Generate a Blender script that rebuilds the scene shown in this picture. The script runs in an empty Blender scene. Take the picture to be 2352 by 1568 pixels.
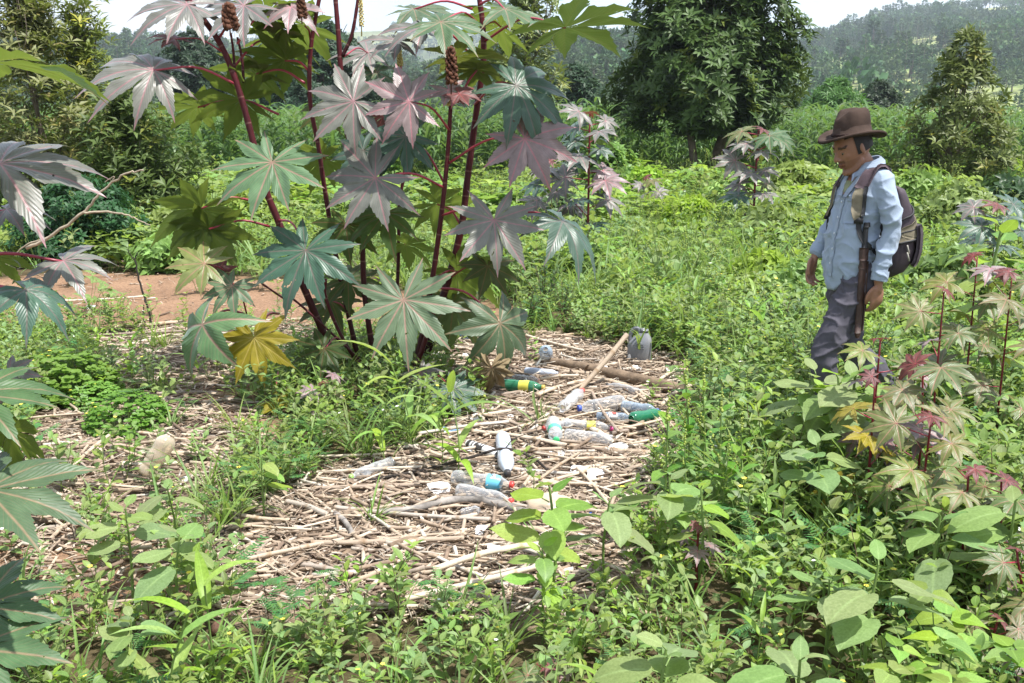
import bpy, math, random
import numpy as np
from mathutils import Vector, Matrix, noise as mnoise
R = math.radians
rng = np.random.default_rng(7)
random.seed(7)
SC = bpy.context.scene
COL = SC.collection

# ------------------------------------------------------------------ camera
CAM_H, FPX, CX, CY, PITCH = 1.585, 2300.0, 1176.0, 784.0, R(12.12)
cam = bpy.data.cameras.new('camera')
cam.sensor_width = 36.0
cam.lens = 36.0 * FPX / 2352.0
cam.clip_start, cam.clip_end = 0.05, 8000
camo = bpy.data.objects.new('camera', cam)
COL.objects.link(camo)
camo.location = (0, 0, CAM_H)
camo.rotation_euler = (R(90) - PITCH, 0, 0)
SC.camera = camo

# ------------------------------------------------------------------ sky, sun, exposure
SUN_EL, SUN_AZ = R(67), R(114)           # azimuth measured from +Y towards +X: high, from the right
world = bpy.data.worlds.new('World')
SC.world = world
world.use_nodes = True
nt = world.node_tree
nt.nodes.clear()
def wn(t, **k):
    n = nt.nodes.new(t)
    for a, b in k.items():
        setattr(n, a, b)
    return n
sky = wn('ShaderNodeTexSky', sky_type='NISHITA', sun_disc=False, sun_elevation=SUN_EL, sun_rotation=SUN_AZ,
         air_density=1.0, dust_density=1.0, ozone_density=1.0)
tc = wn('ShaderNodeTexCoord')
mp = wn('ShaderNodeMapping')
mp.inputs['Scale'].default_value = (1.0, 1.0, 2.6)
nz = wn('ShaderNodeTexNoise')
nz.inputs['Scale'].default_value = 2.6
nz.inputs['Detail'].default_value = 7
nz.inputs['Roughness'].default_value = 0.52
rp = wn('ShaderNodeValToRGB')
rp.color_ramp.elements[0].position, rp.color_ramp.elements[0].color = 0.36, (0.15, 0.15, 0.15, 1)
rp.color_ramp.elements[1].position, rp.color_ramp.elements[1].color = 0.62, (0.92, 0.92, 0.92, 1)
mx = wn('ShaderNodeMix', data_type='RGBA')
mx.inputs['B'].default_value = (4.4, 4.55, 4.9, 1)      # bright thin cloud
bg = wn('ShaderNodeBackground')
bg.inputs['Strength'].default_value = 0.10
wo = wn('ShaderNodeOutputWorld')
L = nt.links.new
L(tc.outputs['Generated'], mp.inputs['Vector']); L(mp.outputs['Vector'], nz.inputs['Vector'])
L(nz.outputs['Fac'], rp.inputs['Fac']); L(rp.outputs['Color'], mx.inputs['Factor'])
L(sky.outputs['Color'], mx.inputs['A']); L(mx.outputs['Result'], bg.inputs['Color']); L(bg.outputs['Background'], wo.inputs['Surface'])
sun = bpy.data.lights.new('sun', 'SUN')
sun.energy, sun.angle, sun.color = 3.1, R(1.2), (1.0, 0.975, 0.94)
suno = bpy.data.objects.new('sun', sun)
COL.objects.link(suno)
sdir = Vector((math.sin(SUN_AZ) * math.cos(SUN_EL), math.cos(SUN_AZ) * math.cos(SUN_EL), math.sin(SUN_EL)))
suno.rotation_euler = sdir.to_track_quat('Z', 'Y').to_euler()
SC.view_settings.view_transform = 'Standard'
SC.view_settings.look = 'None'
SC.view_settings.exposure = 1.5
SC.view_settings.gamma = 1.0
SC.view_settings.use_curve_mapping = False
SC.render.engine = 'CYCLES'
cy = SC.cycles
cy.max_bounces, cy.diffuse_bounces, cy.glossy_bounces, cy.transmission_bounces = 6, 3, 2, 4
cy.transparent_max_bounces, cy.volume_bounces = 12, 0
cy.caustics_reflective = cy.caustics_refractive = False
cy.use_denoising = True
cy.sample_clamp_indirect = 6

# ------------------------------------------------------------------ geometry helpers
FWD = np.array((0, math.cos(PITCH), -math.sin(PITCH)))
UPV = np.array((0, math.sin(PITCH), math.cos(PITCH)))
RGT = np.array((1.0, 0, 0))
def ray(px, py):
    return FWD + (px - CX) / FPX * RGT - (py - CY) / FPX * UPV
def hgt(x, y):
    x = np.asarray(x, float); y = np.asarray(y, float)
    near = np.clip((14 - y) / 10, 0, 1)
    return (0.018 * np.sin(1.7 * x + .4) * np.cos(1.3 * y + .9) + 0.012 * np.sin(3.7 * x - 2.1 * y) + 0.008 * np.sin(7.3 * x + 5.1 * y)) * (0.4 + 0.6 * near) \
        + (1 - near) * 0.10 * np.sin(0.31 * x + .8) * np.sin(0.27 * y)
def ground(px, py, z=0.0):
    """ground point whose image is the photo point (px, py); z = height above the ground"""
    d = ray(px, py); zz = z
    for _ in range(4):
        t = (zz - CAM_H) / d[2]
        p = np.array((d[0] * t, d[1] * t, zz)); zz = float(hgt(p[0], p[1])) + z
    return p
def at(px, py, Y):
    """point on the vertical plane y = Y"""
    d = ray(px, py); t = Y / d[1]
    return np.array((d[0] * t, Y, CAM_H + d[2] * t))
def ppm(Y):
    return FPX / (Y * math.cos(PITCH) + 0.15)      # photo pixels per metre at distance Y, roughly
def nrm(v):
    v = np.asarray(v, float)
    return v / (np.linalg.norm(v) + 1e-9)
def frame(d, n):
    """matrix 3x3 with columns x = d, z ~ n"""
    d = nrm(d); n = np.asarray(n, float); n = n - d * np.dot(n, d)
    if np.linalg.norm(n) < 1e-4:
        n = np.cross(d, (0.3, 1, 0.2))
    n = nrm(n); return np.stack((d, np.cross(n, d), n), 1)
def rotz(a):
    c, s = math.cos(a), math.sin(a)
    return np.array(((c, -s, 0), (s, c, 0), (0, 0, 1.0)))

class MB:
    def __init__(s):
        s.V, s.Q, s.T, s.UV, s.C, s.n = [], [], [], [], [], 0
        s.qm, s.tm = [], []
    def add(s, V, F, uv=None, col=(1, 1, 1), M=None, loc=None, mat=0):
        V = np.asarray(V, float).reshape(-1, 3)
        if M is not None: V = V @ np.asarray(M).T
        if loc is not None: V = V + np.asarray(loc)
        k = len(V)
        s.V.append(V)
        s.UV.append(np.zeros((k, 2)) if uv is None else np.asarray(uv, float).reshape(-1, 2))
        c = np.asarray(col, float)
        s.C.append(np.tile(c, (k, 1)) if c.ndim == 1 else c)
        if isinstance(F, np.ndarray): q, t = (F, []) if F.shape[1] == 4 else ([], F)
        else: q = [f for f in F if len(f) == 4]; t = [f for f in F if len(f) == 3]
        if len(q): s.Q.append(np.asarray(q, int) + s.n); s.qm.append(np.full(len(q), mat))
        if len(t): s.T.append(np.asarray(t, int) + s.n); s.tm.append(np.full(len(t), mat))
        s.n += k
        return s
    def mesh(s, name, mats, smooth=True):
        me = bpy.data.meshes.new(name)
        V = np.concatenate(s.V)
        Q = np.concatenate(s.Q) if s.Q else np.zeros((0, 4), int)
        T = np.concatenate(s.T) if s.T else np.zeros((0, 3), int)
        me.vertices.add(len(V)); me.vertices.foreach_set('co', V.astype(np.float32).ravel())
        me.loops.add(Q.size + T.size)
        me.loops.foreach_set('vertex_index', np.concatenate((Q.ravel(), T.ravel())).astype(np.int32))
        me.polygons.add(len(Q) + len(T))
        me.polygons.foreach_set('loop_start', np.concatenate((np.arange(len(Q)) * 4, Q.size + np.arange(len(T)) * 3)).astype(np.int32))
        if not isinstance(mats, (list, tuple)): mats = [mats]
        for m in mats: me.materials.append(m)
        if len(mats) > 1:
            me.polygons.foreach_set('material_index', np.concatenate(s.qm + s.tm).astype(np.int32))
        me.update(calc_edges=True)
        a = me.attributes.new('uvp', 'FLOAT2', 'POINT'); a.data.foreach_set('vector', np.concatenate(s.UV).astype(np.float32).ravel())
        C = np.concatenate(s.C); C = np.concatenate((C, np.ones((len(C), 1))), 1)
        a = me.attributes.new('col', 'FLOAT_COLOR', 'POINT'); a.data.foreach_set('color', C.astype(np.float32).ravel())
        (me.shade_smooth if smooth else me.shade_flat)()
        return me
    def build(s, name, mats, parent=None, smooth=True, loc=None):
        return link(name, s.mesh(name, mats, smooth), parent, loc)

def link(name, data, parent=None, loc=None):
    o = bpy.data.objects.new(name, data)
    COL.objects.link(o)
    if parent is not None: o.parent = parent
    if loc is not None: o.location = loc
    return o
def empty(name, loc=(0, 0, 0), rz=0.0):
    o = link(name, None, None, loc); o.rotation_euler = (0, 0, rz); o.empty_display_size = 0.1
    return o
def tag(o, label=None, cat=None, group=None, kind=None):
    for k, v in (('label', label), ('category', cat), ('group', group), ('kind', kind)):
        if v: o[k] = v
    return o
def setm(o, M3, loc, s=1.0):
    m = Matrix([[M3[i][j] * s for j in range(3)] + [loc[i]] for i in range(3)] + [[0, 0, 0, 1]])
    o.matrix_basis = m
def copy_tree(o, parent=None):
    c = o.copy(); COL.objects.link(c)
    if parent is not None: c.parent = parent
    for ch in list(o.children): copy_tree(ch, c)
    return c

def grid_faces(nr, nc, wrap=False):
    f = []
    for i in range(nr - 1):
        for j in range(nc if wrap else nc - 1):
            k = (j + 1) % nc
            f.append((i * nc + j, i * nc + k, (i + 1) * nc + k, (i + 1) * nc + j))
    return f
def tube(pts, rad, sides=6, cap=True, squash=1.0, up=(0, 0, 1)):
    P = np.asarray(pts, float); n = len(P)
    r = np.full(n, rad) if np.isscalar(rad) else np.asarray(rad, float)
    T = np.gradient(P, axis=0)
    V = []; uv = []
    ref = np.asarray(up, float)
    if abs(np.dot(nrm(T[0]), ref)) > 0.95: ref = np.array((1.0, 0, 0))
    x = None
    Ls = np.concatenate(([0], np.cumsum(np.linalg.norm(np.diff(P, axis=0), axis=1))))
    for i in range(n):
        t = nrm(T[i])
        if x is None: x = nrm(np.cross(t, ref))
        x = nrm(x - t * np.dot(x, t)); y = np.cross(t, x)
        for k in range(sides):
            a = 2 * math.pi * k / sides
            V.append(P[i] + r[i] * (math.cos(a) * x + squash * math.sin(a) * y)); uv.append((k / sides, Ls[i]))
    F = grid_faces(n, sides, True)
    if cap:
        for i, rev in ((0, True), (n - 1, False)):
            V.append(P[i]); uv.append((0.5, Ls[i])); c = len(V) - 1
            for k in range(sides):
                a, b = i * sides + k, i * sides + (k + 1) % sides
                F.append((b, a, c) if rev else (a, b, c))
    return np.array(V), F, np.array(uv)
def spline(pts, n):
    """Catmull-Rom through pts, n samples"""
    P = np.asarray(pts, float)
    if len(P) == 2: return P[0] + np.linspace(0, 1, n)[:, None] * (P[1] - P[0])
    Q = np.concatenate(([2 * P[0] - P[1]], P, [2 * P[-1] - P[-2]]))
    out = []
    for u in np.linspace(0, len(P) - 1 - 1e-6, n):
        i = int(u); t = u - i; a, b, c, d = Q[i:i + 4]
        out.append(.5 * (2 * b + (c - a) * t + (2 * a - 5 * b + 4 * c - d) * t * t + (3 * b - a - 3 * c + d) * t ** 3))
    return np.array(out)
def sphere(rx, ry, rz, nu=12, nv=8):
    V = [(0, 0, rz)]
    for i in range(1, nv):
        a = math.pi * i / nv
        for j in range(nu):
            b = 2 * math.pi * j / nu
            V.append((rx * math.sin(a) * math.cos(b), ry * math.sin(a) * math.sin(b), rz * math.cos(a)))
    V.append((0, 0, -rz)); F = []
    for j in range(nu): F.append((0, 1 + j, 1 + (j + 1) % nu))
    for i in range(nv - 2):
        for j in range(nu):
            a = 1 + i * nu + j; b = 1 + i * nu + (j + 1) % nu
            F.append((a, a + nu, b + nu, b))
    e = len(V) - 1
    for j in range(nu): F.append((e, 1 + (nv - 2) * nu + (j + 1) % nu, 1 + (nv - 2) * nu + j))
    return np.array(V), F
def box(sx, sy, sz):
    V = np.array([(x, y, z) for z in (-sz / 2, sz / 2) for y in (-sy / 2, sy / 2) for x in (-sx / 2, sx / 2)])
    return V, [(0, 2, 3, 1), (4, 5, 7, 6), (0, 1, 5, 4), (2, 6, 7, 3), (0, 4, 6, 2), (1, 3, 7, 5)]
def lathe(prof, sides=14, cap=True):
    """prof: list of (radius, x) along +X"""
    V = []; uv = []
    for r, x in prof:
        for k in range(sides):
            a = 2 * math.pi * k / sides
            V.append((x, r * math.cos(a), r * math.sin(a))); uv.append((k / sides, x))
    F = grid_faces(len(prof), sides, True)
    if cap:
        for i in (0, len(prof) - 1):
            V.append((prof[i][1], 0, 0)); uv.append((0.5, prof[i][1])); c = len(V) - 1
            for k in range(sides): F.append((i * sides + k, i * sides + (k + 1) % sides, c) if i else (i * sides + (k + 1) % sides, i * sides + k, c))
    return np.array(V), F, np.array(uv)
def blade(Ln, W, n=4, fold=0.25, droop=0.3, shape=None, twist=0.0, wav=0.0, across=1, serr=0.0):
    """leaf blade along +X, normal +Z; shape = list of half width factors at even steps"""
    sh = shape or (0.25, 0.85, 1.0, 0.72, 0.0)
    V, uv, F = [], [], []
    ss = np.linspace(-1, 1, 2 * across + 1); nc = len(ss)
    for i in range(n + 1):
        t = i / n
        w = W * .5 * np.interp(t, np.linspace(0, 1, len(sh)), sh) + 1e-4
        if serr and 0 < i < n: w *= 1 + serr * (1 if i % 2 else -1)
        x = Ln * (math.sin(droop * t) / droop if abs(droop) > 1e-3 else t)
        z = -Ln * ((1 - math.cos(droop * t)) / droop if abs(droop) > 1e-3 else 0)
        for s in ss:
            zz = z + abs(s) ** 1.5 * fold * w + wav * W * s * math.sin(7 * t + s) - (.10 * w * max(0, abs(s) - .6) if across > 1 else 0)
            V.append((x, s * w * math.cos(twist * t), zz + s * w * math.sin(twist * t))); uv.append((s * 1.0, t))
    for i in range(n):
        for s in range(nc - 1):
            a = i * nc + s
            F.append((a, a + nc, a + nc + 1, a + 1))
    return np.array(V), F, np.array(uv)

# ------------------------------------------------------------------ materials
class NT:
    def __init__(s, name):
        s.m = bpy.data.materials.new(name); s.m.use_nodes = True
        s.t = s.m.node_tree; s.t.nodes.clear()
        s.out = s.n('ShaderNodeOutputMaterial')
    def n(s, t, _in=None, **k):
        x = s.t.nodes.new(t)
        for a, b in k.items(): setattr(x, a, b)
        for a, b in (_in or {}).items(): s.set(x.inputs[a], b)
        return x
    def set(s, sock, v):
        if isinstance(v, bpy.types.NodeSocket): s.t.links.new(v, sock)
        else: sock.default_value = v
    def math(s, op, a, b=0.0, c=0.0, clamp=False):
        x = s.n('ShaderNodeMath', operation=op); x.use_clamp = clamp
        for i, v in enumerate((a, b, c)): s.set(x.inputs[i], v)
        return x.outputs[0]
    def mix(s, f, a, b, bt='MIX'):
        x = s.n('ShaderNodeMix', data_type='RGBA', blend_type=bt)
        s.set(x.inputs['Factor'], f)
        for k, v in (('A', a), ('B', b)): s.set(x.inputs[k], v if isinstance(v, bpy.types.NodeSocket) else (*v[:3], 1))
        return x.outputs['Result']
    def noise(s, scale, detail=4, rough=.55, vec=None, out='Fac'):
        x = s.n('ShaderNodeTexNoise', {'Scale': scale, 'Detail': detail, 'Roughness': rough})
        if vec is not None: s.set(x.inputs['Vector'], vec)
        return x.outputs[out]
    def ramp(s, f, stops):
        x = s.n('ShaderNodeValToRGB'); e = x.color_ramp.elements
        while len(e) < len(stops): e.new(0.5)
        for el, (p, c) in zip(e, stops): el.position = p; el.color = (*c, 1) if len(c) == 3 else c
        s.set(x.inputs[0], f); return x.outputs[0]
    def attr(s, name, out='Color'):
        return s.n('ShaderNodeAttribute', attribute_name=name).outputs[out]
    def rnd(s):
        return s.n('ShaderNodeObjectInfo').outputs['Random']
    def objco(s):
        return s.n('ShaderNodeTexCoord').outputs['Object']
    def bump(s, h, st=.3, dist=.01):
        return s.n('ShaderNodeBump', {'Strength': st, 'Distance': dist, 'Height': h}).outputs[0]
    def pbsdf(s, col, rough=.6, spec=.5, normal=None, **k):
        x = s.n('ShaderNodeBsdfPrincipled')
        s.set(x.inputs['Base Color'], col if isinstance(col, bpy.types.NodeSocket) else (*col[:3], 1))
        s.set(x.inputs['Roughness'], rough); s.set(x.inputs['Specular IOR Level'], spec)
        if normal is not None: s.set(x.inputs['Normal'], normal)
        for a, b in k.items(): s.set(x.inputs[a.replace('_', ' ')], b)
        return x.outputs[0]
    def done(s, sh):
        s.t.links.new(sh, s.out.inputs['Surface']); return s.m

def simple(name, col, rough=.6, spec=.4, var=.25, scale=12, bump=0.0, dark=None):
    """colour with procedural blotches and a little relief"""
    t = NT(name); co = t.objco()
    f = t.noise(scale, 5, .6, co)
    c2 = dark or tuple(x * (1 - var) for x in col)
    c = t.mix(t.ramp(f, [(.3, (0, 0, 0)), (.7, (1, 1, 1))]), c2, tuple(min(1, x * (1 + var * .5)) for x in col))
    nm = t.bump(t.noise(scale * 4, 5, .6, co), bump, .004) if bump else None
    return t.done(t.pbsdf(c, rough, spec, nm))

def leafmat(name, col, var=.3, trans=.42, rough=.45, spec=.35, under=None, hue=.03, tcol=None, vein=None, ribs=0.0, bloom=0.0):
    """two sided leaf: reflecting + transmitting; 'col' attribute tints; each plant differs"""
    t = NT(name)
    r = t.rnd(); a = t.attr('col')
    base = t.mix(1.0, col, a, 'MULTIPLY')
    h = t.n('ShaderNodeHueSaturation', {'Color': base})
    t.set(h.inputs['Hue'], t.math('MULTIPLY_ADD', r, hue * 2, .5 - hue))
    t.set(h.inputs['Value'], t.math('MULTIPLY_ADD', t.math('FRACT', t.math('MULTIPLY', r, 7.31)), var * 2, 1 - var))
    t.set(h.inputs['Saturation'], t.math('MULTIPLY_ADD', t.math('FRACT', t.math('MULTIPLY', r, 3.77)), .3, .85))
    c = h.outputs[0]
    uv = t.n('ShaderNodeSeparateXYZ', {'Vector': t.attr('uvp', 'Vector')})
    u, v = t.math('ABSOLUTE', uv.outputs[0]), uv.outputs[1]
    nm = None
    if vein is not None:
        d = t.math('MULTIPLY', u, v)
        side = t.math('FRACT', t.math('MULTIPLY', t.math('SUBTRACT', v, t.math('MULTIPLY', d, .9)), 11.0))
        tri = t.math('ABSOLUTE', t.math('SUBTRACT', side, .5))
        sv = t.math('MULTIPLY', t.math('SUBTRACT', 1, t.math('MULTIPLY', tri, 9), clamp=True), .25)
        mv = t.math('SUBTRACT', 1.25, t.math('MULTIPLY', d, 22), clamp=True)
        f = t.math('MAXIMUM', t.math('MULTIPLY', mv, .85), sv)
        c = t.mix(f, c, vein)
        nm = t.bump(t.math('ADD', t.math('MULTIPLY', tri, 2.0), t.math('MULTIPLY', mv, -.8)), .16, .006)
        blot = t.ramp(t.noise(3.2, 6, .62, t.objco()), [(.33, (.72, .74, .70)), (.66, (1.12, 1.12, 1.12))])
        c = t.mix(1.0, c, blot, 'MULTIPLY')
        spots = t.ramp(t.noise(17, 3, .6, t.objco()), [(.70, (0, 0, 0)), (.76, (1, 1, 1))])
        c = t.mix(t.math('MULTIPLY', spots, .55), c, (.22, .15, .05))
    elif ribs:
        mv = t.math('SUBTRACT', 1.0, t.math('MULTIPLY', u, 9), clamp=True)
        c = t.mix(t.math('MULTIPLY', mv, ribs), c, tuple(min(1, x * 1.9 + .03) for x in col))
        blot = t.ramp(t.noise(24, 3, .6, t.objco()), [(.35, (.78, .80, .75)), (.65, (1.1, 1.1, 1.1))])
        c = t.mix(1.0, c, blot, 'MULTIPLY')
    if under is not None:
        bf = t.n('ShaderNodeNewGeometry').outputs['Backfacing']
        c = t.mix(t.math('MULTIPLY', bf, .85), c, under)
    p = t.pbsdf(c, rough, spec, nm, Sheen_Weight=bloom, Sheen_Roughness=.45, Sheen_Tint=(.80, .86, 1.0, 1)) if bloom else t.pbsdf(c, rough, spec, nm)
    tr = t.n('ShaderNodeBsdfTranslucent')
    tc_ = t.mix(.5, c, tcol or tuple(x * y for x, y in zip(col, (1.7, 1.6, .7))))
    t.set(tr.inputs['Color'], tc_)
    ms = t.n('ShaderNodeMixShader'); t.set(ms.inputs[0], trans)
    t.t.links.new(p, ms.inputs[1]); t.t.links.new(tr.outputs[0], ms.inputs[2])
    if vein is not None:      # insect holes and torn bits
        hole = t.ramp(t.noise(11, 2, .5, t.objco()), [(.735, (0, 0, 0)), (.745, (1, 1, 1))])
        m2 = t.n('ShaderNodeMixShader'); t.set(m2.inputs[0], hole); t.t.links.new(ms.outputs[0], m2.inputs[1]); t.t.links.new(t.n('ShaderNodeBsdfTransparent').outputs[0], m2.inputs[2])
        return t.done(m2.outputs[0])
    return t.done(ms.outputs[0])

M = {}
# weeds
M['weed'] = leafmat('weed_leaf', (.215, .305, .082), ribs=.5, var=.32)
M['weed_dark'] = leafmat('dark_weed_leaf', (.080, .145, .048), ribs=.4, var=.25, rough=.4)
M['weed_bright'] = leafmat('bright_weed_leaf', (.25, .375, .080), ribs=.3)
M['weed_grey'] = leafmat('greyish_weed_leaf', (.24, .335, .125), ribs=.3, rough=.6, var=.15)
M['fern'] = leafmat('fine_leaflet', (.10, .23, .075), ribs=.2)
M['grass'] = leafmat('grass_blade', (.20, .30, .085), ribs=.3, rough=.5)
M['maize'] = leafmat('maize_leaf', (.125, .215, .070), ribs=.8, rough=.4, var=.2)
M['clover'] = leafmat('clover_leaflet', (.155, .31, .055), var=.15)
M['amar'] = leafmat('amaranth_leaf', (.15, .28, .05), ribs=.5)
M['seed'] = simple('seed_spike', (.30, .36, .08), .8, .2, .35, 60)
M['yflower'] = simple('yellow_petal', (.75, .62, .08), .6, .3, .15)
M['wflower'] = simple('white_petal', (.80, .80, .74), .6, .3, .1)
M['stem'] = simple('green_stem', (.16, .24, .06), .6, .4, .3, 25)
M['stem_brown'] = simple('brown_weed_stem', (.13, .085, .05), .7, .3, .3, 25)
# castor
UND = (.150, .205, .035)
M['c_green'] = leafmat('castor_leaf_green', (.064, .126, .046), var=.12, vein=(.25, .17, .10), under=UND, rough=.48, spec=.42, trans=.18, hue=.012, bloom=.12)
M['c_pale'] = leafmat('castor_leaf_pale_green', (.092, .162, .072), var=.12, vein=(.32, .17, .13), under=UND, rough=.48, spec=.42, trans=.16, hue=.012, bloom=.2)
M['c_blue'] = leafmat('castor_leaf_blue_green', (.046, .102, .062), var=.12, vein=(.14, .11, .09), under=UND, rough=.42, spec=.5, trans=.12, hue=.012, tcol=(.06, .11, .04), bloom=.18)
M['c_purple'] = leafmat('castor_leaf_purple_grey', (.142, .146, .118), var=.12, vein=(.33, .15, .16), under=(.14, .15, .05), rough=.42, spec=.5, trans=.12, hue=.02, tcol=(.12, .11, .08), bloom=.3)
M['c_pink'] = leafmat('castor_leaf_pink', (.222, .168, .158), var=.10, vein=(.42, .15, .17), under=(.18, .12, .06), rough=.42, spec=.5, trans=.12, hue=.015, tcol=(.22, .12, .10), bloom=.3)
M['c_red'] = leafmat('castor_leaf_young_red', (.150, .050, .042), var=.15, vein=(.36, .07, .07), under=(.20, .075, .03), rough=.45, spec=.45, trans=.3, hue=.01, tcol=(.25, .07, .04))
M['c_yellow'] = leafmat('castor_leaf_yellow', (.265, .225, .020), var=.08, vein=(.40, .30, .07), under=(.34, .23, .02), rough=.5, trans=.3, hue=.01, tcol=(.38, .30, .02))
M['c_dry'] = leafmat('castor_leaf_dry', (.23, .165, .085), var=.1, vein=(.2, .14, .07), under=(.23, .165, .085), rough=.8, trans=.15, hue=.01, tcol=(.2, .14, .07))
M['c_seedling'] = leafmat('castor_leaf_seedling', (.150, .185, .052), var=.2, vein=(.36, .18, .12), under=UND, rough=.42, spec=.5, trans=.25, hue=.04)
M['c_under'] = leafmat('castor_leaf_shaded_green', (.070, .120, .030), var=.2, vein=(.22, .12, .06), under=(.095, .140, .024), rough=.45, spec=.4, trans=.55, hue=.015, tcol=(.17, .22, .03))
t = NT('castor_stem')
co = t.objco(); uvv = t.n('ShaderNodeSeparateXYZ', {'Vector': t.attr('uvp', 'Vector')}).outputs[1]
ringm = t.math('SUBTRACT', 1, t.math('MULTIPLY', t.math('ABSOLUTE', t.math('SUBTRACT', t.math('FRACT', t.math('MULTIPLY', uvv, 6.5)), .5)), 22), clamp=True)
cc = t.mix(t.noise(9, 5, .6, co), (.030, .006, .007), (.100, .011, .016))
cc = t.mix(1.0, cc, t.attr('col'), 'MULTIPLY')
cc = t.mix(t.math('MULTIPLY', ringm, .6), cc, (.24, .12, .09))
M['c_stem'] = t.done(t.pbsdf(cc, .5, .3))
M['c_pet'] = simple('castor_petiole', (.36, .040, .065), .4, .5, .45, 6)
M['c_fruit'] = simple('castor_seed_capsule', (.115, .045, .022), .8, .3, .5, 40, .6)
M['c_bud'] = simple('castor_flower_bud', (.55, .45, .18), .7, .3, .4, 40)
# woody
M['bark'] = simple('grey_bark', (.17, .135, .10), .9, .2, .45, 9, .8)
M['bark_dark'] = simple('dark_bark', (.075, .058, .045), .9, .2, .4, 9, .8)
M['twig'] = simple('bare_pale_twig', (.36, .30, .22), .85, .2, .35, 14, .4)
M['twig_black'] = simple('burnt_black_twig', (.045, .036, .030), .85, .25, .5, 14, .5)
for k_, c_ in (('t_dark', (.076, .112, .034)), ('t_cone', (.105, .142, .040)), ('t_olive', (.165, .205, .058)), ('t_mid', (.080, .125, .040)), ('t_bright', (.085, .185, .045)), ('t_deep', (.030, .056, .025)), ('t_bush', (.036, .095, .026))):
    M[k_] = leafmat('tree_leaf_' + k_[2:], c_, var=.2, trans=.25, rough=.5, spec=.28, under=tuple(x * 1.25 for x in c_))

# ------------------------------------------------------------------ zones on the ground (outlines of bare litter and soil)
def gpoly(pts):
    return np.array([ground(*p)[:2] for p in pts])
def inside(P, x, y):
    x = np.asarray(x); y = np.asarray(y); c = np.zeros(x.shape, bool); n = len(P)
    for i in range(n):
        x1, y1 = P[i]; x2, y2 = P[(i + 1) % n]
        c ^= ((y1 > y) != (y2 > y)) & (x < (x2 - x1) * (y - y1) / (y2 - y1 + 1e-12) + x1)
    return c
LITTER = gpoly([(1010, 800), (1130, 770), (1240, 760), (1430, 800), (1555, 825), (1612, 885), (1600, 975), (1530, 1060), (1500, 1140), (1440, 1230), (1480, 1330), (1400, 1400),
                (1000, 1430), (800, 1400), (640, 1400), (500, 1430), (470, 1350), (560, 1200), (700, 1090), (900, 1030), (1060, 985), (1080, 920), (1000, 870)])
LITTER2 = gpoly([(60, 960), (250, 930), (450, 900), (620, 1000), (620, 1060), (540, 1120), (520, 1200), (420, 1265), (200, 1260), (-60, 1250), (60, 1100)])
LITTER3 = gpoly([(200, 790), (330, 745), (760, 755), (740, 800), (560, 870), (450, 900), (300, 890), (250, 850)])
SOIL = gpoly([(-300, 680), (60, 632), (330, 622), (640, 640), (1000, 680), (1190, 700), (1200, 765), (960, 775), (700, 755), (330, 745), (-300, 760)])
SOIL2 = gpoly([(1640, 536), (1850, 530), (1880, 552), (1700, 562)])
SOIL4 = gpoly([(-100, 1230), (100, 1215), (330, 1225), (520, 1230), (500, 1320), (430, 1430), (120, 1480), (-100, 1420)])
SOIL3 = gpoly([(380, 880), (560, 880), (620, 980), (480, 1010), (330, 960)])
def zone(x, y):
    """0 = weeds, 1 = litter, 2 = bare soil"""
    jx = x + .07 * np.sin(9 * y + 3 * x) + .05 * np.sin(17 * x + 5 * y); jy = y + .09 * np.sin(7 * x - 4 * y) + .05 * np.sin(15 * y + 9 * x)
    z = np.zeros(np.shape(x), int)
    for P in (LITTER, LITTER2, LITTER3): z[inside(P, jx, jy)] = 1
    for P in (SOIL, SOIL2, SOIL3, SOIL4): z[inside(P, jx, jy)] = 2
    return z

# ------------------------------------------------------------------ ground sheet
def sinhspace(a, b, n, k):
    u = np.linspace(math.asinh(a / k), math.asinh(b / k), n); return np.sinh(u) * k
gx = sinhspace(-3000, 3000, 420, 1.6); gy = sinhspace(-12, 2100, 460, 2.2)
GX, GY = np.meshgrid(gx, gy)
zn = zone(GX.ravel(), GY.ravel()).reshape(GX.shape)
fine = 0.010 * np.sin(23 * GX + 11 * np.sin(5 * GY)) * np.sin(19 * GY + 7 * np.sin(4 * GX))
GZ = hgt(GX, GY) + np.where(np.abs(GX) + GY < 14, fine, 0) - np.clip((GY - 200) / 800, 0, 1) * 2
colr = np.zeros((*GX.shape, 3))
colr[zn == 0] = (.105, .082, .045); colr[zn == 1] = (.265, .195, .140); colr[zn == 2] = (.262, .162, .102)
colr[GY > 26] = (.10, .13, .035)
t = NT('soil')
co = t.n('ShaderNodeNewGeometry').outputs['Position']
c1 = t.attr('col')
f1 = t.ramp(t.noise(1.7, 6, .6, co), [(.3, (.72, .70, .68)), (.7, (1.15, 1.15, 1.12))])
f2 = t.ramp(t.noise(34, 6, .7, co), [(.35, (.62, .60, .57)), (.5, (1, 1, 1)), (.72, (1.35, 1.35, 1.3))])
cc = t.mix(1.0, t.mix(1.0, c1, f1, 'MULTIPLY'), f2, 'MULTIPLY')
M['soil'] = t.done(t.pbsdf(cc, .95, .15, t.bump(t.noise(55, 8, .7, co), .7, .02)))
gm = MB()
F_ = np.array(grid_faces(len(gy), len(gx)))
gm.add(np.stack((GX, GY, GZ), -1).reshape(-1, 3), F_, col=colr.reshape(-1, 3))
tag(gm.build('ground', M['soil']), 'reddish brown soil of the field under the weeds and litter', None, None, 'structure')

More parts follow.
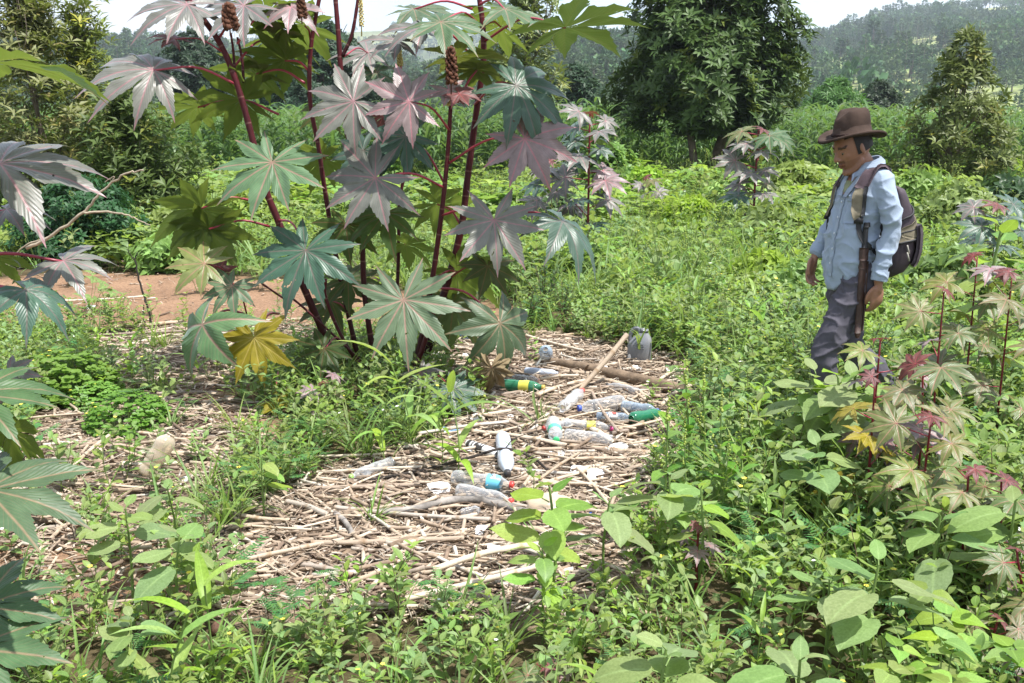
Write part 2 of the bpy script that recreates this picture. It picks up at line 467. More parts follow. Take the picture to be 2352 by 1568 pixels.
# ------------------------------------------------------------------ hills
def fbm(x, y, s=1.0):
    v = 0; a = 1
    for k in range(4):
        v = v + a * np.sin(x * s * 1.0 + 1.7 * k + 1.3 * np.sin(y * s * 0.8 + k)) * np.cos(y * s * 1.1 + .9 * k + 1.1 * np.sin(x * s * .7 + 2 * k)); a *= .5; s *= 2.13
    return v / 1.9
def hillmat(name, forest, field, pale, sc):
    t = NT(name); co = t.n('ShaderNodeNewGeometry').outputs['Position']
    f = t.noise(sc, 6, .6, co)
    c = t.ramp(f, [(.32, forest), (.46, field), (.60, pale)])
    c = t.mix(1.0, c, t.ramp(t.noise(sc * 30, 4, .7, co), [(.3, (.6, .6, .6)), (.7, (1.25, 1.25, 1.2))]), 'MULTIPLY')
    return t.done(t.pbsdf(c, .95, .1))
HILL = {}
def hill(name, label, sky_pts, D0, D1, mat, amp, p=1.3, seed=0):
    sx = np.array([a for a, b in sky_pts]); sy = np.array([b for a, b in sky_pts])
    pxs = np.linspace(sx[0], sx[-1], 170); ts = np.concatenate((np.linspace(0, 1, 46), [1.1, 1.2]))
    ysk = np.interp(pxs, sx, sy)
    zr = np.array([at(a, b, D1)[2] for a, b in zip(pxs, ysk)]); k = np.array([ray(a, 300)[0] / ray(a, 300)[1] for a in pxs])
    PX = np.zeros((len(ts), len(pxs), 3))
    for i, tt in enumerate(ts):
        D = D0 + (D1 - D0) * tt
        zz = zr * min(tt, 1) ** p if tt <= 1 else zr * (1 - (tt - 1) * .9)
        X = k * D
        zz = zz + amp * fbm(X + seed, np.full_like(X, D), 9.0 / D1) * (tt * (1 - min(tt, 1)) * 3) - 3 * (1 - min(tt, 1)) ** 3
        PX[i] = np.stack((X, np.full_like(X, D), zz), 1)
    b = MB(); b.add(PX.reshape(-1, 3), np.array(grid_faces(len(ts), len(pxs))))
    o = tag(b.build(name, mat), label, None, None, 'structure')
    HILL[name] = (PX, ts, pxs)
    return o
hill('hill_right', 'wooded hillside with small open fields rising to the upper right',
     [(1150, 286), (1300, 239), (1450, 174), (1600, 140), (1720, 122), (1830, 108), (1900, 86), (2000, 54), (2150, 26), (2352, 8), (2700, -16), (3400, -26)], 210, 900,
     hillmat('hillside_right', (.060, .098, .040), (.14, .21, .07), (.32, .34, .14), .011), 12, 1.15)
hill('hill_middle', 'dark pine covered slope behind the maize field', [(850, 250), (1000, 190), (1180, 140), (1290, 116), (1390, 112), (1480, 124), (1600, 160), (1800, 230)], 170, 480,
     hillmat('hillside_middle', (.022, .040, .018), (.035, .058, .022), (.08, .10, .035), .013), 5, 1.0, 5)
hill('hill_left', 'wooded ridge with a pale field at the upper left', [(-1500, 90), (-600, 70), (0, 92), (90, 104), (200, 116), (330, 108), (420, 112), (560, 128), (720, 130), (900, 150), (1100, 200), (1200, 250)], 200, 620,
     hillmat('hillside_left', (.024, .044, .020), (.045, .078, .030), (.10, .15, .050), .012), 8, 1.2, 11)
hill('far_ridge', 'faint blue ridge far behind the castor leaves', [(-2600, 80), (-1000, 70), (300, 100), (650, 84), (800, 74), (880, 70), (980, 78), (1100, 74), (1300, 78), (1450, 82), (1600, 90), (1900, 90), (2500, 90), (3800, 90)], 900, 1600,
     hillmat('hillside_far', (.030, .048, .024), (.070, .092, .036), (.20, .22, .09), .0042), 20, 1.1, 23)

# ------------------------------------------------------------------ scattering for what nobody could count
def scatter(name, label, protos, P, rot, scl, pid=None, kind='stuff'):
    P = np.asarray(P, float); n = len(P)
    cl = bpy.data.collections.new(name + '_kinds')
    for i, m in enumerate(protos):
        cl.objects.link(bpy.data.objects.new('%s_kind_%02d' % (name, i), m))
    me = bpy.data.meshes.new(name)
    me.vertices.add(n); me.vertices.foreach_set('co', P.astype(np.float32).ravel())
    def A(nm, ty, key, d): a = me.attributes.new(nm, ty, 'POINT'); a.data.foreach_set(key, d)
    A('rot', 'FLOAT_VECTOR', 'vector', np.asarray(rot, np.float32).ravel())
    scl = np.asarray(scl, np.float32)
    A('scl', 'FLOAT', 'value', scl)
    A('pid', 'INT', 'value', (rng.integers(0, len(protos), n) if pid is None else pid).astype(np.int32))
    me.update()
    o = link(name, me); tag(o, label, None, None, kind)
    g = bpy.data.node_groups.new(name + '_scatter', 'GeometryNodeTree')
    g.interface.new_socket('Geometry', in_out='INPUT', socket_type='NodeSocketGeometry')
    g.interface.new_socket('Geometry', in_out='OUTPUT', socket_type='NodeSocketGeometry')
    N = g.nodes.new; K = g.links.new
    i, ou = N('NodeGroupInput'), N('NodeGroupOutput'); ip = N('GeometryNodeInstanceOnPoints'); ci = N('GeometryNodeCollectionInfo')
    ci.inputs['Collection'].default_value = cl; ci.inputs['Separate Children'].default_value = True; ci.inputs['Reset Children'].default_value = True
    ip.inputs['Pick Instance'].default_value = True
    def na(nm, ty): x = N('GeometryNodeInputNamedAttribute'); x.data_type = ty; x.inputs['Name'].default_value = nm; return x.outputs['Attribute']
    e = N('FunctionNodeEulerToRotation')
    K(i.outputs[0], ip.inputs['Points']); K(ci.outputs[0], ip.inputs['Instance']); K(na('pid', 'INT'), ip.inputs['Instance Index'])
    K(na('rot', 'FLOAT_VECTOR'), e.inputs[0]); K(e.outputs[0], ip.inputs['Rotation']); K(na('scl', 'FLOAT'), ip.inputs['Scale']); K(ip.outputs[0], ou.inputs[0])
    md = o.modifiers.new('scatter', 'NODES'); md.node_group = g
    return o

def leaves(b, P, D, N, Ln, W, col, fold=.18, droop=.12, mat=0):
    """many five-point leaves: base P, direction D, normal N"""
    P = np.asarray(P, float); D = D / (np.linalg.norm(D, axis=1, keepdims=True) + 1e-9)
    N = N - D * (D * N).sum(1, keepdims=True); N /= (np.linalg.norm(N, axis=1, keepdims=True) + 1e-9); S = np.cross(N, D)
    Ln = np.broadcast_to(Ln, len(P))[:, None]; W = np.broadcast_to(W, len(P))[:, None]
    c = P + D * Ln * .5
    V = np.stack((P, c + S * W * .5 + N * W * fold, c, c - S * W * .5 + N * W * fold, P + D * Ln - N * Ln * droop), 1).reshape(-1, 3)
    k = np.arange(len(P))[:, None] * 5
    F = np.concatenate([k + np.array(f) for f in ((0, 2, 1), (0, 3, 2), (1, 2, 4), (2, 3, 4))])
    uv = np.tile(np.array(((0, 0), (1, .5), (0, .5), (-1, .5), (0, 1.0))), (len(P), 1))
    C = np.repeat(np.asarray(col, float), 5, axis=0) if np.ndim(col) == 2 else col
    b.add(V, F, uv, C, mat=mat)
def rdir(n, zmin=-1.0):
    z = rng.uniform(zmin, 1, n); a = rng.uniform(0, 2 * math.pi, n); r = np.sqrt(1 - z * z)
    return np.stack((r * np.cos(a), r * np.sin(a), z), 1)

def far_tree(kind, n=150):
    b = MB()
    if kind == 0:      # pine: tiers of needles on a bare pole
        b.add(*tube([(0, 0, 0), (.1, 0, 5), (0, .1, 11.5)], [.22, .15, .04], 5)[:2], mat=1)
        z = 4.0 + 8.0 * rng.random(n) ** .8; r = (12.6 - z) * .30 * rng.uniform(.3, 1, n) + .2; a = rng.uniform(0, 6.28, n)
        P = np.stack((r * np.cos(a), r * np.sin(a), z), 1)
        leaves(b, P, np.stack((np.cos(a), np.sin(a), rng.uniform(-.2, .9, n)), 1), rdir(n, 0), rng.uniform(.9, 1.7, n), rng.uniform(.5, 1.0, n), rng.uniform(.6, 1.25, (n, 1)) * np.ones((1, 3)))
    else:              # round crowned
        b.add(*tube([(0, 0, 0), (.1, 0, 3), (0, .1, 6)], [.3, .2, .08], 5)[:2], mat=1)
        d = rdir(n, -.5); r = rng.uniform(.55, 1.05, n)[:, None]
        sq = np.array((3.2, 3.0, 3.4)) if kind == 1 else np.array((2.2, 2.3, 4.4))
        P = d * r * sq + np.array((0, 0, 5.2 if kind == 1 else 6.0)); P += .5 * np.sin(P[:, [1, 2, 0]] * 2.3)
        leaves(b, P, d + .6 * rdir(n), d + .4 * rdir(n), rng.uniform(.9, 1.8, n), rng.uniform(.7, 1.3, n), rng.uniform(.6, 1.3, (n, 1)) * np.ones((1, 3)))
    return b.mesh('far_tree', [M['t_far'], M['bark']])
M['t_far'] = leafmat('far_tree_leaf', (.076, .132, .052), var=.4, trans=.2, rough=.7, spec=.15, hue=.035)
FT = [far_tree(k) for k in (0, 0, 1, 1, 2)]
def wood(hname, label, n, dens, s0, s1, edge=60, px_range=(-60, 2420)):
    PX, ts, pxs = HILL[hname]
    j = rng.uniform(0, len(pxs) - 1.01, n); i = 45 * np.sqrt(rng.random(n)); 
    k = int(edge); j[:k] = rng.uniform(0, len(pxs) - 1.01, k); i[:k] = 44.6
    m = (np.interp(j, np.arange(len(pxs)), pxs) > px_range[0]) & (np.interp(j, np.arange(len(pxs)), pxs) < px_range[1]); i, j = i[m], j[m]
    a, b_ = i.astype(int), j.astype(int); u, v = (i - a)[:, None], (j - b_)[:, None]
    P = PX[a, b_] * (1 - u) * (1 - v) + PX[a + 1, b_] * u * (1 - v) + PX[a, b_ + 1] * (1 - u) * v + PX[a + 1, b_ + 1] * u * v
    D = np.median(P[:, 1]); g = fbm(P[:, 0] + 31, P[:, 1], 16.0 / D) + .35 * fbm(P[:, 0], P[:, 1] + 7, 60.0 / D)
    keep = (g > dens + .55 * np.clip((i - 36) / 9, 0, 1)) | (i >= 44.59)
    P = P[keep]; k = len(P)
    rot = np.zeros((k, 3)); rot[:, 2] = rng.uniform(0, 6.28, k)
    gg = fbm(P[:, 0] - 50, P[:, 1] + 90, 9.0 / D)
    pid = np.where(gg > 0.05, rng.integers(0, 2, k), rng.integers(2, 5, k))
    P[:, 2] -= .4
    scatter('forest_' + hname.split('_')[-1] if hname != 'far_ridge' else 'forest_far', label, FT, P, rot, rng.uniform(s0, s1, k) * np.where(rng.random(k) < .12, 1.35, 1), pid)
wood('hill_right', 'pine and broadleaf wood covering the right hillside', 11000, -.02, .6, 1.25, 200)
wood('hill_middle', 'dense dark pine wood on the middle slope', 5000, -.9, .45, .85, 140)
wood('hill_left', 'scattered wood on the left ridge', 7500, -.45, .45, .95, 160)
wood('far_ridge', 'faint trees on the far ridge', 4000, .0, .9, 1.5, 140)

# ------------------------------------------------------------------ air
t = NT('haze_air')
pv = t.n('ShaderNodeVolumePrincipled', {'Color': (.80, .90, 1.0, 1), 'Density': .00034, 'Anisotropy': .2})
t.t.links.new(pv.outputs[0], t.out.inputs['Volume'])
b = MB(); V, F = box(6400, 2300, 186); b.add(V + np.array((0, 1050, 86.)), F)
hz = b.build('haze', t.m, smooth=False)
tag(hz, 'pale bluish haze between the field and the hills', None, None, 'stuff')

# ------------------------------------------------------------------ trees of the middle distance
def whorls(b, P, A, n, Ln, W, spread=.55, col=None, cj=.25):
    """rosettes of n leaves at points P with axes A"""
    P = np.asarray(P); A = A / np.linalg.norm(A, axis=1, keepdims=True); k = len(P)
    ref = np.where(np.abs(A[:, 2:3]) > .9, np.array((1.0, 0, 0)), np.array((0, 0, 1.0)))
    X = np.cross(A, ref); X /= np.linalg.norm(X, axis=1, keepdims=True); Y = np.cross(A, X)
    base = rng.uniform(1 - cj, 1 + cj, (k, 1)) * np.ones((1, 3)) if col is None else col
    a0 = rng.uniform(0, 6.28, k)
    for i in range(n):
        a = a0 + 6.283 * i / n + rng.uniform(-.25, .25, k)
        d = np.cos(a)[:, None] * X + np.sin(a)[:, None] * Y
        sp = rng.uniform(spread - .25, spread + .3, k)[:, None]
        leaves(b, P + A * (rng.uniform(-.04, .04, k)[:, None]), d + A * sp, A - d * sp, Ln * rng.uniform(.75, 1.2, k), W * rng.uniform(.8, 1.15, k), base * rng.uniform(.85, 1.15, (k, 1)), droop=.22)
def make_tree(name, label, base, H, prof, nW, leafL, leafW, mat, bark, trunk_r, nl=7, limb=12, z0=.25, style='round', group=None, seed=1, gap=.0, clear=.12, young=None, lean=0.0, trunks=1):
    """prof: list of (height fraction, radius in metres)"""
    global rng
    keep = rng; rng = np.random.default_rng(seed)
    x, y = base; root = empty(name, (x, y, float(hgt(x, y)) - .05))
    tag(root, label, 'tree', group)
    hz_, rz_ = np.array([a for a, b in prof]), np.array([b for a, b in prof])
    tb = MB()
    tops = []
    for q in range(trunks):
        a = rng.uniform(0, 6.28); off = (0 if trunks == 1 else trunk_r * 2.2)
        tp = spline([(off * math.cos(a), off * math.sin(a), 0), (off * 1.5 * math.cos(a) + lean * .2, off * 1.5 * math.sin(a), H * .3), (lean * .6, 0, H * .6), (lean, 0, H * .93)], 9)
        tp += np.concatenate((np.zeros((1, 3)), rng.normal(0, H * .008, (8, 3))))
        tb.add(*tube(tp, trunk_r * np.linspace(1, .12, 9) * (1 if q == 0 else .7), 8)); tops.append(tp)
    lb = MB(); tips = []
    for i in range(limb):
        tp = tops[i % trunks]; hf = rng.uniform(clear, .85); s = np.array([np.interp(hf * H, tp[:, 2], tp[:, k]) for k in range(3)])
        a = i * 2.4 + rng.uniform(-.4, .4)
        rr = np.interp(min(1, hf + .18), hz_, rz_) * rng.uniform(.6, .9)
        rise = H * rng.uniform(.10, .22) if style == 'round' else H * rng.uniform(.2, .38)
        e = np.array((lean * hf + rr * math.cos(a), rr * math.sin(a), min(hf * H + rise, H * .98)))
        mid = s * .5 + e * .5 + np.array((0, 0, -rise * .12 if style == 'round' else -rise * .1)) + rng.normal(0, .03 * H, 3) * .4
        pts = spline([s, mid, e], 6); lb.add(*tube(pts, np.linspace(trunk_r * .38 * (1 - hf * .5), trunk_r * .08, 6), 5)); tips.append(pts)
        for j in range(3):
            s2 = pts[2 + j]; e2 = s2 + (rdir(1, 0)[0] * .5 + nrm(e - s) * .6 + np.array((0, 0, .4))) * H * rng.uniform(.07, .14)
            lb.add(*tube(spline([s2, (s2 + e2) / 2 + rng.normal(0, .02 * H, 3) * .4, e2], 4), np.linspace(trunk_r * .14, trunk_r * .05, 4), 4)); tips.append(np.array((s2, e2)))
    tr = tb.build('trunk', M[bark], root); lb.build('branch', M[bark], root)['kind'] = 'stuff'
    # foliage
    z = z0 + (1 - z0) * rng.random(nW * 3); w = np.interp(z, hz_, rz_); z = z[rng.random(len(z)) < w / rz_.max()][:nW * 2]
    Rr = np.interp(z, hz_, rz_); a = rng.uniform(0, 6.283, len(z))
    lobes = 1 + .16 * np.sin(3 * a + 9 * z + seed) + .12 * np.sin(7 * a - 13 * z + seed * 2)
    rr = Rr * lobes * rng.random(len(z)) ** .38
    P = np.stack((lean * z + rr * np.cos(a), rr * np.sin(a), z * H), 1)
    cl = np.array([mnoise.noise(Vector(p * (3.2 / max(rz_.max(), .5)) + seed)) for p in P])
    ok = cl > gap - .28; P, rr, Rr, a, cl = P[ok][:nW], rr[ok][:nW], Rr[ok][:nW], a[ok][:nW], cl[ok][:nW]
    if style == 'upright':
        T = np.concatenate([t_ for t_ in tips]); k = len(P) // 2
        P[:k] = T[rng.integers(0, len(T), k)] + rng.normal(0, .05 * H, (k, 3)) * np.array((.6, .6, 1.0))
    out = np.stack((np.cos(a), np.sin(a), np.zeros(len(a))), 1)
    A = out * (.7 if style == 'round' else .35) * (rr / np.maximum(Rr, .05))[:, None] + np.array((0, 0, .75 if style == 'round' else 1.0)) + .5 * rdir(len(P))
    fb = MB()
    base_c = rng.uniform(.75, 1.25, (len(P), 1)) * np.ones((1, 3))
    if young is not None:
        y_ = rng.random(len(P)) < young; base_c[y_] *= np.array((1.7, 1.35, .9))
    whorls(fb, P, A, nl, leafL, leafW, col=base_c)
    fb.build('crown', M[mat], root)
    rng = keep
    return root
def bx(px, Y): p = at(px, 300, Y); return (p[0], Y)
make_tree('broadleaf_tree', 'large dark leafy tree with a forked grey trunk behind the man', bx(1622, 26), 6.0,
          [(0, .3), (.18, .5), (.235, 1.4), (.30, 2.1), (.42, 2.25), (.55, 2.1), (.75, 1.75), (.9, 1.35), (1, .5)], 3900, .27, .085, 't_dark', 'bark', .17, 7, 34, .225, seed=3, clear=.10, young=.04, trunks=2, gap=.06)
make_tree('spire_tree', 'tall olive-green tree of upright leafy shoots at the upper left', bx(85, 15.5), 3.6,
          [(0, 1.0), (.2, 1.45), (.45, 1.35), (.62, 1.0), (.78, .6), (.9, .3), (1, .06)], 1150, .19, .05, 't_olive', 'bark', .05, 6, 34, .16, 'upright', seed=12, clear=.05, young=.14, trunks=3)
make_tree('spire_tree', 'lower olive tree with a short spire right of the tallest one', bx(205, 16.2), 3.25,
          [(0, .8), (.25, 1.05), (.5, .85), (.75, .5), (.9, .2), (1, .05)], 620, .19, .05, 't_olive', 'bark', .04, 6, 24, .15, 'upright', seed=5, clear=.05, young=.14, trunks=2)
make_tree('shrub_tree', 'spreading bushy shrub with dark leaf rosettes beside the dead branch', bx(310, 14.6), 2.0,
          [(0, .5), (.3, .85), (.6, .8), (.85, .5), (1, .15)], 620, .19, .055, 't_mid', 'bark', .03, 6, 20, .18, 'upright', seed=8, clear=.05, young=.10, trunks=3)
make_tree('slender_tree', 'slender loose-leaved tree with two pale trunks behind the castor plant', bx(1205, 25), 5.2,
          [(0, .25), (.25, .5), (.45, .95), (.7, .95), (.85, .7), (1, .2)], 620, .24, .07, 't_olive', 'bark', .085, 6, 22, .38, 'upright', seed=21, clear=.3, young=.06, gap=.05, trunks=2)
make_tree('cone_tree', 'small yellow-green cone shaped tree standing alone at the right edge', bx(2205, 21), 3.45,
          [(0, .6), (.15, 1.3), (.35, 1.25), (.5, .95), (.68, .62), (.85, .45), (1, .15)], 800, .22, .062, 't_cone', 'bark', .06, 6, 26, .12, 'round', seed=33, clear=.05, young=.06, gap=.20, trunks=2)
make_tree('round_tree', 'dark round tree behind the castor stems, the wider of two', bx(745, 56), 7.2,
          [(0, 1), (.15, 3.2), (.35, 3.9), (.6, 3.6), (.8, 2.5), (1, .5)], 3200, .34, .12, 't_deep', 'bark_dark', .28, 6, 16, .1, seed=41)
make_tree('round_tree', 'dark round tree behind the castor stems, the narrower of two', bx(455, 58), 6.7,
          [(0, .6), (.2, 1.2), (.4, 1.9), (.65, 2.1), (.85, 1.5), (1, .4)], 1500, .34, .12, 't_deep', 'bark_dark', .25, 6, 14, .22, seed=42, gap=.05)
make_tree('mango_tree', 'bright green drooping-leaved tree just above the hat', bx(1915, 44), 3.5,
          [(0, .8), (.2, 1.5), (.5, 1.6), (.8, 1.1), (1, .3)], 1100, .34, .07, 't_bright', 'bark', .12, 7, 12, .1, seed=51)
make_tree('round_tree', 'small dark round tree right of the bright green one', bx(2012, 64), 4.4,
          [(0, .3), (.3, .9), (.5, 1.3), (.75, 1.25), (1, .4)], 800, .34, .12, 't_deep', 'bark_dark', .16, 6, 12, .3, seed=52)
make_tree('shrub_tree', 'low dark shrub between the hat and the cone shaped tree', bx(2062, 30), 1.9,
          [(0, .4), (.3, .6), (.6, .6), (1, .2)], 330, .25, .10, 't_mid', 'bark', .04, 6, 10, .15, seed=53)
make_tree('round_tree', 'dark tree on the far side of the maize behind the slender trunks', bx(1325, 46), 4.2,
          [(0, .8), (.3, 1.5), (.6, 1.4), (.85, .9), (1, .3)], 900, .32, .11, 't_deep', 'bark_dark', .14, 6, 12, .15, seed=54)
make_tree('round_bush', 'dense dark green bush with small glossy leaves behind the dead branch', bx(165, 12.0), 1.02,
          [(0, .55), (.2, .72), (.5, .74), (.8, .52), (1, .2)], 1700, .085, .040, 't_bush', 'bark_dark', .02, 5, 18, .03, seed=61, trunks=3, clear=.02)

# ------------------------------------------------------------------ castor plants
PR_T = np.array((0, .05, .12, .26, .45, .64, .82, 1.0)); PR_R = np.array((1, .945, .89, .80, .71, .635, .57, .48))
def castor_blade(R_, nl=9, droop=.35, fold=.22, ruf=.04, seed=0, sub=9, cup=0.0):
    """palmate blade, petiole at the origin, longest lobe along +X, normal +Z"""
    g = np.random.default_rng(seed)
    h = nl // 2; step = R(336.0 / nl)
    ang = [(k - h) * step + g.normal(0, .04) for k in range(nl)]
    ln = [max(.6, 1 - .019 * abs(k - h) ** 2.0) * g.uniform(.93, 1.05) for k in range(nl)]
    ln = [a * R_ for a in ln]
    rings = (0.0, .16, .34, .52, .70, .86, 1.0)
    b = MB()
    ld = g.normal(0, .55, nl); tw = g.normal(0, .11, nl)
    edge = lambda i: (ang[i] + ang[i + 1]) / 2
    for k in range(nl):
        lo = edge(k - 1) if k > 0 else ang[0] - step * .48
        hi = edge(k) if k < nl - 1 else ang[-1] + step * .48
        sl = .50 * min(ln[k], ln[k - 1]) if k > 0 else .16 * R_
        sh_ = .50 * min(ln[k], ln[k + 1]) if k < nl - 1 else .16 * R_
        V, uv = [], []
        nc = 2 * sub + 1
        for ri, rho in enumerate(rings):
            for j in range(nc):
                tt = (j - sub) / sub
                th = ang[k] + (tt * (hi - ang[k]) if tt > 0 else -tt * (lo - ang[k]))
                pr = np.interp(abs(tt), PR_T, PR_R)
                s_end = (sh_ if tt > 0 else sl) / ln[k]
                pr = s_end + (pr - .48) / .52 * (1 - s_end)
                ser = 1 + (.030 if j % 2 else -.030) * (0 < abs(tt) < .95) * (1 if rho > .9 else 0)
                r = ln[k] * pr * rho * ser
                q = r / R_
                lat = abs(math.sin(th - ang[k])) * r
                z = fold * lat * (1.0 if q > .25 else q * 4) - (droop + .18 * ld[k]) * R_ * q ** 2.1 + cup * R_ * q + ruf * R_ * q * math.sin(13 * q + 5 * tt + k * 2.1) * abs(tt) + tw[k] * math.sin(th - ang[k]) * r * q * 1.6 - .10 * R_ * max(0, q - .72) * 2
                V.append((r * math.cos(th), r * math.sin(th), z)); uv.append((tt, r / ln[k]))
        b.add(V, [f[::-1] for f in grid_faces(len(rings), nc)], uv)
    return b
_cb = {}
def castor_mesh(mat, nl=9, droop=.35, fold=.22, variant=0, ruf=.04, sub=9, cup=0.0):
    key = (mat, nl, droop, fold, variant, ruf, sub, cup)
    if key not in _cb: _cb[key] = castor_blade(1.0, nl, droop, fold, ruf, variant + 17 * nl, sub, cup).mesh('castor_leaf', M[mat])
    return _cb[key]
def camvec(r, u, t):
    """right, up, towards the camera (horizontal)"""
    return np.array((r, -t, u))
def img_leaf(root, rp, px, py, Y, rad, ang, nvec, mat, nl=9, droop=.3, fold=.2, var=0, node=None, sag=.12, pet_r=.006, name='leaf', pmat='c_pet', cup=0.0, ruf=.04):
    """a leaf whose petiole joins at photo point px,py at distance Y; ang: where the longest lobe points in the picture (0 right, 90 down)"""
    p = at(px, py, Y); s = 1.23 * rad / FPX * np.dot(p - np.array((0, 0, CAM_H)), FWD)
    n = nrm(camvec(*nvec)); a = R(ang); d = RGT * math.cos(a) - np.array((0, 0, 1.0)) * math.sin(a)
    d = d - n * np.dot(d, n)
    if np.linalg.norm(d) < .15: d = d + camvec(0, 0, 1) * .3
    o = link(name, castor_mesh(mat, nl, droop, fold, var, ruf, 9, cup), root); setm(o, frame(d, n), p - rp, s)
    if node is not None:
        q = at(*node); mid = (p + q) / 2 + np.array((0, 0, sag * np.linalg.norm(p - q))) + np.array((0.01, 0, 0))
        pts = spline([q, mid, p - n * .004], 10) - rp
        b = MB(); b.add(*tube(pts, np.linspace(pet_r * 1.25, pet_r * .8, 10), 7)); b.build('petiole', M[pmat], root)
    return o
def img_stem(root, rp, pts, w, name='stem', mat='c_stem', taper=.75, dark=1.0):
    P = spline([at(*p) for p in pts], 6 * len(pts)); n = len(P)
    Ym = np.mean([p[2] for p in pts]); r = w / 2 / ppm(Ym) * .74
    rr = r * np.linspace(1, taper, n) * (1 + .05 * np.sin(np.arange(n) * 2.1))
    b = MB(); V, F, uv = tube(P - rp, rr, 9)
    fr = np.clip(uv[:, 1:2] / (uv[:, 1].max() + 1e-6), 0, 1)
    b.add(V, F, uv, (1 - fr) * .55 * np.ones((1, 3)) + fr * np.array((1.35, .9, .95))); return b.build(name, M[mat], root)
def fruit_spike(root, rp, px, py, Y, hpx, wpx, mat='c_fruit', lean=0):
    p = at(px, py, Y); k = 1 / ppm(Y); h, w = hpx * k, wpx * k * .5
    b = MB(); b.add(*tube([p - rp + np.array((0, 0, -h * .3)), p - rp + np.array((lean, 0, h))], .004, 5)[:2])
    for i in range(58):
        z = h * (i + .5) / 58; a = i * 2.4; r = w * .80 * (1 - .45 * (z / h) ** 1.5) * (.75 + .25 * math.sin(i * 7.3))
        V, F = sphere(w * .30, w * .30, w * .34, 6, 4); V = V * (1 + .38 * np.sin(np.arange(len(V)) * 2.9))[:, None]
        b.add(V, F, loc=p - rp + np.array((r * math.cos(a) + lean * z / h, r * math.sin(a), z)))
    b.build('seed_cluster', M[mat], root)['kind'] = 'stuff'

# --- the tall plant in the middle (several stems from one foot)
YB = 6.15
rp = ground(905, 872); root = empty('castor_plant', rp)
tag(root, 'tall castor plant with dark red stems and big palmate leaves rising from the litter', 'castor plant')
img_stem(root, rp, [(800, 900, 6.2), (745, 770, 6.15), (690, 640, 6.1), (640, 510, 6.1), (605, 420, 6.1), (575, 300, 6.1), (540, 180, 6.1), (500, 90, 6.1), (430, -5, 6.05), (395, -60, 6.05)], 25, taper=.62)
img_stem(root, rp, [(840, 900, 6.3), (795, 700, 6.3), (770, 580, 6.3), (745, 430, 6.3), (730, 330, 6.3), (712, 230, 6.3), (714, 110, 6.3), (738, -30, 6.3)], 17, taper=.7)
img_stem(root, rp, [(870, 900, 6.2), (838, 680, 6.2), (830, 540, 6.2), (800, 320, 6.2), (785, 190, 6.2), (778, 90, 6.2), (768, -30, 6.2)], 19, taper=.75)
img_stem(root, rp, [(786, 130, 6.2), (808, 80, 6.2), (822, 0, 6.2), (826, -40, 6.2)], 12)
img_stem(root, rp, [(935, 900, 6.0), (965, 790, 6.0), (988, 670, 6.0), (1005, 560, 6.0), (1020, 440, 6.0), (1030, 330, 6.0), (1036, 225, 6.0)], 20, taper=.62)
img_stem(root, rp, [(960, 900, 6.3), (1000, 740, 6.3), (1030, 640, 6.3), (1060, 520, 6.3), (1075, 400, 6.3), (1095, 250, 6.3), (1110, 140, 6.3), (1108, 50, 6.3), (1095, -40, 6.3)], 26, taper=.6)
img_stem(root, rp, [(905, 900, 6.7), (915, 590, 6.7), (917, 470, 6.7), (930, 380, 6.7), (925, 250, 6.7), (918, 130, 6.7)], 12)
img_stem(root, rp, [(895, 890, 6.05), (690, 700, 6.0), (660, 690, 5.95), (600, 650, 5.9)], 8)
img_stem(root, rp, [(560, 190, 6.2), (555, 130, 6.2), (545, 85, 6.2)], 9)
img_stem(root, rp, [(540, 180, 6.15), (536, 120, 6.15), (530, 75, 6.15)], 9)
img_stem(root, rp, [(925, 905, 5.85), (960, 830, 5.85), (995, 720, 5.85), (1003, 690, 5.85)], 18)
img_stem(root, rp, [(880, 900, 6.1), (800, 800, 6.1), (750, 690, 6.1), (748, 640, 6.1)], 13)
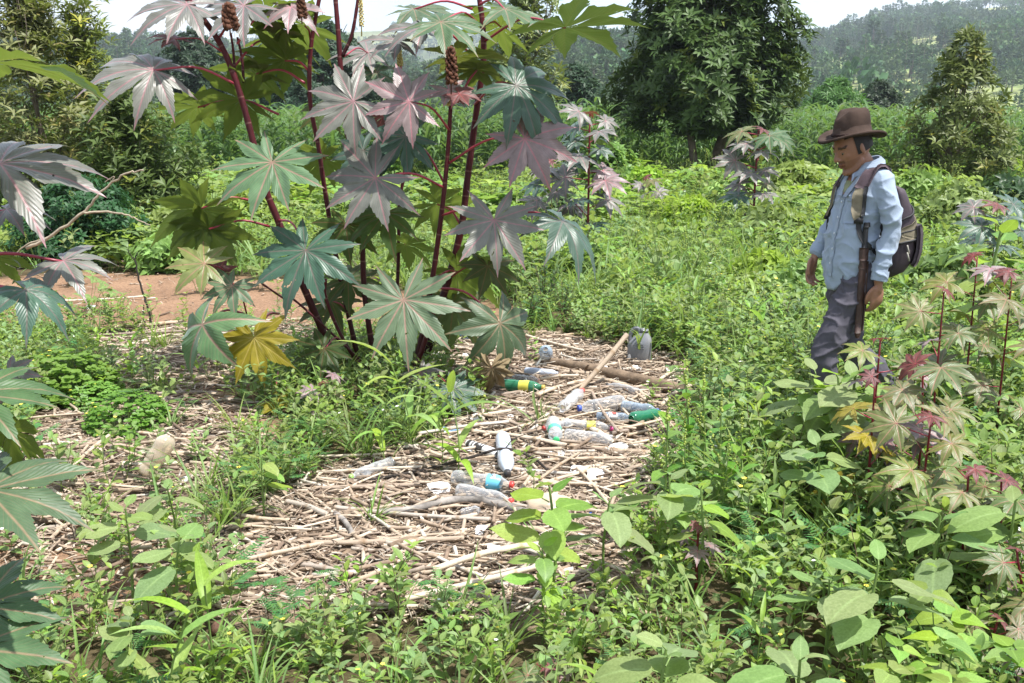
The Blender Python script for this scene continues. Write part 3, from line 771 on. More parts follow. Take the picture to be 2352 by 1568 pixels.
LV = [  # px, py, Y, radius px, angle, normal (right, up, towards camera), material, lobes, droop, fold, variant, node (px, py, Y)
    (625, 372, 5.75, 128, 100, (-.05, .62, .80), 'c_pale', 9, .22, .18, 1, (608, 440, 6.08)),
    (862, 408, 5.75, 118, 150, (-.10, .45, .88), 'c_purple', 9, .30, .22, 2, (1022, 432, 6.0)),
    (702, 575, 5.65, 128, 100, (-.15, .60, .78), 'c_blue', 9, .35, .22, 3, (640, 505, 6.1)),
    (927, 688, 5.55, 132, 85, (.02, .55, .84), 'c_pale', 9, .22, .20, 4, (985, 700, 6.0)),
    (1135, 505, 5.7, 112, 90, (.10, .50, .86), 'c_purple', 9, .28, .22, 5, (1013, 495, 6.0)),
    (940, 233, 5.7, 95, 165, (0, .40, .90), 'c_pink', 8, .25, .24, 6, (1033, 300, 6.0)),
    (812, 232, 5.75, 112, 165, (-.05, .45, .85), 'c_purple', 9, .28, .24, 7, (785, 200, 6.2)),
    (1185, 195, 5.8, 128, 30, (.15, .55, .75), 'c_blue', 9, .55, .25, 8, (1090, 240, 6.3)),
    (1205, 318, 5.75, 112, 20, (.05, .42, .85), 'c_pink', 8, .40, .25, 9, (1030, 375, 6.0)),
    (932, 312, 6.0, 100, 160, (-.05, .5, .8), 'c_blue', 9, .35, .22, 10, (1020, 420, 6.1)),
    (1148, 742, 5.6, 105, 85, (.45, .35, .70), 'c_green', 7, .65, .30, 11, (995, 660, 6.0)),
    (1050, 622, 6.25, 110, 45, (.10, .55, -.70), 'c_under', 9, .2, .2, 12, (1000, 640, 6.1)),
    (352, 160, 5.9, 135, 160, (.30, .75, .55), 'c_purple', 9, .55, .30, 13, (545, 195, 6.1)),
    (556, 228, 6.3, 115, 200, (0, .70, -.65), 'c_under', 9, .15, .2, 14, (570, 290, 6.1)),
    (455, 245, 6.5, 85, 190, (-.1, .65, -.6), 'c_under', 9, .2, .2, 15, (640, 262, 6.3)),
    (655, 138, 6.4, 105, 170, (0, .75, -.55), 'c_under', 9, .15, .2, 16, (712, 165, 6.3)),
    (700, 58, 6.4, 120, 175, (0, .80, -.5), 'c_under', 9, .2, .2, 17, (714, 100, 6.3)),
    (400, 88, 6.1, 55, 200, (.2, .8, .3), 'c_red', 8, .3, .2, 18, (510, 118, 6.1)),
    (430, 10, 6.0, 120, 170, (.1, .75, .45), 'c_purple', 9, .4, .25, 19, (470, 40, 6.1)),
    (560, 12, 6.0, 110, 150, (-.1, .7, .6), 'c_purple', 9, .35, .25, 20, (505, 85, 6.1)),
    (610, 28, 6.3, 100, 20, (0, .8, -.4), 'c_under', 9, .25, .2, 21, (545, 100, 6.1)),
    (668, 15, 6.15, 75, 60, (0, .75, .5), 'c_pink', 8, .35, .2, 22, (714, 40, 6.3)),
    (590, 168, 6.5, 95, 150, (.1, .7, -.5), 'c_under', 9, .25, .2, 23, (700, 190, 6.3)),
    (462, 478, 5.9, 112, 130, (-.45, .35, -.75), 'c_under', 9, .45, .25, 24, (580, 460, 6.08)),
    (480, 525, 5.95, 95, 105, (-.35, .3, -.8), 'c_under', 7, .55, .28, 25, (620, 520, 6.1)),
    (470, 605, 5.7, 78, 170, (.1, .70, .65), 'c_seedling', 8, .4, .2, 26, (540, 660, 6.0)),
    (533, 655, 5.7, 68, 110, (0, .65, .72), 'c_pale', 9, .25, .2, 27, (570, 735, 5.95)),
    (500, 625, 5.85, 45, 250, (.1, .6, .6), 'c_red', 7, .2, .2, 28, (540, 660, 6.0)),
    (583, 775, 5.5, 94, 75, (-.05, .42, .88), 'c_yellow', 9, .25, .22, 29, (640, 720, 6.0)),
    (628, 925, 5.45, 38, 20, (0, .8, .6), 'c_yellow', 6, .2, .2, 30, (640, 850, 5.9)),
    (1292, 508, 5.9, 115, 55, (.35, .75, .25), 'c_blue', 8, .75, .35, 31, (1140, 510, 6.2)),
    (1298, 62, 5.7, 175, 10, (-.1, .93, -.22), 'c_green', 8, .18, .45, 32, (1112, 95, 6.3)),
    (1012, 50, 5.8, 112, 20, (.1, .85, .45), 'c_green', 9, .35, .3, 33, (1105, 60, 6.3)),
    (975, 60, 6.1, 95, 190, (0, .8, .35), 'c_purple', 8, .4, .25, 34, (1085, 130, 6.3)),
    (1048, 128, 6.05, 118, 5, (0, .85, -.3), 'c_seedling', 9, .18, .3, 35, (1036, 225, 6.0)),
    (1095, 160, 6.1, 85, 170, (0, .8, -.35), 'c_under', 9, .25, .2, 36, (1050, 235, 6.0)),
    (912, 92, 6.2, 72, 170, (.1, .8, .4), 'c_purple', 8, .4, .25, 37, (920, 130, 6.7)),
    (1030, 205, 5.85, 48, 60, (0, .6, .6), 'c_pink', 7, .3, .2, 38, (1036, 232, 6.0)),
    (1055, 215, 5.8, 42, 10, (0, .7, .5), 'c_red', 6, .2, .2, 39, (1036, 232, 6.0)),
    (1150, 60, 6.5, 110, 200, (.2, .75, -.45), 'c_under', 9, .25, .2, 40, (1108, 60, 6.3)),
    (835, 345, 5.95, 75, 130, (-.2, .5, .75), 'c_blue', 9, .3, .22, 41, (800, 320, 6.2)),
    (745, 365, 6.5, 85, 150, (-.1, .6, -.6), 'c_under', 9, .2, .2, 42, (735, 365, 6.3)),
    (885, 490, 6.0, 98, 100, (-.1, .55, .4), 'c_under', 9, .35, .22, 43, (830, 545, 6.2)),
    (795, 515, 6.1, 92, 80, (-.1, .5, .6), 'c_under', 9, .35, .22, 44, (770, 580, 6.3)),
    (1005, 468, 6.45, 92, 30, (0, .6, -.6), 'c_under', 9, .2, .2, 45, (1060, 520, 6.3)),
    (930, 560, 6.6, 75, 60, (.1, .6, -.5), 'c_under', 8, .2, .2, 46, (917, 500, 6.7)),
    (800, 640, 6.3, 82, 60, (0, .6, .5), 'c_under', 9, .3, .2, 47, (838, 680, 6.2)),
    (1040, 700, 6.3, 95, 60, (.2, .45, .6), 'c_under', 8, .5, .25, 48, (1000, 740, 6.3)),
    (935, 948, 5.35, 92, 110, (-.1, .68, .68), 'c_blue', 9, .3, .22, 49, (940, 880, 5.9)),
    (1040, 893, 5.4, 72, 60, (.1, .72, .62), 'c_blue', 9, .3, .22, 50, (955, 880, 5.9)),
    (965, 855, 5.6, 55, 70, (0, .6, .6), 'c_purple', 9, .45, .22, 51, (945, 880, 5.9)),
    (735, 865, 5.7, 62, 80, (-.1, .7, .6), 'c_under', 9, .3, .22, 52, (800, 880, 6.1)),
    (745, 800, 5.75, 70, 120, (-.1, .6, .7), 'c_under', 9, .3, .22, 53, (790, 790, 6.2)),
    (1128, 845, 5.5, 62, 95, (.1, .1, .95), 'c_dry', 9, 1.2, 1.2, 54, (1085, 800, 5.8)),
    (465, 745, 5.5, 112, 110, (-.5, .45, .65), 'c_pale', 5, .6, .5, 55, (560, 720, 5.9)),
    (865, 165, 6.4, 70, 150, (0, .6, .5), 'c_green', 8, .35, .22, 56, (918, 170, 6.7)),
    (880, 265, 6.5, 62, 100, (0, .5, .6), 'c_red', 8, .35, .22, 57, (925, 260, 6.7)),
    (760, 250, 6.5, 70, 200, (0, .5, .5), 'c_under', 8, .35, .22, 58, (785, 260, 6.2)),
    (620, 88, 6.5, 105, 10, (.1, .8, -.45), 'c_under', 9, .2, .2, 60, (540, 150, 6.2)),
    (950, 20, 6.4, 90, 20, (0, .8, .3), 'c_green', 9, .3, .2, 63, (1085, 20, 6.3)),
    (1160, 20, 6.0, 100, 15, (.1, .8, .3), 'c_green', 9, .35, .2, 64, (1100, 10, 6.3)),
    (845, 120, 6.5, 80, 190, (0, .7, .4), 'c_purple', 9, .35, .2, 65, (790, 130, 6.2)),
    (760, 690, 6.35, 75, 100, (0, .6, .5), 'c_under', 9, .35, .2, 70, (800, 720, 6.3)),
    (1120, 610, 6.1, 70, 70, (.2, .5, .6), 'c_under', 8, .4, .22, 59, (1030, 640, 6.3)),
]
for (px, py, Y, rad, ang, nv, mt, nl, dr, fo, va, nd) in LV:
    img_leaf(root, rp, px, py, Y, rad, ang, nv, mt, nl, dr * (.45 if nv[2] > .5 and dr < .5 else .8), fo * .7, va, nd, pet_r=.0065 if rad > 80 else .0045, ruf=.30 if mt == 'c_dry' else .045)
fruit_spike(root, rp, 528, 66, 5.7, 50, 40)
fruit_spike(root, rp, 1036, 192, 5.55, 76, 32)
fruit_spike(root, rp, 693, 40, 5.8, 45, 26)
fruit_spike(root, rp, 1030, 240, 5.9, 14, 20, 'c_bud')
fruit_spike(root, rp, 830, 60, 6.1, 70, 14, 'c_bud')
fruit_spike(root, rp, 918, 150, 6.5, 34, 16, 'c_bud')

# --- plant at the left edge, close to the camera
rp = ground(-260, 1560); root = empty('castor_plant', rp)
tag(root, 'castor plant close to the camera reaching in over the left edge', 'castor plant')
img_stem(root, rp, [(-260, 1560, 2.85), (-230, 1200, 2.8), (-190, 800, 2.8), (-150, 450, 2.8), (-130, 200, 2.8), (-120, 60, 2.8)], 40)
for (px, py, Y, rad, ang, nv, mt, nl, dr, fo, va, nd) in [
    (0, 375, 2.75, 205, 22, (.10, .86, .42), 'c_purple', 9, .28, .22, 71, (-150, 440, 2.8)),
    (-20, 140, 2.7, 225, 8, (.05, .97, -.10), 'c_under', 9, .15, .25, 72, (-130, 210, 2.8)),
    (145, 598, 2.85, 100, 25, (0, .88, .36), 'c_purple', 8, .35, .25, 73, (-170, 640, 2.8)),
    (60, 665, 2.7, 100, 55, (.30, .85, .3), 'c_blue', 7, .6, .3, 74, (-180, 720, 2.8)),
    (15, 480, 2.9, 80, 20, (0, .9, .3), 'c_purple', 8, .35, .25, 75, (-160, 560, 2.8)),
    (-30, 590, 2.95, 95, 30, (0, .6, -.5), 'c_under', 8, .2, .2, 76, (-165, 600, 2.8)),
    (-30, 1125, 2.3, 205, 22, (.05, .92, .34), 'c_green', 9, .22, .2, 77, (-230, 1200, 2.8)),
    (-60, 905, 2.45, 170, 12, (.05, .9, .32), 'c_green', 9, .2, .22, 78, (-215, 950, 2.8)),
    (20, 985, 2.6, 120, 70, (.25, .35, -.7), 'c_under', 8, .35, .25, 79, (-215, 1000, 2.8)),
    (-45, 1395, 2.3, 160, 5, (.05, .88, .4), 'c_green', 8, .22, .2, 80, (-240, 1400, 2.8)),
    (-70, 1490, 2.2, 185, 15, (.05, .88, .4), 'c_green', 8, .22, .2, 81, (-250, 1480, 2.8)),
    (20, 855, 2.75, 60, 60, (.2, .5, .6), 'c_purple', 7, .4, .3, 82, (-200, 860, 2.8)),
]:
    img_leaf(root, rp, px, py, Y, rad, ang, nv, mt, nl, dr, fo, va, nd, pet_r=.005)

# --- seedlings and half grown plants
def seedling(label, px, pytop, Y, hpx, leafpx, nleaf, mats, seed, name='castor_seedling', lean=0.0, stemw=.005, young=True, low=0.25):
    """foot on the ground at distance Y; top of the stem at photo point (px, pytop)"""
    g = np.random.default_rng(seed); leafpx *= 1.2 if nleaf < 15 else 1.1; nleaf += 2 if nleaf < 12 else 0
    top = at(px, pytop, Y); x, y = top[0] + lean, Y; z0 = float(hgt(x, y)); rp = np.array((x, y, z0)); H = top[2] - z0
    H = max(H, .12)
    root = empty(name, rp); tag(root, label, 'castor plant', 'young castor plants')
    sp = spline([(0, 0, 0), (-lean * .3 + g.normal(0, .012), g.normal(0, .012), H * .5), (-lean, 0, H)], 8)
    b = MB(); V, F, uv = tube(sp, np.linspace(stemw * 1.25, stemw * .7, 8), 7); b.add(V, F, uv, (2.2, 1.5, 1.5)); b.build('stem', M['c_stem'], root)
    k = 1 / ppm(Y)
    for i in range(nleaf):
        f = i / max(1, nleaf - 1); hf = low + (1 - low) * (1 - f) ** .8; a = seed + i * 2.4 + g.uniform(-.3, .3)
        s = np.array([np.interp(hf * H, sp[:, 2], sp[:, j]) for j in range(3)])
        Lr = leafpx * k * g.uniform(.75, 1.15) * (.62 if i == 0 and young else 1)
        out = np.array((math.cos(a), math.sin(a), 0)); pl = Lr * g.uniform(.55, 1.05) * (.35 if i == 0 else 1)
        e = s + out * pl + np.array((0, 0, pl * g.uniform(.1, .6)))
        b = MB(); b.add(*tube(spline([s, s * .5 + e * .5 + np.array((0, 0, -.02 * pl)), e], 6), np.linspace(stemw * .55, stemw * .35, 6), 5)); b.build('petiole', M['c_pet'], root)
        m = 'c_red' if (i == 0 and young) else mats[g.integers(0, len(mats))]
        n = np.array((0, -.75, 1.0)) + .3 * out + g.normal(0, .18, 3)
        o = link('leaf', castor_mesh(m, 8, .28, .2, int(g.integers(0, 4)), .05, 7), root); setm(o, frame(out + np.array((0, 0, -.2)), n), e, Lr)
    return root
SD, PU, GR, YL, BL, PK = 'c_seedling', 'c_purple', 'c_green', 'c_yellow', 'c_blue', 'c_pink'
for a in [
    ('young castor plant with red stem right of the hanging hand', 2168, 672, 4.3, 0, 50, 5, [SD, PK], 101),
    ('young castor plant with pink top leaf against the dark trouser leg', 2022, 782, 3.9, 0, 55, 6, [SD, PK, SD], 102),
    ('bushy young castor with pale pinkish leaves low in front of the man', 2120, 842, 3.75, 0, 72, 9, [SD, SD, PK], 103),
    ('young castor with one large golden leaf below the dark trouser leg', 2010, 868, 3.7, 0, 58, 4, [YL, 'c_yellow', SD], 104),
    ('yellow-green young castor low in the weeds below the pinkish bushy one', 2140, 955, 3.45, 0, 66, 8, [SD, SD, PK], 105),
    ('young castor with a pink leaf pair at the right side of the weeds', 2225, 1075, 3.2, 0, 62, 6, [SD, SD, PK], 106),
    ('young castor with reddish flat leaves near the right edge', 2300, 1105, 3.15, 0, 66, 6, [SD, PK, SD], 107),
    ('young castor with a grey-pink leaf at the lower right edge', 2335, 1265, 2.8, 0, 60, 5, [SD, SD], 108),
    ('pale castor plant beside the backpack near the right edge', 2245, 590, 5.0, 0, 52, 8, [SD, SD, PK], 109),
    ('pale castor plant at the right edge beside the backpack height', 2325, 628, 4.8, 0, 58, 8, [SD, SD], 110),
    ('dark purple-green castor plant at the right edge behind the man', 2292, 470, 9.0, 0, 55, 12, [BL, PU, BL], 111),
    ('pinkish castor seedling below the yellow leaf of the tall plant', 738, 878, 5.3, 0, 32, 4, [SD, PK], 112),
    ('small reddish castor seedling at the bottom edge of the weeds', 1252, 1535, 2.5, 0, 44, 4, [PK, SD], 113),
    ('castor seedling in the lower right corner with brownish leaves', 2290, 1430, 2.65, 0, 60, 5, [SD, PK], 114),
    ('small brownish castor seedling in the weeds right of the litter', 1605, 1205, 3.15, 0, 38, 4, [PK, SD], 117),
]:
    seedling(*a)
seedling('half grown castor plant with red stems left of the hat', 1742, 300, 13.5, 0, 50, 22, [GR, PU, SD, BL], 120, 'castor_plant', stemw=.016, low=.15)
seedling('purple leaved castor plant behind the tall one to its right', 1355, 262, 12.5, 0, 50, 18, [PU, BL, PK], 121, 'castor_plant', stemw=.014, low=.2)
seedling('small purple castor plant low in the weeds left of the big tree', 1492, 408, 16.5, 0, 28, 7, [PU, SD], 122, 'castor_plant')
seedling('purple castor plant right behind the tall plant at knee height', 1270, 372, 13.0, 0, 42, 10, [PU, BL], 123, 'castor_plant')

# ------------------------------------------------------------------ weeds: leaf shapes shared by all plants
OV = (.18, .72, 1.0, .86, .52, 0)
SHOVEL = tuple(np.array([(max(t_, .012) ** .55) * (1 - t_) ** .85 * 2.02 for t_ in np.linspace(0, 1, 21)]))
HEART = (.55, 1.0, .98, .78, .48, .18, 0)
LEAF = {}
def defleaf(key, Ln, W, mat, **k):
    V, F, uv = blade(Ln, W, **k); LEAF[key] = (V, F, uv, mat, MB().add(V, F, uv).mesh('leaf', M[mat]))
for i, dr in enumerate((.25, .6, .95)):
    defleaf('weed%d' % i, 1, .58, 'weed', n=4, fold=.35 - .1 * i, droop=dr, shape=OV)
    defleaf('grey%d' % i, 1, .62, 'weed_grey', n=4, fold=.3, droop=dr, shape=OV)
    defleaf('dark%d' % i, 1, .45, 'weed_dark', n=3, fold=.3, droop=dr, shape=OV)
    defleaf('bright%d' % i, 1, .5, 'weed_bright', n=4, fold=.35, droop=dr, shape=OV)
    defleaf('shovel%d' % i, 1, .78, 'weed_grey', n=12, fold=.12, droop=dr * .9, shape=SHOVEL, wav=.05, across=2, serr=.025)
    defleaf('tith%d' % i, 1, .74, 'weed_bright', n=12, fold=.14, droop=dr * 1.0, shape=SHOVEL, wav=.05, across=2, serr=.035)
    defleaf('heart%d' % i, 1, .82, 'weed', n=5, fold=.2, droop=dr * .8, shape=HEART)
    defleaf('bean%d' % i, 1, .72, 'weed_bright', n=5, fold=.2, droop=dr * .8, shape=HEART)
    defleaf('amar%d' % i, 1, .55, 'amar', n=4, fold=.3, droop=dr, shape=OV)
    defleaf('grass%d' % i, 1, .035, 'grass', n=6, fold=.5, droop=dr * 1.9 + .1, shape=(.7, 1, .9, .6, 0))
    defleaf('broadgrass%d' % i, 1, .16, 'weed_bright', n=6, fold=.4, droop=dr * 1.4 + .1, shape=(.5, 1, .9, .55, 0))
    defleaf('maize%d' % i, 1, .115, 'maize', n=7, fold=.5, droop=dr * 1.8 + .5, shape=(.7, 1, 1, .8, .45, 0), wav=.15)
    defleaf('spire%d' % i, 1, .2, 'weed', n=3, fold=.3, droop=dr, shape=(.5, 1, .7, 0))
    defleaf('pin%d' % i, 1, .34, 'fern', n=2, fold=.2, droop=dr * .5, shape=(.8, 1, .6))
    defleaf('clover%d' % i, 1, .95, 'clover', n=2, fold=.3, droop=dr * .5, shape=(.3, 1, .6))

def plant_spec(kind, seed):
    """list of stems (pts, radii, material) and leaves (key, frame, base, size)"""
    g = np.random.default_rng(seed); S, Lf, X = [], [], []
    U = lambda a, b: float(g.uniform(a, b))
    def pairs(stem, key, n, L0, L1, start=.2, a0=0.0, lift=.45, per=2):
        n_ = len(stem)
        for i in range(n):
            f = start + (1 - start) * i / (n - 1); p = np.array([np.interp(f, np.linspace(0, 1, n_), stem[:, j]) for j in range(3)])
            s = (L1 + (L0 - L1) * math.sin(min(1, (1 - f) * 1.5 + .25) * 1.57)) * U(.8, 1.2)
            for q in range(per):
                a = a0 + i * 1.57 * (1 if per == 2 else .7) + q * 2 * math.pi / per + U(-.3, .3)
                d = np.array((math.cos(a), math.sin(a), lift + .5 * f + U(-.25, .25)))
                Lf.append((key + str(g.integers(0, 3)), frame(d, (0, 0, 1)), p + d * .004, s))
    if kind in ('leafy', 'leafyg', 'leafyb'):
        H = U(.17, .33); k = {'leafy': 'weed', 'leafyg': 'grey', 'leafyb': 'bright'}[kind]
        st = spline([(0, 0, 0), (U(-.03, .03), U(-.03, .03), H * .5), (U(-.06, .06), U(-.06, .06), H)], 6)
        S.append((st, np.linspace(.0028, .0012, 6), 'stem' if U(0, 1) < .6 else 'stem_brown')); pairs(st, k, 5, .072, .03, .22, U(0, 3))
        for i in range(2):
            s = st[2 + i]; a = U(0, 6.28); e = s + np.array((math.cos(a) * .07, math.sin(a) * .07, U(.06, .12)))
            br = spline([s, s * .5 + e * .5 + np.array((math.cos(a), math.sin(a), 0)) * .015, e], 4); S.append((br, .0013, 'stem')); pairs(br, k, 2, .055, .04, .5, U(0, 3))
        if U(0, 1) < .35: X.append(('f', st[-1] + np.array((0, 0, .012)), .007, 'yflower' if U(0, 1) < .7 else 'wflower'))
    elif kind in ('shovel', 'tith'):
        H = .34
        st = spline([(0, 0, 0), (U(-.02, .02), U(-.02, .02), H * .5), (0, 0, H)], 6); S.append((st, np.linspace(.006, .003, 6), 'stem'))
        for i in range(8 if kind == 'shovel' else 10):
            f = 1 - .055 * i; a = i * 2.2 + seed + U(-.25, .25); s = (.06 if i < 2 else (.142 if kind == 'shovel' else .115) * U(.8, 1.15))
            p = np.array((0, 0, H * f)); d = np.array((math.cos(a), math.sin(a), (1.1 if i < 2 else .35 + U(-.15, .2))))
            pe = p + nrm(d) * s * .22; S.append((np.array((p, pe)), .0018, 'stem'))
            Lf.append((kind + str(g.integers(0, 3)), frame(d - np.array((0, 0, .25)), (0, -.25, 1)), pe, s))
    elif kind in ('dark',):
        H = .5
        for q in range(7):
            a = U(0, 6.28); e = np.array((math.cos(a) * U(.05, .22), math.sin(a) * U(.05, .22), H * U(.6, 1)))
            st = spline([(0, 0, 0), e * .5 + np.array((0, 0, .06)), e], 6); S.append((st, np.linspace(.004, .0015, 6), 'stem_brown')); pairs(st, 'dark', 9, .055, .025, .25, U(0, 3), .5)
    elif kind == 'grass':
        for i in range(15):
            a = U(0, 6.28); d = np.array((math.cos(a) * U(.1, .7), math.sin(a) * U(.1, .7), 1)); Lf.append(('grass' + str(g.integers(0, 3)), frame(d, (-d[0], -d[1], .2)), np.array((U(-.02, .02), U(-.02, .02), 0)), U(.18, .42)))
    elif kind == 'bladegrass':
        st = spline([(0, 0, 0), (U(-.03, .03), 0, .14), (U(-.06, .06), U(-.03, .03), .30)], 6); S.append((st, .0025, 'stem'))
        for i in range(7):
            a = i * 2.6 + U(-.4, .4); p = st[min(5, 1 + i // 2 + (i > 3))]; d = np.array((math.cos(a), math.sin(a), U(.5, 1.3))); Lf.append(('broadgrass' + str(g.integers(0, 3)), frame(d, (-d[0], -d[1], .6)), p, U(.13, .22)))
    elif kind == 'tallgrass':
        for i in range(9):
            a = U(0, 6.28); r = U(0, .06); H = U(.5, .85); e = np.array((math.cos(a) * (r + .10), math.sin(a) * (r + .1), H))
            S.append((spline([(r * math.cos(a), r * math.sin(a), 0), e * np.array((.4, .4, .5)), e], 5), np.linspace(.0022, .001, 5), 'stem'))
            for j in range(5): X.append(('b', e + np.array((U(-.012, .012), U(-.012, .012), -.012 * j)), .005, 'seed'))
        for i in range(16):
            a = U(0, 6.28); d = np.array((math.cos(a) * U(.1, .6), math.sin(a) * U(.1, .6), 1)); Lf.append(('grass' + str(g.integers(0, 3)), frame(d, (-d[0], -d[1], .2)), np.array((U(-.06, .06), U(-.06, .06), 0)), U(.3, .6)))
    elif kind == 'spire':
        H = U(.55, .95)
        for q in range(3):
            a = U(0, 6.28); e = np.array((math.cos(a) * .08, math.sin(a) * .08, H * U(.7, 1))); st = spline([(0, 0, 0), e * .5, e], 6); S.append((st, np.linspace(.004, .0018, 6), 'stem'))
            for i in range(34):
                f = .2 + .8 * i / 33; p = np.array([np.interp(f, np.linspace(0, 1, 6), st[:, j]) for j in range(3)]); a2 = i * 2.4; d = np.array((math.cos(a2), math.sin(a2), .5 + .5 * f)); Lf.append(('spire' + str(g.integers(0, 3)), frame(d, (0, 0, 1)), p, U(.06, .10) * (1.15 - .6 * f)))
    elif kind == 'mimosa':
        H = U(.2, .32); st = spline([(0, 0, 0), (U(-.03, .03), U(-.03, .03), H * .6), (U(-.05, .05), U(-.05, .05), H)], 5); S.append((st, .0016, 'stem_brown'))
        for i in range(7):
            a = i * 2.4 + U(-.3, .3); p = st[min(4, 1 + i // 2)]; d = nrm((math.cos(a), math.sin(a), U(.1, .6))); fl = U(.08, .13); S.append((np.array((p, p + d * fl)), .0007, 'stem'))
            for j in range(9):
                for sd in (-1, 1):
                    sid = np.cross(d, (0, 0, 1)) * sd; Lf.append(('pin' + str(g.integers(0, 3)), frame(sid + d * .35, (0, 0, 1)), p + d * fl * (j + 1) / 9.5, .024))
    elif kind == 'amaranth':
        H = .5; st = spline([(0, 0, 0), (U(-.02, .02), U(-.02, .02), H * .5), (U(-.04, .04), 0, H)], 7); S.append((st, np.linspace(.006, .003, 7), 'stem')); pairs(st, 'amar', 7, .10, .05, .15, 0, .3, 2)
        for f in (1.0, .72, .6):
            p = np.array([np.interp(f, np.linspace(0, 1, 7), st[:, j]) for j in range(3)]); a = U(0, 6.28); tl = np.array((0, 0, 1.0)) if f == 1 else nrm((math.cos(a) * .7, math.sin(a) * .7, 1))
            for j in range(15): X.append(('b', p + tl * (j * .010) + g.normal(0, .003, 3), .0075 * (1 - .04 * j), 'seed'))
    elif kind == 'bean':
        for q in range(9):
            a = U(0, 6.28); r = U(.03, .20); e = np.array((math.cos(a) * r, math.sin(a) * r, U(.14, .36))); S.append((spline([(e[0] * .3, e[1] * .3, 0), e * .6 + np.array((0, 0, .04)), e], 4), .0018, 'stem'))
            a2 = U(0, 6.28); s = U(.065, .11)
            for j in range(3):
                d = np.array((math.cos(a2 + j * 1.75 - 1.75), math.sin(a2 + j * 1.75 - 1.75), U(-.1, .25))); Lf.append((('bean' if seed % 2 else 'heart') + str(g.integers(0, 3)), frame(d, (0, -.2, 1)), e + d * .012, s))
    elif kind == 'clover':
        for q in range(430):
            d = rdir1(g); r = U(.8, 1.02); p = np.array((d[0] * .26, d[1] * .26, abs(d[2]) * .22 + .02)) * r
            if q % 3 == 0: S.append((np.array((p * np.array((.5, .5, 0)), p)), .0010, 'stem'))
            a = U(0, 6.28)
            for j in range(4): dd = np.array((math.cos(a + j * 1.57), math.sin(a + j * 1.57), .15)); Lf.append(('clover' + str(g.integers(0, 3)), frame(dd, d + np.array((0, -.2, .8))), p, .026))
            if U(0, 1) < .05: X.append(('f', p + d * .015, .006, 'yflower'))
    elif kind == 'maize':
        H = U(1.75, 2.1); st = spline([(0, 0, 0), (U(-.04, .04), U(-.04, .04), H * .5), (U(-.08, .08), U(-.08, .08), H)], 6); S.append((st, np.linspace(.014, .006, 6), 'stem')); a0 = U(0, 3.14)
        for i in range(11):
            f = .2 + .78 * i / 10; p = np.array([np.interp(f, np.linspace(0, 1, 6), st[:, j]) for j in range(3)]); a = a0 + i * 3.14 + U(-.5, .5)
            d = np.array((math.cos(a), math.sin(a), U(1.0, 1.8))); Lf.append(('maize' + str(g.integers(0, 3)), frame(d, (-d[0], -d[1], .5)), p, U(.6, .95) * (1 if .25 < f < .9 else .7)))
    return S, Lf, X
def rdir1(g):
    z = g.uniform(-.1, 1); a = g.uniform(0, 6.28); r = math.sqrt(max(0, 1 - z * z)); return np.array((r * math.cos(a), r * math.sin(a), z))
def stem_mb(S, X, b=None, mats=None):
    b = b or MB(); mats = mats if mats is not None else []
    def mi(k):
        if k not in mats: mats.append(k)
        return mats.index(k)
    for pts, r, m in S:
        V, F, uv = tube(pts, r, 5, cap=False); b.add(V, F, uv, mat=mi(m))
    for ty, p, r, m in X:
        if ty == 'f':      # small flower: five petals
            for j in range(5):
                a = j * 1.257; V, F, uv = blade(r * 1.6, r * 1.3, n=2, fold=.1, droop=.3, shape=(.4, 1, .5)); b.add(V, F, uv, M=frame((math.cos(a), math.sin(a), .35), (0, 0, 1)), loc=p, mat=mi(m))
        else:
            V, F = sphere(r, r, r * 1.1, 6, 4); b.add(V, F, loc=p, mat=mi(m))
    return b, mats
def plant_joined(kind, seed):
    S, Lf, X = plant_spec(kind, seed); b, mats = stem_mb(S, X)
    for key, M3, p, s in Lf:
        V, F, uv, m, me = LEAF[key]
        if m not in mats: mats.append(m)
        b.add(V * s, F, uv, col=(1, 1, 1), M=M3, loc=p, mat=mats.index(m))
    return b.mesh(kind + '_plant', [M[m] for m in mats])
_specs = {}
def plant_parts(name, kind, seed, loc, rz, s, label, cat, group=None, tilt=0.0):
    """one plant: a foot Empty, its stem and every leaf as a part"""
    key = (kind, seed)
    if key not in _specs:
        S, Lf, X = plant_spec(kind, seed); b, mats = stem_mb(S, X)
        _specs[key] = ([] if not S and not X else [(b.mesh('stem', [M[m] for m in mats]))], Lf)
    st, Lf = _specs[key]
    root = empty(name, loc, rz); root.scale = (s, s, s); root.rotation_euler[0] = tilt
    tag(root, label, cat, group)
    for m in st: link('stem', m, root)
    for lk, M3, p, sz in Lf:
        o = link('leaf', LEAF[lk][4], root); setm(o, M3, p, sz)
    return root
def foot(px, pytop, H):
    p = ground(px, pytop, H); return np.array((p[0], p[1], float(hgt(p[0], p[1]))))

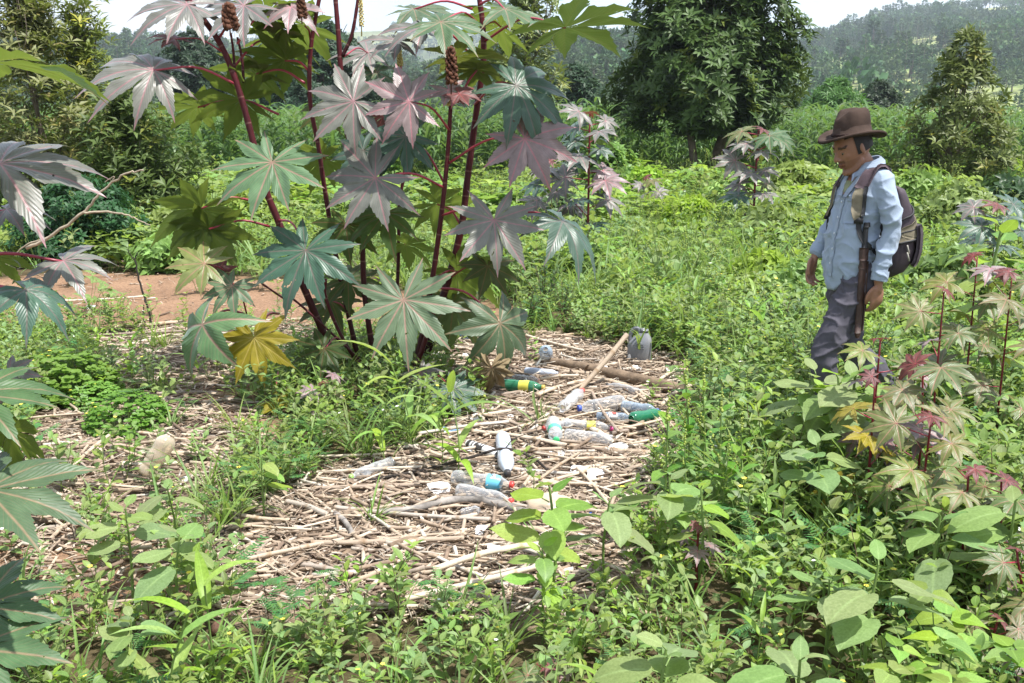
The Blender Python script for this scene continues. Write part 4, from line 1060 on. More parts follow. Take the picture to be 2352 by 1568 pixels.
# ---- broad leaved weeds standing out in the foreground
TITH = [
    (1530, 1492, .35, 1.0, 'shovel', 'broad grey-green weed rosette at the bottom edge, left of a similar one'),
    (1838, 1516, .35, 1.0, 'shovel', 'broad grey-green weed rosette at the bottom edge, right of a similar one'),
    (2018, 1298, .38, 1.12, 'shovel', 'largest broad shovel-leaved weed with a browned lower leaf'),
    (2160, 1185, .38, .95, 'shovel', 'broad-leaved weed in front of the reddish seedlings'),
    (1879, 1017, .38, .85, 'shovel', 'pale broad-leaved weed beside the feathery plant'),
    (1874, 858, .45, .78, 'shovel', 'grey-green broad weed below the trouser knee'),
    (1537, 1094, .35, .8, 'shovel', 'broad-leaved weed at the right rim of the litter'),
    (1400, 1150, .32, .75, 'shovel', 'broad-leaved weed over the crushed beige container'),
    (2288, 745, .5, .9, 'tith', 'bright broad-leaved weed behind the young castors'),
    (2332, 1150, .4, .85, 'shovel', 'broad weed cut by the right edge, below the reddish castor'),
    (288, 1168, .30, .85, 'shovel', 'broad-leaved weed right of the big pale castor leaf'),
    (412, 1228, .30, 1.0, 'shovel', 'broad-leaved weed below the brown bottle'),
    (384, 1120, .28, .7, 'shovel', 'small broad weed just under the brown bottle'),
    (301, 1421, .22, .65, 'shovel', 'low four-leaved weed on the bare soil'),
    (1262, 1120, .40, .85, 'tith', 'bright green upright weed in front of the litter'),
    (1245, 1260, .26, .75, 'tith', 'bright heart-leaved weed below the upright bright one'),
    (2300, 525, .85, 1.0, 'tith', 'tall pale green large-leaved weed right of the backpack'),
    (1610, 1120, .34, .75, 'tith', 'bright weed between the litter rim and the amaranths'),
    (600, 1050, .25, .6, 'tith', 'small bright weed beside the cane pile'),
    (1925, 868, .5, .8, 'tith', 'leafy weed hiding the front shin of the man'),
    (1965, 862, .52, .8, 'shovel', 'broad weed between the two legs of the man'),
    (1895, 905, .42, .8, 'tith', 'bright weed left of the golden leaved seedling'),
    (1905, 1330, .28, .7, 'shovel', 'low broad weed left of the largest one'),
]
for i, (px, py, H, s, kd, lb) in enumerate(TITH):
    H *= 1.12; sc = H / .34
    plant_parts('broadleaf_weed', kd, 3 + i % 6, foot(px, py, H), i * 1.3, sc, lb, 'weed', 'broad-leaved weeds')
for i, (px, py, H, lb) in enumerate([(1596, 798, .52, 'amaranth with a pale seed spike at the top of the litter rim'), (1621, 818, .5, 'amaranth with twin green spikes beside the thick log'),
        (1655, 864, .5, 'tallest amaranth in the strip right of the litter'), (1716, 920, .42, 'amaranth with leaning spike in the grass strip'), (1570, 952, .40, 'amaranth with dense green spike over the dark green bottle'),
        (1532, 880, .5, 'slim amaranth spike rising over the litter'), (1668, 985, .36, 'low amaranth with reddish spike in the grass strip')]):
    plant_parts('amaranth_plant', 'amaranth', 30 + i % 3, foot(px, py, H * 1.25), i * 1.7, H / .5 * .95, lb, 'weed', 'amaranth weeds beside the litter')
for i, (px, py, H, s, lb) in enumerate([(1250, 590, .5, 1.15, 'dark twiggy weed bush right of the tall castor plant'), (1210, 640, .4, .9, 'dark low weed bush left of the larger dark bush'), (1295, 625, .42, .9, 'dark low weed bush right of the larger dark bush'),
        (1655, 480, .6, 1.0, 'tall dark leafless-looking weed in the open grass'), (1430, 500, .5, .8, 'dark thin weed in the grass behind the bush'), (1990, 720, .5, 1.0, 'dark green weed behind the trouser legs'), (1800, 655, .5, 1.0, 'dark green weed left of the trouser legs'),
        (1850, 720, .5, .9, 'leafy dark weed at the trouser front')]):
    plant_parts('dark_weed', 'dark', 40 + i % 4, foot(px, py, H), i * 1.1, H / .5 * s, lb, 'weed', 'dark twiggy weeds')
for i, (px, py, H, lb) in enumerate([(140, 812, .27, 'dense bright green clover mound beside the left litter, the larger'), (290, 905, .19, 'dense bright green clover mound beside the left litter, the smaller'), (215, 880, .14, 'thin clover tuft between the two mounds')]):
    rt = plant_joined('clover', 50 + i); p = foot(px, py, H); e = empty('clover_mound', p); e.scale = (H / .25 * 1.12,) * 3; tag(e, lb, 'clover', 'clover mounds'); link('foliage', rt, e)['kind'] = 'stuff'
for i, (px, py, s, lb) in enumerate([(940, 830, 1.5, 'bright broad-bladed grass at the foot of the tall castor plant'), (1050, 905, 1.3, 'bright broad-bladed grass leaning over the litter'), (480, 1330, 1.2, 'broad-bladed grass on the soil at the lower left'),
        (375, 1400, 1.2, 'broad-bladed grass below the low four-leaved weed'), (880, 900, 1.2, 'broad-bladed grass between castor leaves and litter'), (1010, 960, .9, 'small broad-bladed grass at the litter edge')]):
    plant_parts('broad_grass', 'bladegrass', 60 + i, foot(px, py, .3 * s), i * 2.1, s, lb, 'grass', 'broad-bladed grass plants')
for i, (px, py, lb) in enumerate([(1500, 470, 'tall seeding grass clump in the middle of the open weeds'), (1530, 500, 'tall seeding grass clump right of the middle one'), (1600, 540, 'tall grass clump near the dark thin weed'), (1395, 395, 'tall pale grass clump below the big tree'), (1550, 320, 'tall leafy weed clump beside the tree trunk'), (1480, 560, 'loose grass clump left of the path of grass'), (1700, 600, 'loose grass clump left of the man')]):
    plant_parts('tall_grass', 'tallgrass', 70 + i % 3, foot(px, py, .8), i * 1.3, 1.05, lb, 'grass', 'tall seeding grass clumps')
for i, (px, py, s, lb) in enumerate([(2190, 1372, 1.0, 'three-leaflet bean plant in the lower right corner, the upper'), (2178, 1468, .95, 'three-leaflet bean plant in the lower right corner, the lower'), (1910, 1560, .8, 'bean plant with rounded leaflets at the bottom edge')]):
    plant_parts('bean_plant', 'bean', 81 + i * 2, foot(px, py, .34), i * 1.3, s, lb, 'bean plant', 'bean plants')

# ---- the carpet of weeds
def jittered(x0, x1, y0, y1, step):
    nx, ny = int((x1 - x0) / step), int((y1 - y0) / step)
    X, Y = np.meshgrid(np.arange(nx), np.arange(ny)); X = x0 + (X.ravel() + rng.random(nx * ny)) * step; Y = y0 + (Y.ravel() + rng.random(nx * ny)) * step
    return X, Y
def inview(X, Y, m=.06):
    return (Y > .3) & (np.abs(X / np.maximum(Y, .1)) < (1176 / FPX) * 1.03 + m + .25 / np.maximum(Y, .3))
def carpet(y0, y1, step):
    w = y1 * .56 + .5; X, Y = jittered(-w, w, y0, y1, step); k = inview(X, Y); return X[k], Y[k]
def pv_(X, Y, s, off):   # patchiness
    return fbm(X + off, Y - off, s)
SPEC = {'leafy': (100, 12), 'leafyg': (120, 8), 'leafyb': (140, 6), 'grass': (160, 6), 'mimosa': (170, 5), 'bladegrass': (180, 4), 'bean': (190, 6), 'tallgrass': (200, 3), 'dark': (210, 3), 'spire': (220, 4)}
NAME = {'leafy': ('leafy_weed', 'small opposite-leaved green weed in the foreground carpet', 'weed', 'opposite-leaved weeds of the foreground'),
        'leafyg': ('greyish_weed', 'small grey-green leafy weed in the foreground carpet', 'weed', 'grey-green weeds of the foreground'),
        'leafyb': ('bright_weed', 'small bright green leafy weed in the foreground carpet', 'weed', 'bright green weeds of the foreground'),
        'grass': ('grass_tuft', 'thin-bladed grass tuft in the foreground carpet', 'grass', 'grass tufts of the foreground'),
        'mimosa': ('feathery_weed', 'feathery fine-leaved weed in the foreground carpet', 'weed', 'feathery weeds of the foreground')}
PTS = {k: [] for k in SPEC}
def put(kind, X, Y, smin, smax, tl=.16):
    n = len(X)
    if n: PTS[kind].append(np.stack((X, Y, rng.uniform(smin, smax, n), rng.uniform(0, 6.283, n), rng.normal(0, tl, n), rng.normal(0, tl, n)), 1))
# near
X, Y = carpet(1.7, 8.6, .088)
z = zone(X, Y); hole = pv_(X, Y, 3.1, 3) < -.62
left_low = (X < -.25) & (Y < 3.6) & (Y > 2.6)
ok = np.where(z == 0, rng.random(len(X)) < np.where(hole, .25, .93), np.where(z == 1, rng.random(len(X)) < np.where(X < -.75, .13, .012), rng.random(len(X)) < np.where(Y < 4.2, .22, .05)))
foot_castor = ((X + .80) / .48) ** 2 + ((Y - 5.5) / .75) ** 2 < 1
ok |= foot_castor & (rng.random(len(X)) < .6)
X, Y = X[ok], Y[ok]; u = rng.random(len(X)); pa = pv_(X, Y, 2.2, 9); pg = pv_(X, Y, 1.7, 40)
tall = np.where(X > .9, 1.0, .80) * np.where(X > 1.6, 1.08, 1) * np.where((Y < 3.0), .85, 1)
sel = lambda a, b: (u >= a) & (u < b)
gsh = np.clip(.12 + .30 * (pg > .2), 0, 1)
kinds = np.select([u < gsh, u < gsh + .07, u < gsh + .10], [3, 4, 5], 9)
rest = rng.random(len(X)); kinds = np.where(kinds == 9, np.where(rest < .5 + .2 * (pa > 0), 0, np.where(rest < .84, 1, 2)), kinds)
for ki, kn in enumerate(('leafy', 'leafyg', 'leafyb', 'grass', 'mimosa', 'bladegrass')):
    m = kinds == ki; put(kn, X[m], Y[m], .75, 1.2); PTS[kn][-1][:, 2] *= tall[m]
# middle distance: patches of grass, bean vines, leafy weeds and taller stalks
X, Y = carpet(8.6, 15, .150); z = zone(X, Y); ok = np.where(z == 0, rng.random(len(X)) < np.where((X < -1.3) & (Y < 11.5), .42, .92), rng.random(len(X)) < .03); X, Y = X[ok], Y[ok]
u = rng.random(len(X)); pb = pv_(X, Y, .9, 60); pc = pv_(X, Y, .7, 17) + .35 * np.exp(-((X - 1.6) / 1.3) ** 2); hs = 1 + .38 * pv_(X, Y, 1.5, 5)
def putm(kind, m, a, b_): put(kind, X[m], Y[m], a, b_); PTS[kind][-1][:, 2] *= np.clip(hs[m], .55, 1.6)
gr = (pc > .12) & (u < .72); putm('grass', gr, .8, 1.6)
m = ~gr & (pb > .0) & (u < .62); putm('bean', m, .7, 1.25)
m2 = ~gr & ~m & (u < .80); mm = m2 & (rng.random(len(X)) < .72); putm('leafy', mm, 1.0, 1.9); mm = m2 & ~mm; putm('leafyb', mm, 1.0, 1.8)
m4 = ~gr & ~m & ~m2 & (u < .93); putm('leafyg', m4, 1.1, 1.9)
m5 = (u > .965) & (pc > -.1); putm('tallgrass', m5, .7, 1.05)
m6 = (u > .93) & (u < .955) & (pv_(X, Y, .8, 33) > .05); putm('spire', m6, .6, 1.0)
X, Y = carpet(15, 27, .28); u = rng.random(len(X)); pb = pv_(X, Y, .42, 80); pc = pv_(X, Y, .35, 17); hs = 1 + .45 * pv_(X, Y, .8, 5)
m = (u < .62) & (pb > -.1); putm('bean', m, 1.1, 2.1); m2 = ~m & (u < .70); putm('leafy', m2, 1.5, 2.6); m3 = ~m & ~m2 & (u < .93); putm('grass', m3, 1.2, 2.2)
m4 = (u > .985) & (pc > 0); putm('dark', m4, .8, 1.5); m5 = (u > .93) & (u < .955) & (pc > -.2); putm('tallgrass', m5, .9, 1.5); m6 = (u > .955) & (u < .985); putm('spire', m6, .7, 1.2)
PROTO = {}
for kn, (sd, nv) in SPEC.items():
    A = np.concatenate(PTS[kn]); Z = hgt(A[:, 0], A[:, 1])
    # keep off the man's and the litter objects' standing room: nothing needed, plants stand between them
    size = A[:, 2] / np.hypot(A[:, 0], A[:, 1]); vis = np.abs(A[:, 0] / A[:, 1]) < 1176 / FPX
    below = (A[:, 1] > 2.35)
    order = np.argsort(-(size * (vis & below)))
    nind = {'leafy': 290, 'leafyg': 240, 'leafyb': 200, 'grass': 150, 'mimosa': 40}.get(kn, 0)
    ind = order[:nind]; rest = np.ones(len(A), bool); rest[ind] = False
    for i in ind:
        a = A[i]; nm, lb, ct, gp = NAME[kn]
        plant_parts(nm, kn, sd + int(i) % nv, (a[0], a[1], Z[i] - .005), a[3], a[2], lb, ct, gp, a[4])
    B = A[rest]; ZB = Z[rest]
    protos = [plant_joined(kn, sd + j) for j in range(nv)]
    rot = np.stack((B[:, 4], B[:, 5], B[:, 3]), 1)
    nmst = {'leafy': 'leafy_ground_cover', 'leafyg': 'greyish_ground_cover', 'leafyb': 'bright_ground_cover', 'grass': 'grass', 'mimosa': 'feathery_ground_cover', 'bladegrass': 'broad_grass_cover', 'bean': 'bean_ground_cover', 'tallgrass': 'tall_grass_cover', 'dark': 'dark_ground_cover', 'spire': 'tall_weed_cover'}[kn]
    scatter(nmst, 'green carpet of ' + {'leafy': 'small leafy weeds', 'leafyg': 'grey-green weeds', 'leafyb': 'bright weeds', 'grass': 'thin grass', 'mimosa': 'feathery weeds', 'bladegrass': 'broad-bladed grass', 'bean': 'bean vines', 'tallgrass': 'tall grass', 'dark': 'dark weeds', 'spire': 'tall narrow-leaved weeds'}[kn],
            protos, np.stack((B[:, 0], B[:, 1], ZB - .005), 1), rot, B[:, 2])

# ---- bushier weeds that break up the middle distance
for i, (px, py, Y, r_, mt, lb) in enumerate([
        (1010, 395, 19, .55, 'weed', 'green weed bush seen between the castor stems on the right'), (1290, 440, 15, .5, 'weed_dark', 'dark weed bush left of the open grass'), (1400, 330, 21, .6, 'weed', 'leafy bush left of the big tree trunk'),
        (1480, 385, 20, .45, 'weed_bright', 'bright weed bush in front of the big tree'), (1690, 395, 17, .5, 'weed_bright', 'bright weed bush right of the big tree trunk'),
        (1830, 372, 19, .6, 'weed', 'green weed bush left of the hat'), (2120, 385, 15, .55, 'weed_bright', 'bright weed bush behind the backpack'), (2210, 420, 13, .5, 'weed', 'green weed bush below the cone shaped tree'),
        (2320, 400, 15, .6, 'weed_dark', 'dark weed bush at the right edge below the cone shaped tree'), (1770, 470, 12, .4, 'weed', 'low weed bush left of the blue shirt'), (1590, 455, 13.5, .4, 'weed_bright', 'low bright weed bush in the open grass'),
        (420, 470, 12.5, .45, 'weed_bright', 'bright weed bush right of the dead branch'), (560, 430, 15, .5, 'weed', 'green weed bush behind the left castor stem'), (380, 540, 11.2, .35, 'weed', 'low weed bush at the edge of the soil'),
        (1330, 560, 10.2, .35, 'weed_grey', 'grey-green weed bush right of the dark twiggy one'), (1440, 620, 9.2, .3, 'weed', 'low green weed bush behind the jug'), (1760, 580, 9.3, .35, 'weed_bright', 'low bright weed bush in front of the bare patch'),
        (1860, 600, 8.4, .35, 'weed', 'low green weed bush beside the open hand'), (2200, 560, 8.2, .4, 'weed', 'green weed bush right of the backpack'), (900, 420, 18, .5, 'weed_bright', 'bright weed bush between the middle castor stems')]):
    tp = at(px, py, Y); h_ = max(.25, tp[2] - float(hgt(tp[0], Y)))
    rt = make_tree('weed_bush', lb, (tp[0], Y), h_, [(0, r_ * .5), (.3, r_ * .9), (.6, r_), (.85, r_ * .7), (1, r_ * .25)], int(150 + 500 * r_ * h_), .10 + .003 * Y, .05 + .0015 * Y, mt, 'stem_brown', .012, 5, 10, .06, seed=400 + i, gap=.08, trunks=2, clear=.02)
    rt['category'] = 'weed'; rt['group'] = 'bushy weeds in the middle distance'
# ---- maize field
mz = [plant_joined('maize', 300 + j) for j in range(7)]
X, Y = jittered(-24, 26, 23.5, 44, .42); Y = np.round(Y / .85) * .85 + rng.normal(0, .06, len(X))
pxm = X / Y * FPX + CX; k = (np.abs(X / Y) < .56) & ~((pxm > 1400) & (pxm < 1840) & (Y < 29)) & ~((pxm > 1080) & (pxm < 1330) & (Y < 27)) & ~((pxm > 2090) & (Y < 25)); X, Y = X[k], Y[k]
o_ = np.argsort(Y); X, Y = X[o_], Y[o_]; nI = 230
for i in range(nI):
    o = link('maize_plant', mz[i % 7], None, (X[i], Y[i], float(hgt(X[i], Y[i])))); o.rotation_euler = (0, 0, random.uniform(0, 6.28)); s = random.uniform(.85, 1.1); o.scale = (s, s, s)
    tag(o, 'green maize plant in the front rows of the field behind the weeds', 'maize', 'maize plants in the front rows')
X, Y = X[nI:], Y[nI:]; n = len(X); rot = np.zeros((n, 3)); rot[:, 2] = rng.uniform(0, 6.28, n)
scatter('maize_field', 'rows of green maize beyond the front plants', mz, np.stack((X, Y, hgt(X, Y)), 1), rot, rng.uniform(.85, 1.1, n))

# ---- bare branches on the left
def branch_obj(name, label, lines, mat, cat='branch'):
    rp = lines[0][0][0]; root = empty(name, rp); tag(root, label, cat)
    for j, (pts, r0, r1) in enumerate(lines):
        P = spline(pts, 5 * len(pts)); P = P + rng.normal(0, r0 * .35, P.shape); n = len(P)
        b = MB(); b.add(*tube(P - rp, np.linspace(r0, r1, n), 7)); b.build('limb' if j == 0 else 'twig', M[mat], root)
    return root
A_ = lambda pts, Y: [at(a, b, Y) for a, b in pts]
branch_obj('dead_branch', 'bare pale dead branch leaning in front of the dark bush', [(A_([(60, 570), (110, 545), (190, 488), (232, 440), (290, 398), (330, 392)], 10.6), .020, .008), (A_([(190, 488), (250, 487), (300, 497), (345, 518)], 10.6), .014, .005), (A_([(110, 545), (60, 562), (30, 590)], 10.6), .010, .006), (A_([(255, 420), (262, 405), (240, 418)], 10.6), .006, .004)], 'twig')
g0 = ground(350, 752)
branch_obj('burnt_twig', 'thin burnt black twig standing on the bare soil', [([g0, *A_([(338, 700), (322, 650), (312, 600), (318, 578)], g0[1])], .011, .005), (A_([(312, 602), (300, 585), (292, 572)], g0[1]), .005, .003), ([ground(345, 752), *A_([(330, 735), (330, 700)], g0[1])], .006, .004)], 'twig_black', 'twig')

# ------------------------------------------------------------------ washed-up litter: canes
t = NT('dry_cane')
co = t.objco(); mpn = t.n('ShaderNodeMapping', {'Vector': co, 'Scale': (2.5, 3.0, 3.0)})
st_ = t.noise(6, 6, .7, mpn.outputs[0]); r = t.rnd()
c = t.ramp(r, [(0, (.38, .285, .20)), (.2, (.52, .425, .32)), (.5, (.62, .535, .425)), (.72, (.48, .375, .265)), (.88, (.30, .235, .185)), (1, (.58, .53, .46))])
c = t.mix(1.0, c, t.ramp(st_, [(.3, (.55, .5, .45)), (.52, (1, 1, 1)), (.75, (1.22, 1.2, 1.15))]), 'MULTIPLY')
c = t.mix(1.0, c, t.attr('col'), 'MULTIPLY')
M['cane'] = t.done(t.pbsdf(c, .62, .35, t.bump(st_, .3, .02)))
t = NT('dry_chaff'); r = t.rnd()
c = t.ramp(r, [(0, (.13, .09, .065)), (.2, (.26, .19, .135)), (.45, (.42, .325, .235)), (.7, (.56, .46, .35)), (.86, (.20, .14, .10)), (1, (.62, .56, .47))])
M['chaff'] = t.done(t.pbsdf(t.mix(1.0, c, t.ramp(t.noise(30, 4, .7, t.objco()), [(.3, (.6, .6, .6)), (.7, (1.2, 1.2, 1.2))]), 'MULTIPLY'), .85, .2))
M['log'] = simple('weathered_log', (.215, .155, .105), .9, .2, .5, 16, .9)
M['log_grey'] = simple('lichen_grey_branch', (.30, .27, .24), .9, .2, .75, 10, .8)
def cane_mesh(nodes, seed):
    g = np.random.default_rng(seed); V, uv, C = [], [], []; S = 8
    xs = []
    for i in range(nodes):
        a, b = i / nodes, (i + 1) / nodes
        xs += [(a + .004 * 6 / nodes, 1.16), (a + .10 / nodes, 1.0), (a + .5 / nodes, .93), (b - .10 / nodes, 1.0)]
    xs.append((1.0, 1.05)); xs = [(0, .9)] + xs
    bend = g.normal(0, 1.1, 2); ph = g.uniform(0, 6)
    for x, r_ in xs:
        for k in range(S):
            a = 6.283 * k / S; rr = r_ * (1 + .07 * math.sin(2 * a + ph)); bz = bend * math.sin(x * 3.1416) * 1.2
            V.append((x, rr * math.cos(a) + bz[0], rr * math.sin(a) * .9 + bz[1] * .3)); uv.append((k / S, x))
            C.append((.72, .62, .5) if r_ > 1.1 else (1, 1, 1))
    F = grid_faces(len(xs), S, True)
    for e, i in ((0, 0), (1, len(xs) - 1)):
        V.append((xs[i][0] + (.0 if e == 0 else -.0), *np.mean([v[1:] for v in V[i * S:i * S + S]], axis=0))); uv.append((.5, xs[i][0])); C.append((1.15, 1.1, 1.0)); cc = len(V) - 1
        for k in range(S): F.append((i * S + k, i * S + (k + 1) % S, cc) if e else (i * S + (k + 1) % S, i * S + k, cc))
    b = MB(); b.add(V, F, uv, np.array(C)); return b.mesh('maize_cane', M['cane'])
CANE = {n: [cane_mesh(n, n * 10 + j) for j in range(3)] for n in (1, 2, 3, 5, 7)}
def cane(p, q, r, label, group, name='maize_cane', cat='cane', roll=None):
    p = np.asarray(p, float); q = np.asarray(q, float); L_ = np.linalg.norm(q - p)
    n = min((1, 2, 3, 5, 7), key=lambda k: abs(k - L_ / .15)); me = CANE[n][random.randrange(3)]
    o = link(name, me); M3 = frame(q - p, (0, 0, 1)); a = roll if roll is not None else random.uniform(-.6, .6)
    c_, s_ = math.cos(a), math.sin(a); M3 = M3 @ np.array(((1, 0, 0), (0, c_, -s_), (0, s_, c_))); M3 = M3 * np.array((L_, r, r))
    setm(o, M3, p); tag(o, label, cat, group); return o
# canes that can be found in the photograph: (x0, y0, x1, y1, thickness px, lift)
EXC = [
    (768, 1164, 1125, 1192, 12, .03), (700, 1100, 905, 1132, 8, .02), (1085, 990, 1300, 1022, 12, .035), (1110, 1000, 1260, 962, 9, .04), (1170, 920, 1285, 940, 8, .03), (1085, 945, 1190, 975, 8, .03),
    (900, 1055, 1105, 1025, 10, .03), (960, 1040, 1095, 1062, 9, .025), (1195, 1062, 1440, 1052, 10, .03), (720, 1085, 970, 1072, 9, .02), (650, 1050, 890, 1042, 8, .02),
    (1360, 900, 1420, 990, 8, .06), (1420, 985, 1525, 962, 9, .04), (1440, 1000, 1600, 965, 10, .03), (1480, 1010, 1610, 990, 9, .02), (1520, 930, 1600, 880, 9, .03),
    (1175, 1035, 1290, 1030, 10, .03), (1230, 1040, 1320, 1055, 7, .05), (1310, 1060, 1400, 1160, 7, .03), (1240, 1100, 1330, 1040, 8, .05), (1350, 1105, 1480, 1085, 8, .02), (1340, 1130, 1470, 1095, 7, .03),
    (860, 1240, 1060, 1222, 8, .02), (900, 1265, 1140, 1285, 9, .02), (970, 1280, 1240, 1300, 10, .015), (560, 1235, 690, 1330, 8, .02), (840, 1330, 1000, 1330, 8, .015), (640, 1225, 760, 1195, 7, .02),
    (1120, 1320, 1250, 1295, 11, .02), (1300, 1215, 1400, 1260, 9, .02), (1350, 1280, 1460, 1320, 9, .02), (1020, 1215, 1160, 1240, 7, .02), (1000, 1140, 1120, 1155, 6, .02), (780, 1130, 880, 1085, 6, .03),
    (100, 762, 420, 738, 10, .02), (180, 772, 480, 758, 8, .03), (330, 745, 740, 730, 8, .02), (0, 757, 140, 770, 7, .02), (520, 548, 690, 540, 6, .02), (140, 690, 330, 680, 5, .02), (280, 795, 380, 770, 7, .02), (300, 885, 440, 865, 8, .03),
    (230, 1015, 420, 1045, 8, .04), (160, 1080, 250, 1000, 11, .03), (60, 960, 240, 945, 6, .05), (120, 1110, 330, 1120, 8, .03), (240, 1020, 330, 1050, 7, .03), (400, 1040, 560, 1040, 7, .02), (430, 1010, 540, 1055, 6, .02), (730, 1000, 850, 985, 6, .02),
    (1330, 895, 1440, 768, 13, .0), (1210, 770, 1340, 805, 8, .03), (1030, 860, 1130, 865, 10, .03), (985, 830, 1070, 865, 9, .04), (1150, 920, 1085, 905, 10, .03), (1100, 740, 1240, 730, 8, .02), (1010, 750, 1130, 745, 8, .02),
    (1090, 760, 1230, 800, 7, .02), (1210, 800, 1330, 790, 7, .02), (1440, 830, 1540, 835, 7, .02), (1505, 880, 1560, 845, 9, .03), (1290, 905, 1340, 880, 8, .04), (1240, 870, 1330, 862, 8, .05), (1300, 960, 1400, 940, 6, .05), (1460, 900, 1485, 920, 6, .06),
    (480, 800, 560, 840, 7, .02), (300, 830, 420, 850, 7, .02), (560, 780, 660, 820, 7, .02), (380, 790, 470, 820, 6, .03), (470, 770, 600, 790, 7, .02), (90, 1350, 130, 1280, 8, .02), (330, 1440, 440, 1390, 10, .02), (420, 1400, 350, 1470, 8, .02)]
for i, (x0, y0, x1, y1, w, lf) in enumerate(EXC):
    k = ppm(ground((x0 + x1) / 2, (y0 + y1) / 2)[1]); r_ = w / 2 / k * .95
    p, q = ground(x0, y0, r_ + lf * .6), ground(x1, y1, r_ + lf)
    if (x0, y0) == (1330, 895): q = at(1440, 768, p[1] + .22); lb, gp, cn = 'long pale cane leaning up against the grey jug', None, 'leaning'
    elif i == 0: lb, gp = 'long brown jointed cane lying across the front of the litter', None
    elif (x0, y0) == (1085, 990): lb, gp = 'thick split cane in the middle of the litter below the bottles', None
    elif (x0, y0) == (100, 762): lb, gp = 'long pale cane lying along the bare soil path', None
    else: lb, gp = 'dry straw-coloured maize cane lying in the litter', 'dry maize canes in the litter'
    cane(p, q, r_, lb, gp)
def in_poly(P, n, seed):
    g = np.random.default_rng(seed); lo, hi = P.min(0), P.max(0); out = np.zeros((0, 2))
    while len(out) < n:
        p = g.uniform(lo, hi, (n * 2, 2)); out = np.vstack((out, p[inside(P, p[:, 0], p[:, 1])]))
    return out[:n]
def rand_canes(P, n, seed, l0, l1, r0, r1):
    g = np.random.default_rng(seed)
    for c0 in in_poly(P, n, seed):
        L_ = g.uniform(l0, l1) ** 1.0; a = g.normal(0, .62) if g.random() < .75 else g.uniform(0, 3.14); d = np.array((math.cos(a), math.sin(a))) * L_ / 2; r_ = g.uniform(r0, r1)
        e = [c0 - d, c0 + d]; z = [float(hgt(*p)) + r_ + abs(g.normal(.006, .016)) for p in e]
        cane((*e[0], z[0]), (*e[1], z[1]), r_, 'dry straw-coloured maize cane lying in the litter', 'dry maize canes in the litter')
rand_canes(LITTER, 95, 1, .15, .75, .006, .0145); rand_canes(LITTER2, 30, 2, .10, .4, .005, .010); rand_canes(LITTER3, 45, 3, .12, .45, .006, .012)
# fine chaff
def flake(kind, seed):
    g = np.random.default_rng(seed); b = MB()
    if kind == 0: b.add(*tube(spline([(-.04, 0, .004), (0, g.normal(0, .006), .008), (.04, g.normal(0, .006), .004)], 4), [.004, .0045, .004, .003], 5))
    elif kind == 1: b.add(*blade(.075, .016, n=4, fold=g.uniform(-.5, .8), droop=g.uniform(-.8, .8), shape=(.5, 1, .9, .5, .2)), loc=(-.035, 0, .006))
    elif kind == 2: V, F = sphere(.006, .005, .0035, 6, 4); b.add(V * g.uniform(.8, 1.2, V.shape), F, loc=(0, 0, .003))
    elif kind == 3: b.add(*tube(spline([(-.09, 0, .003), (-.03, g.normal(0, .015), .014), (.04, g.normal(0, .02), .004), (.09, g.normal(0, .03), .01)], 7), [.0016] * 7, 4))
    elif kind == 4: b.add(*tube(spline([(-.07, 0, .007), (.07, g.normal(0, .01), .008)], 5), [.007, .0065, .007, .0065, .0072], 6))
    return b.mesh('chaff_piece', M['chaff'])
FL = [flake(k, 5 + j) for j in range(3) for k in (0, 1, 1, 2, 2, 3, 4)]
cx_, cy_ = [], []
for P, n, sd in ((LITTER, 17000, 11), (LITTER2, 4200, 12), (LITTER3, 4800, 13), (SOIL, 500, 14), (SOIL3, 200, 15), (SOIL4, 900, 16)):
    q = in_poly(P, n, sd); cx_.append(q[:, 0]); cy_.append(q[:, 1])
X, Y = np.concatenate(cx_), np.concatenate(cy_); X = X + rng.normal(0, .05, len(X)); Y = Y + rng.normal(0, .06, len(Y)); n = len(X)
rot = np.stack((rng.normal(0, .25, n), rng.normal(0, .18, n), np.where(rng.random(n) < .6, rng.normal(0, .7, n), rng.uniform(0, 6.28, n))), 1)
scatter('chaff', 'crumbled dry stalk and husk litter over the soil', FL, np.stack((X, Y, hgt(X, Y) + np.abs(rng.normal(.004, .012, n))), 1), rot, rng.uniform(.45, 1.2, n) ** 1.3)
# chips under the weeds and on the far wash line
X, Y = carpet(8.5, 13.5, .16); zz = fbm(X * 1.0, Y * 2.6, 1.1); k = (zone(X, Y) != 2) & (zz > .25) & (X < .9); X, Y = X[k], Y[k]; n = len(X)
rot = np.stack((rng.normal(0, .2, n), rng.normal(0, .15, n), rng.normal(0, .6, n)), 1)
scatter('far_chaff', 'dry stalk litter in lines behind the soil path', [flake(4, 90), flake(1, 91), flake(0, 92)], np.stack((X, Y, hgt(X, Y) + .02), 1), rot, rng.uniform(1.6, 3.6, n))

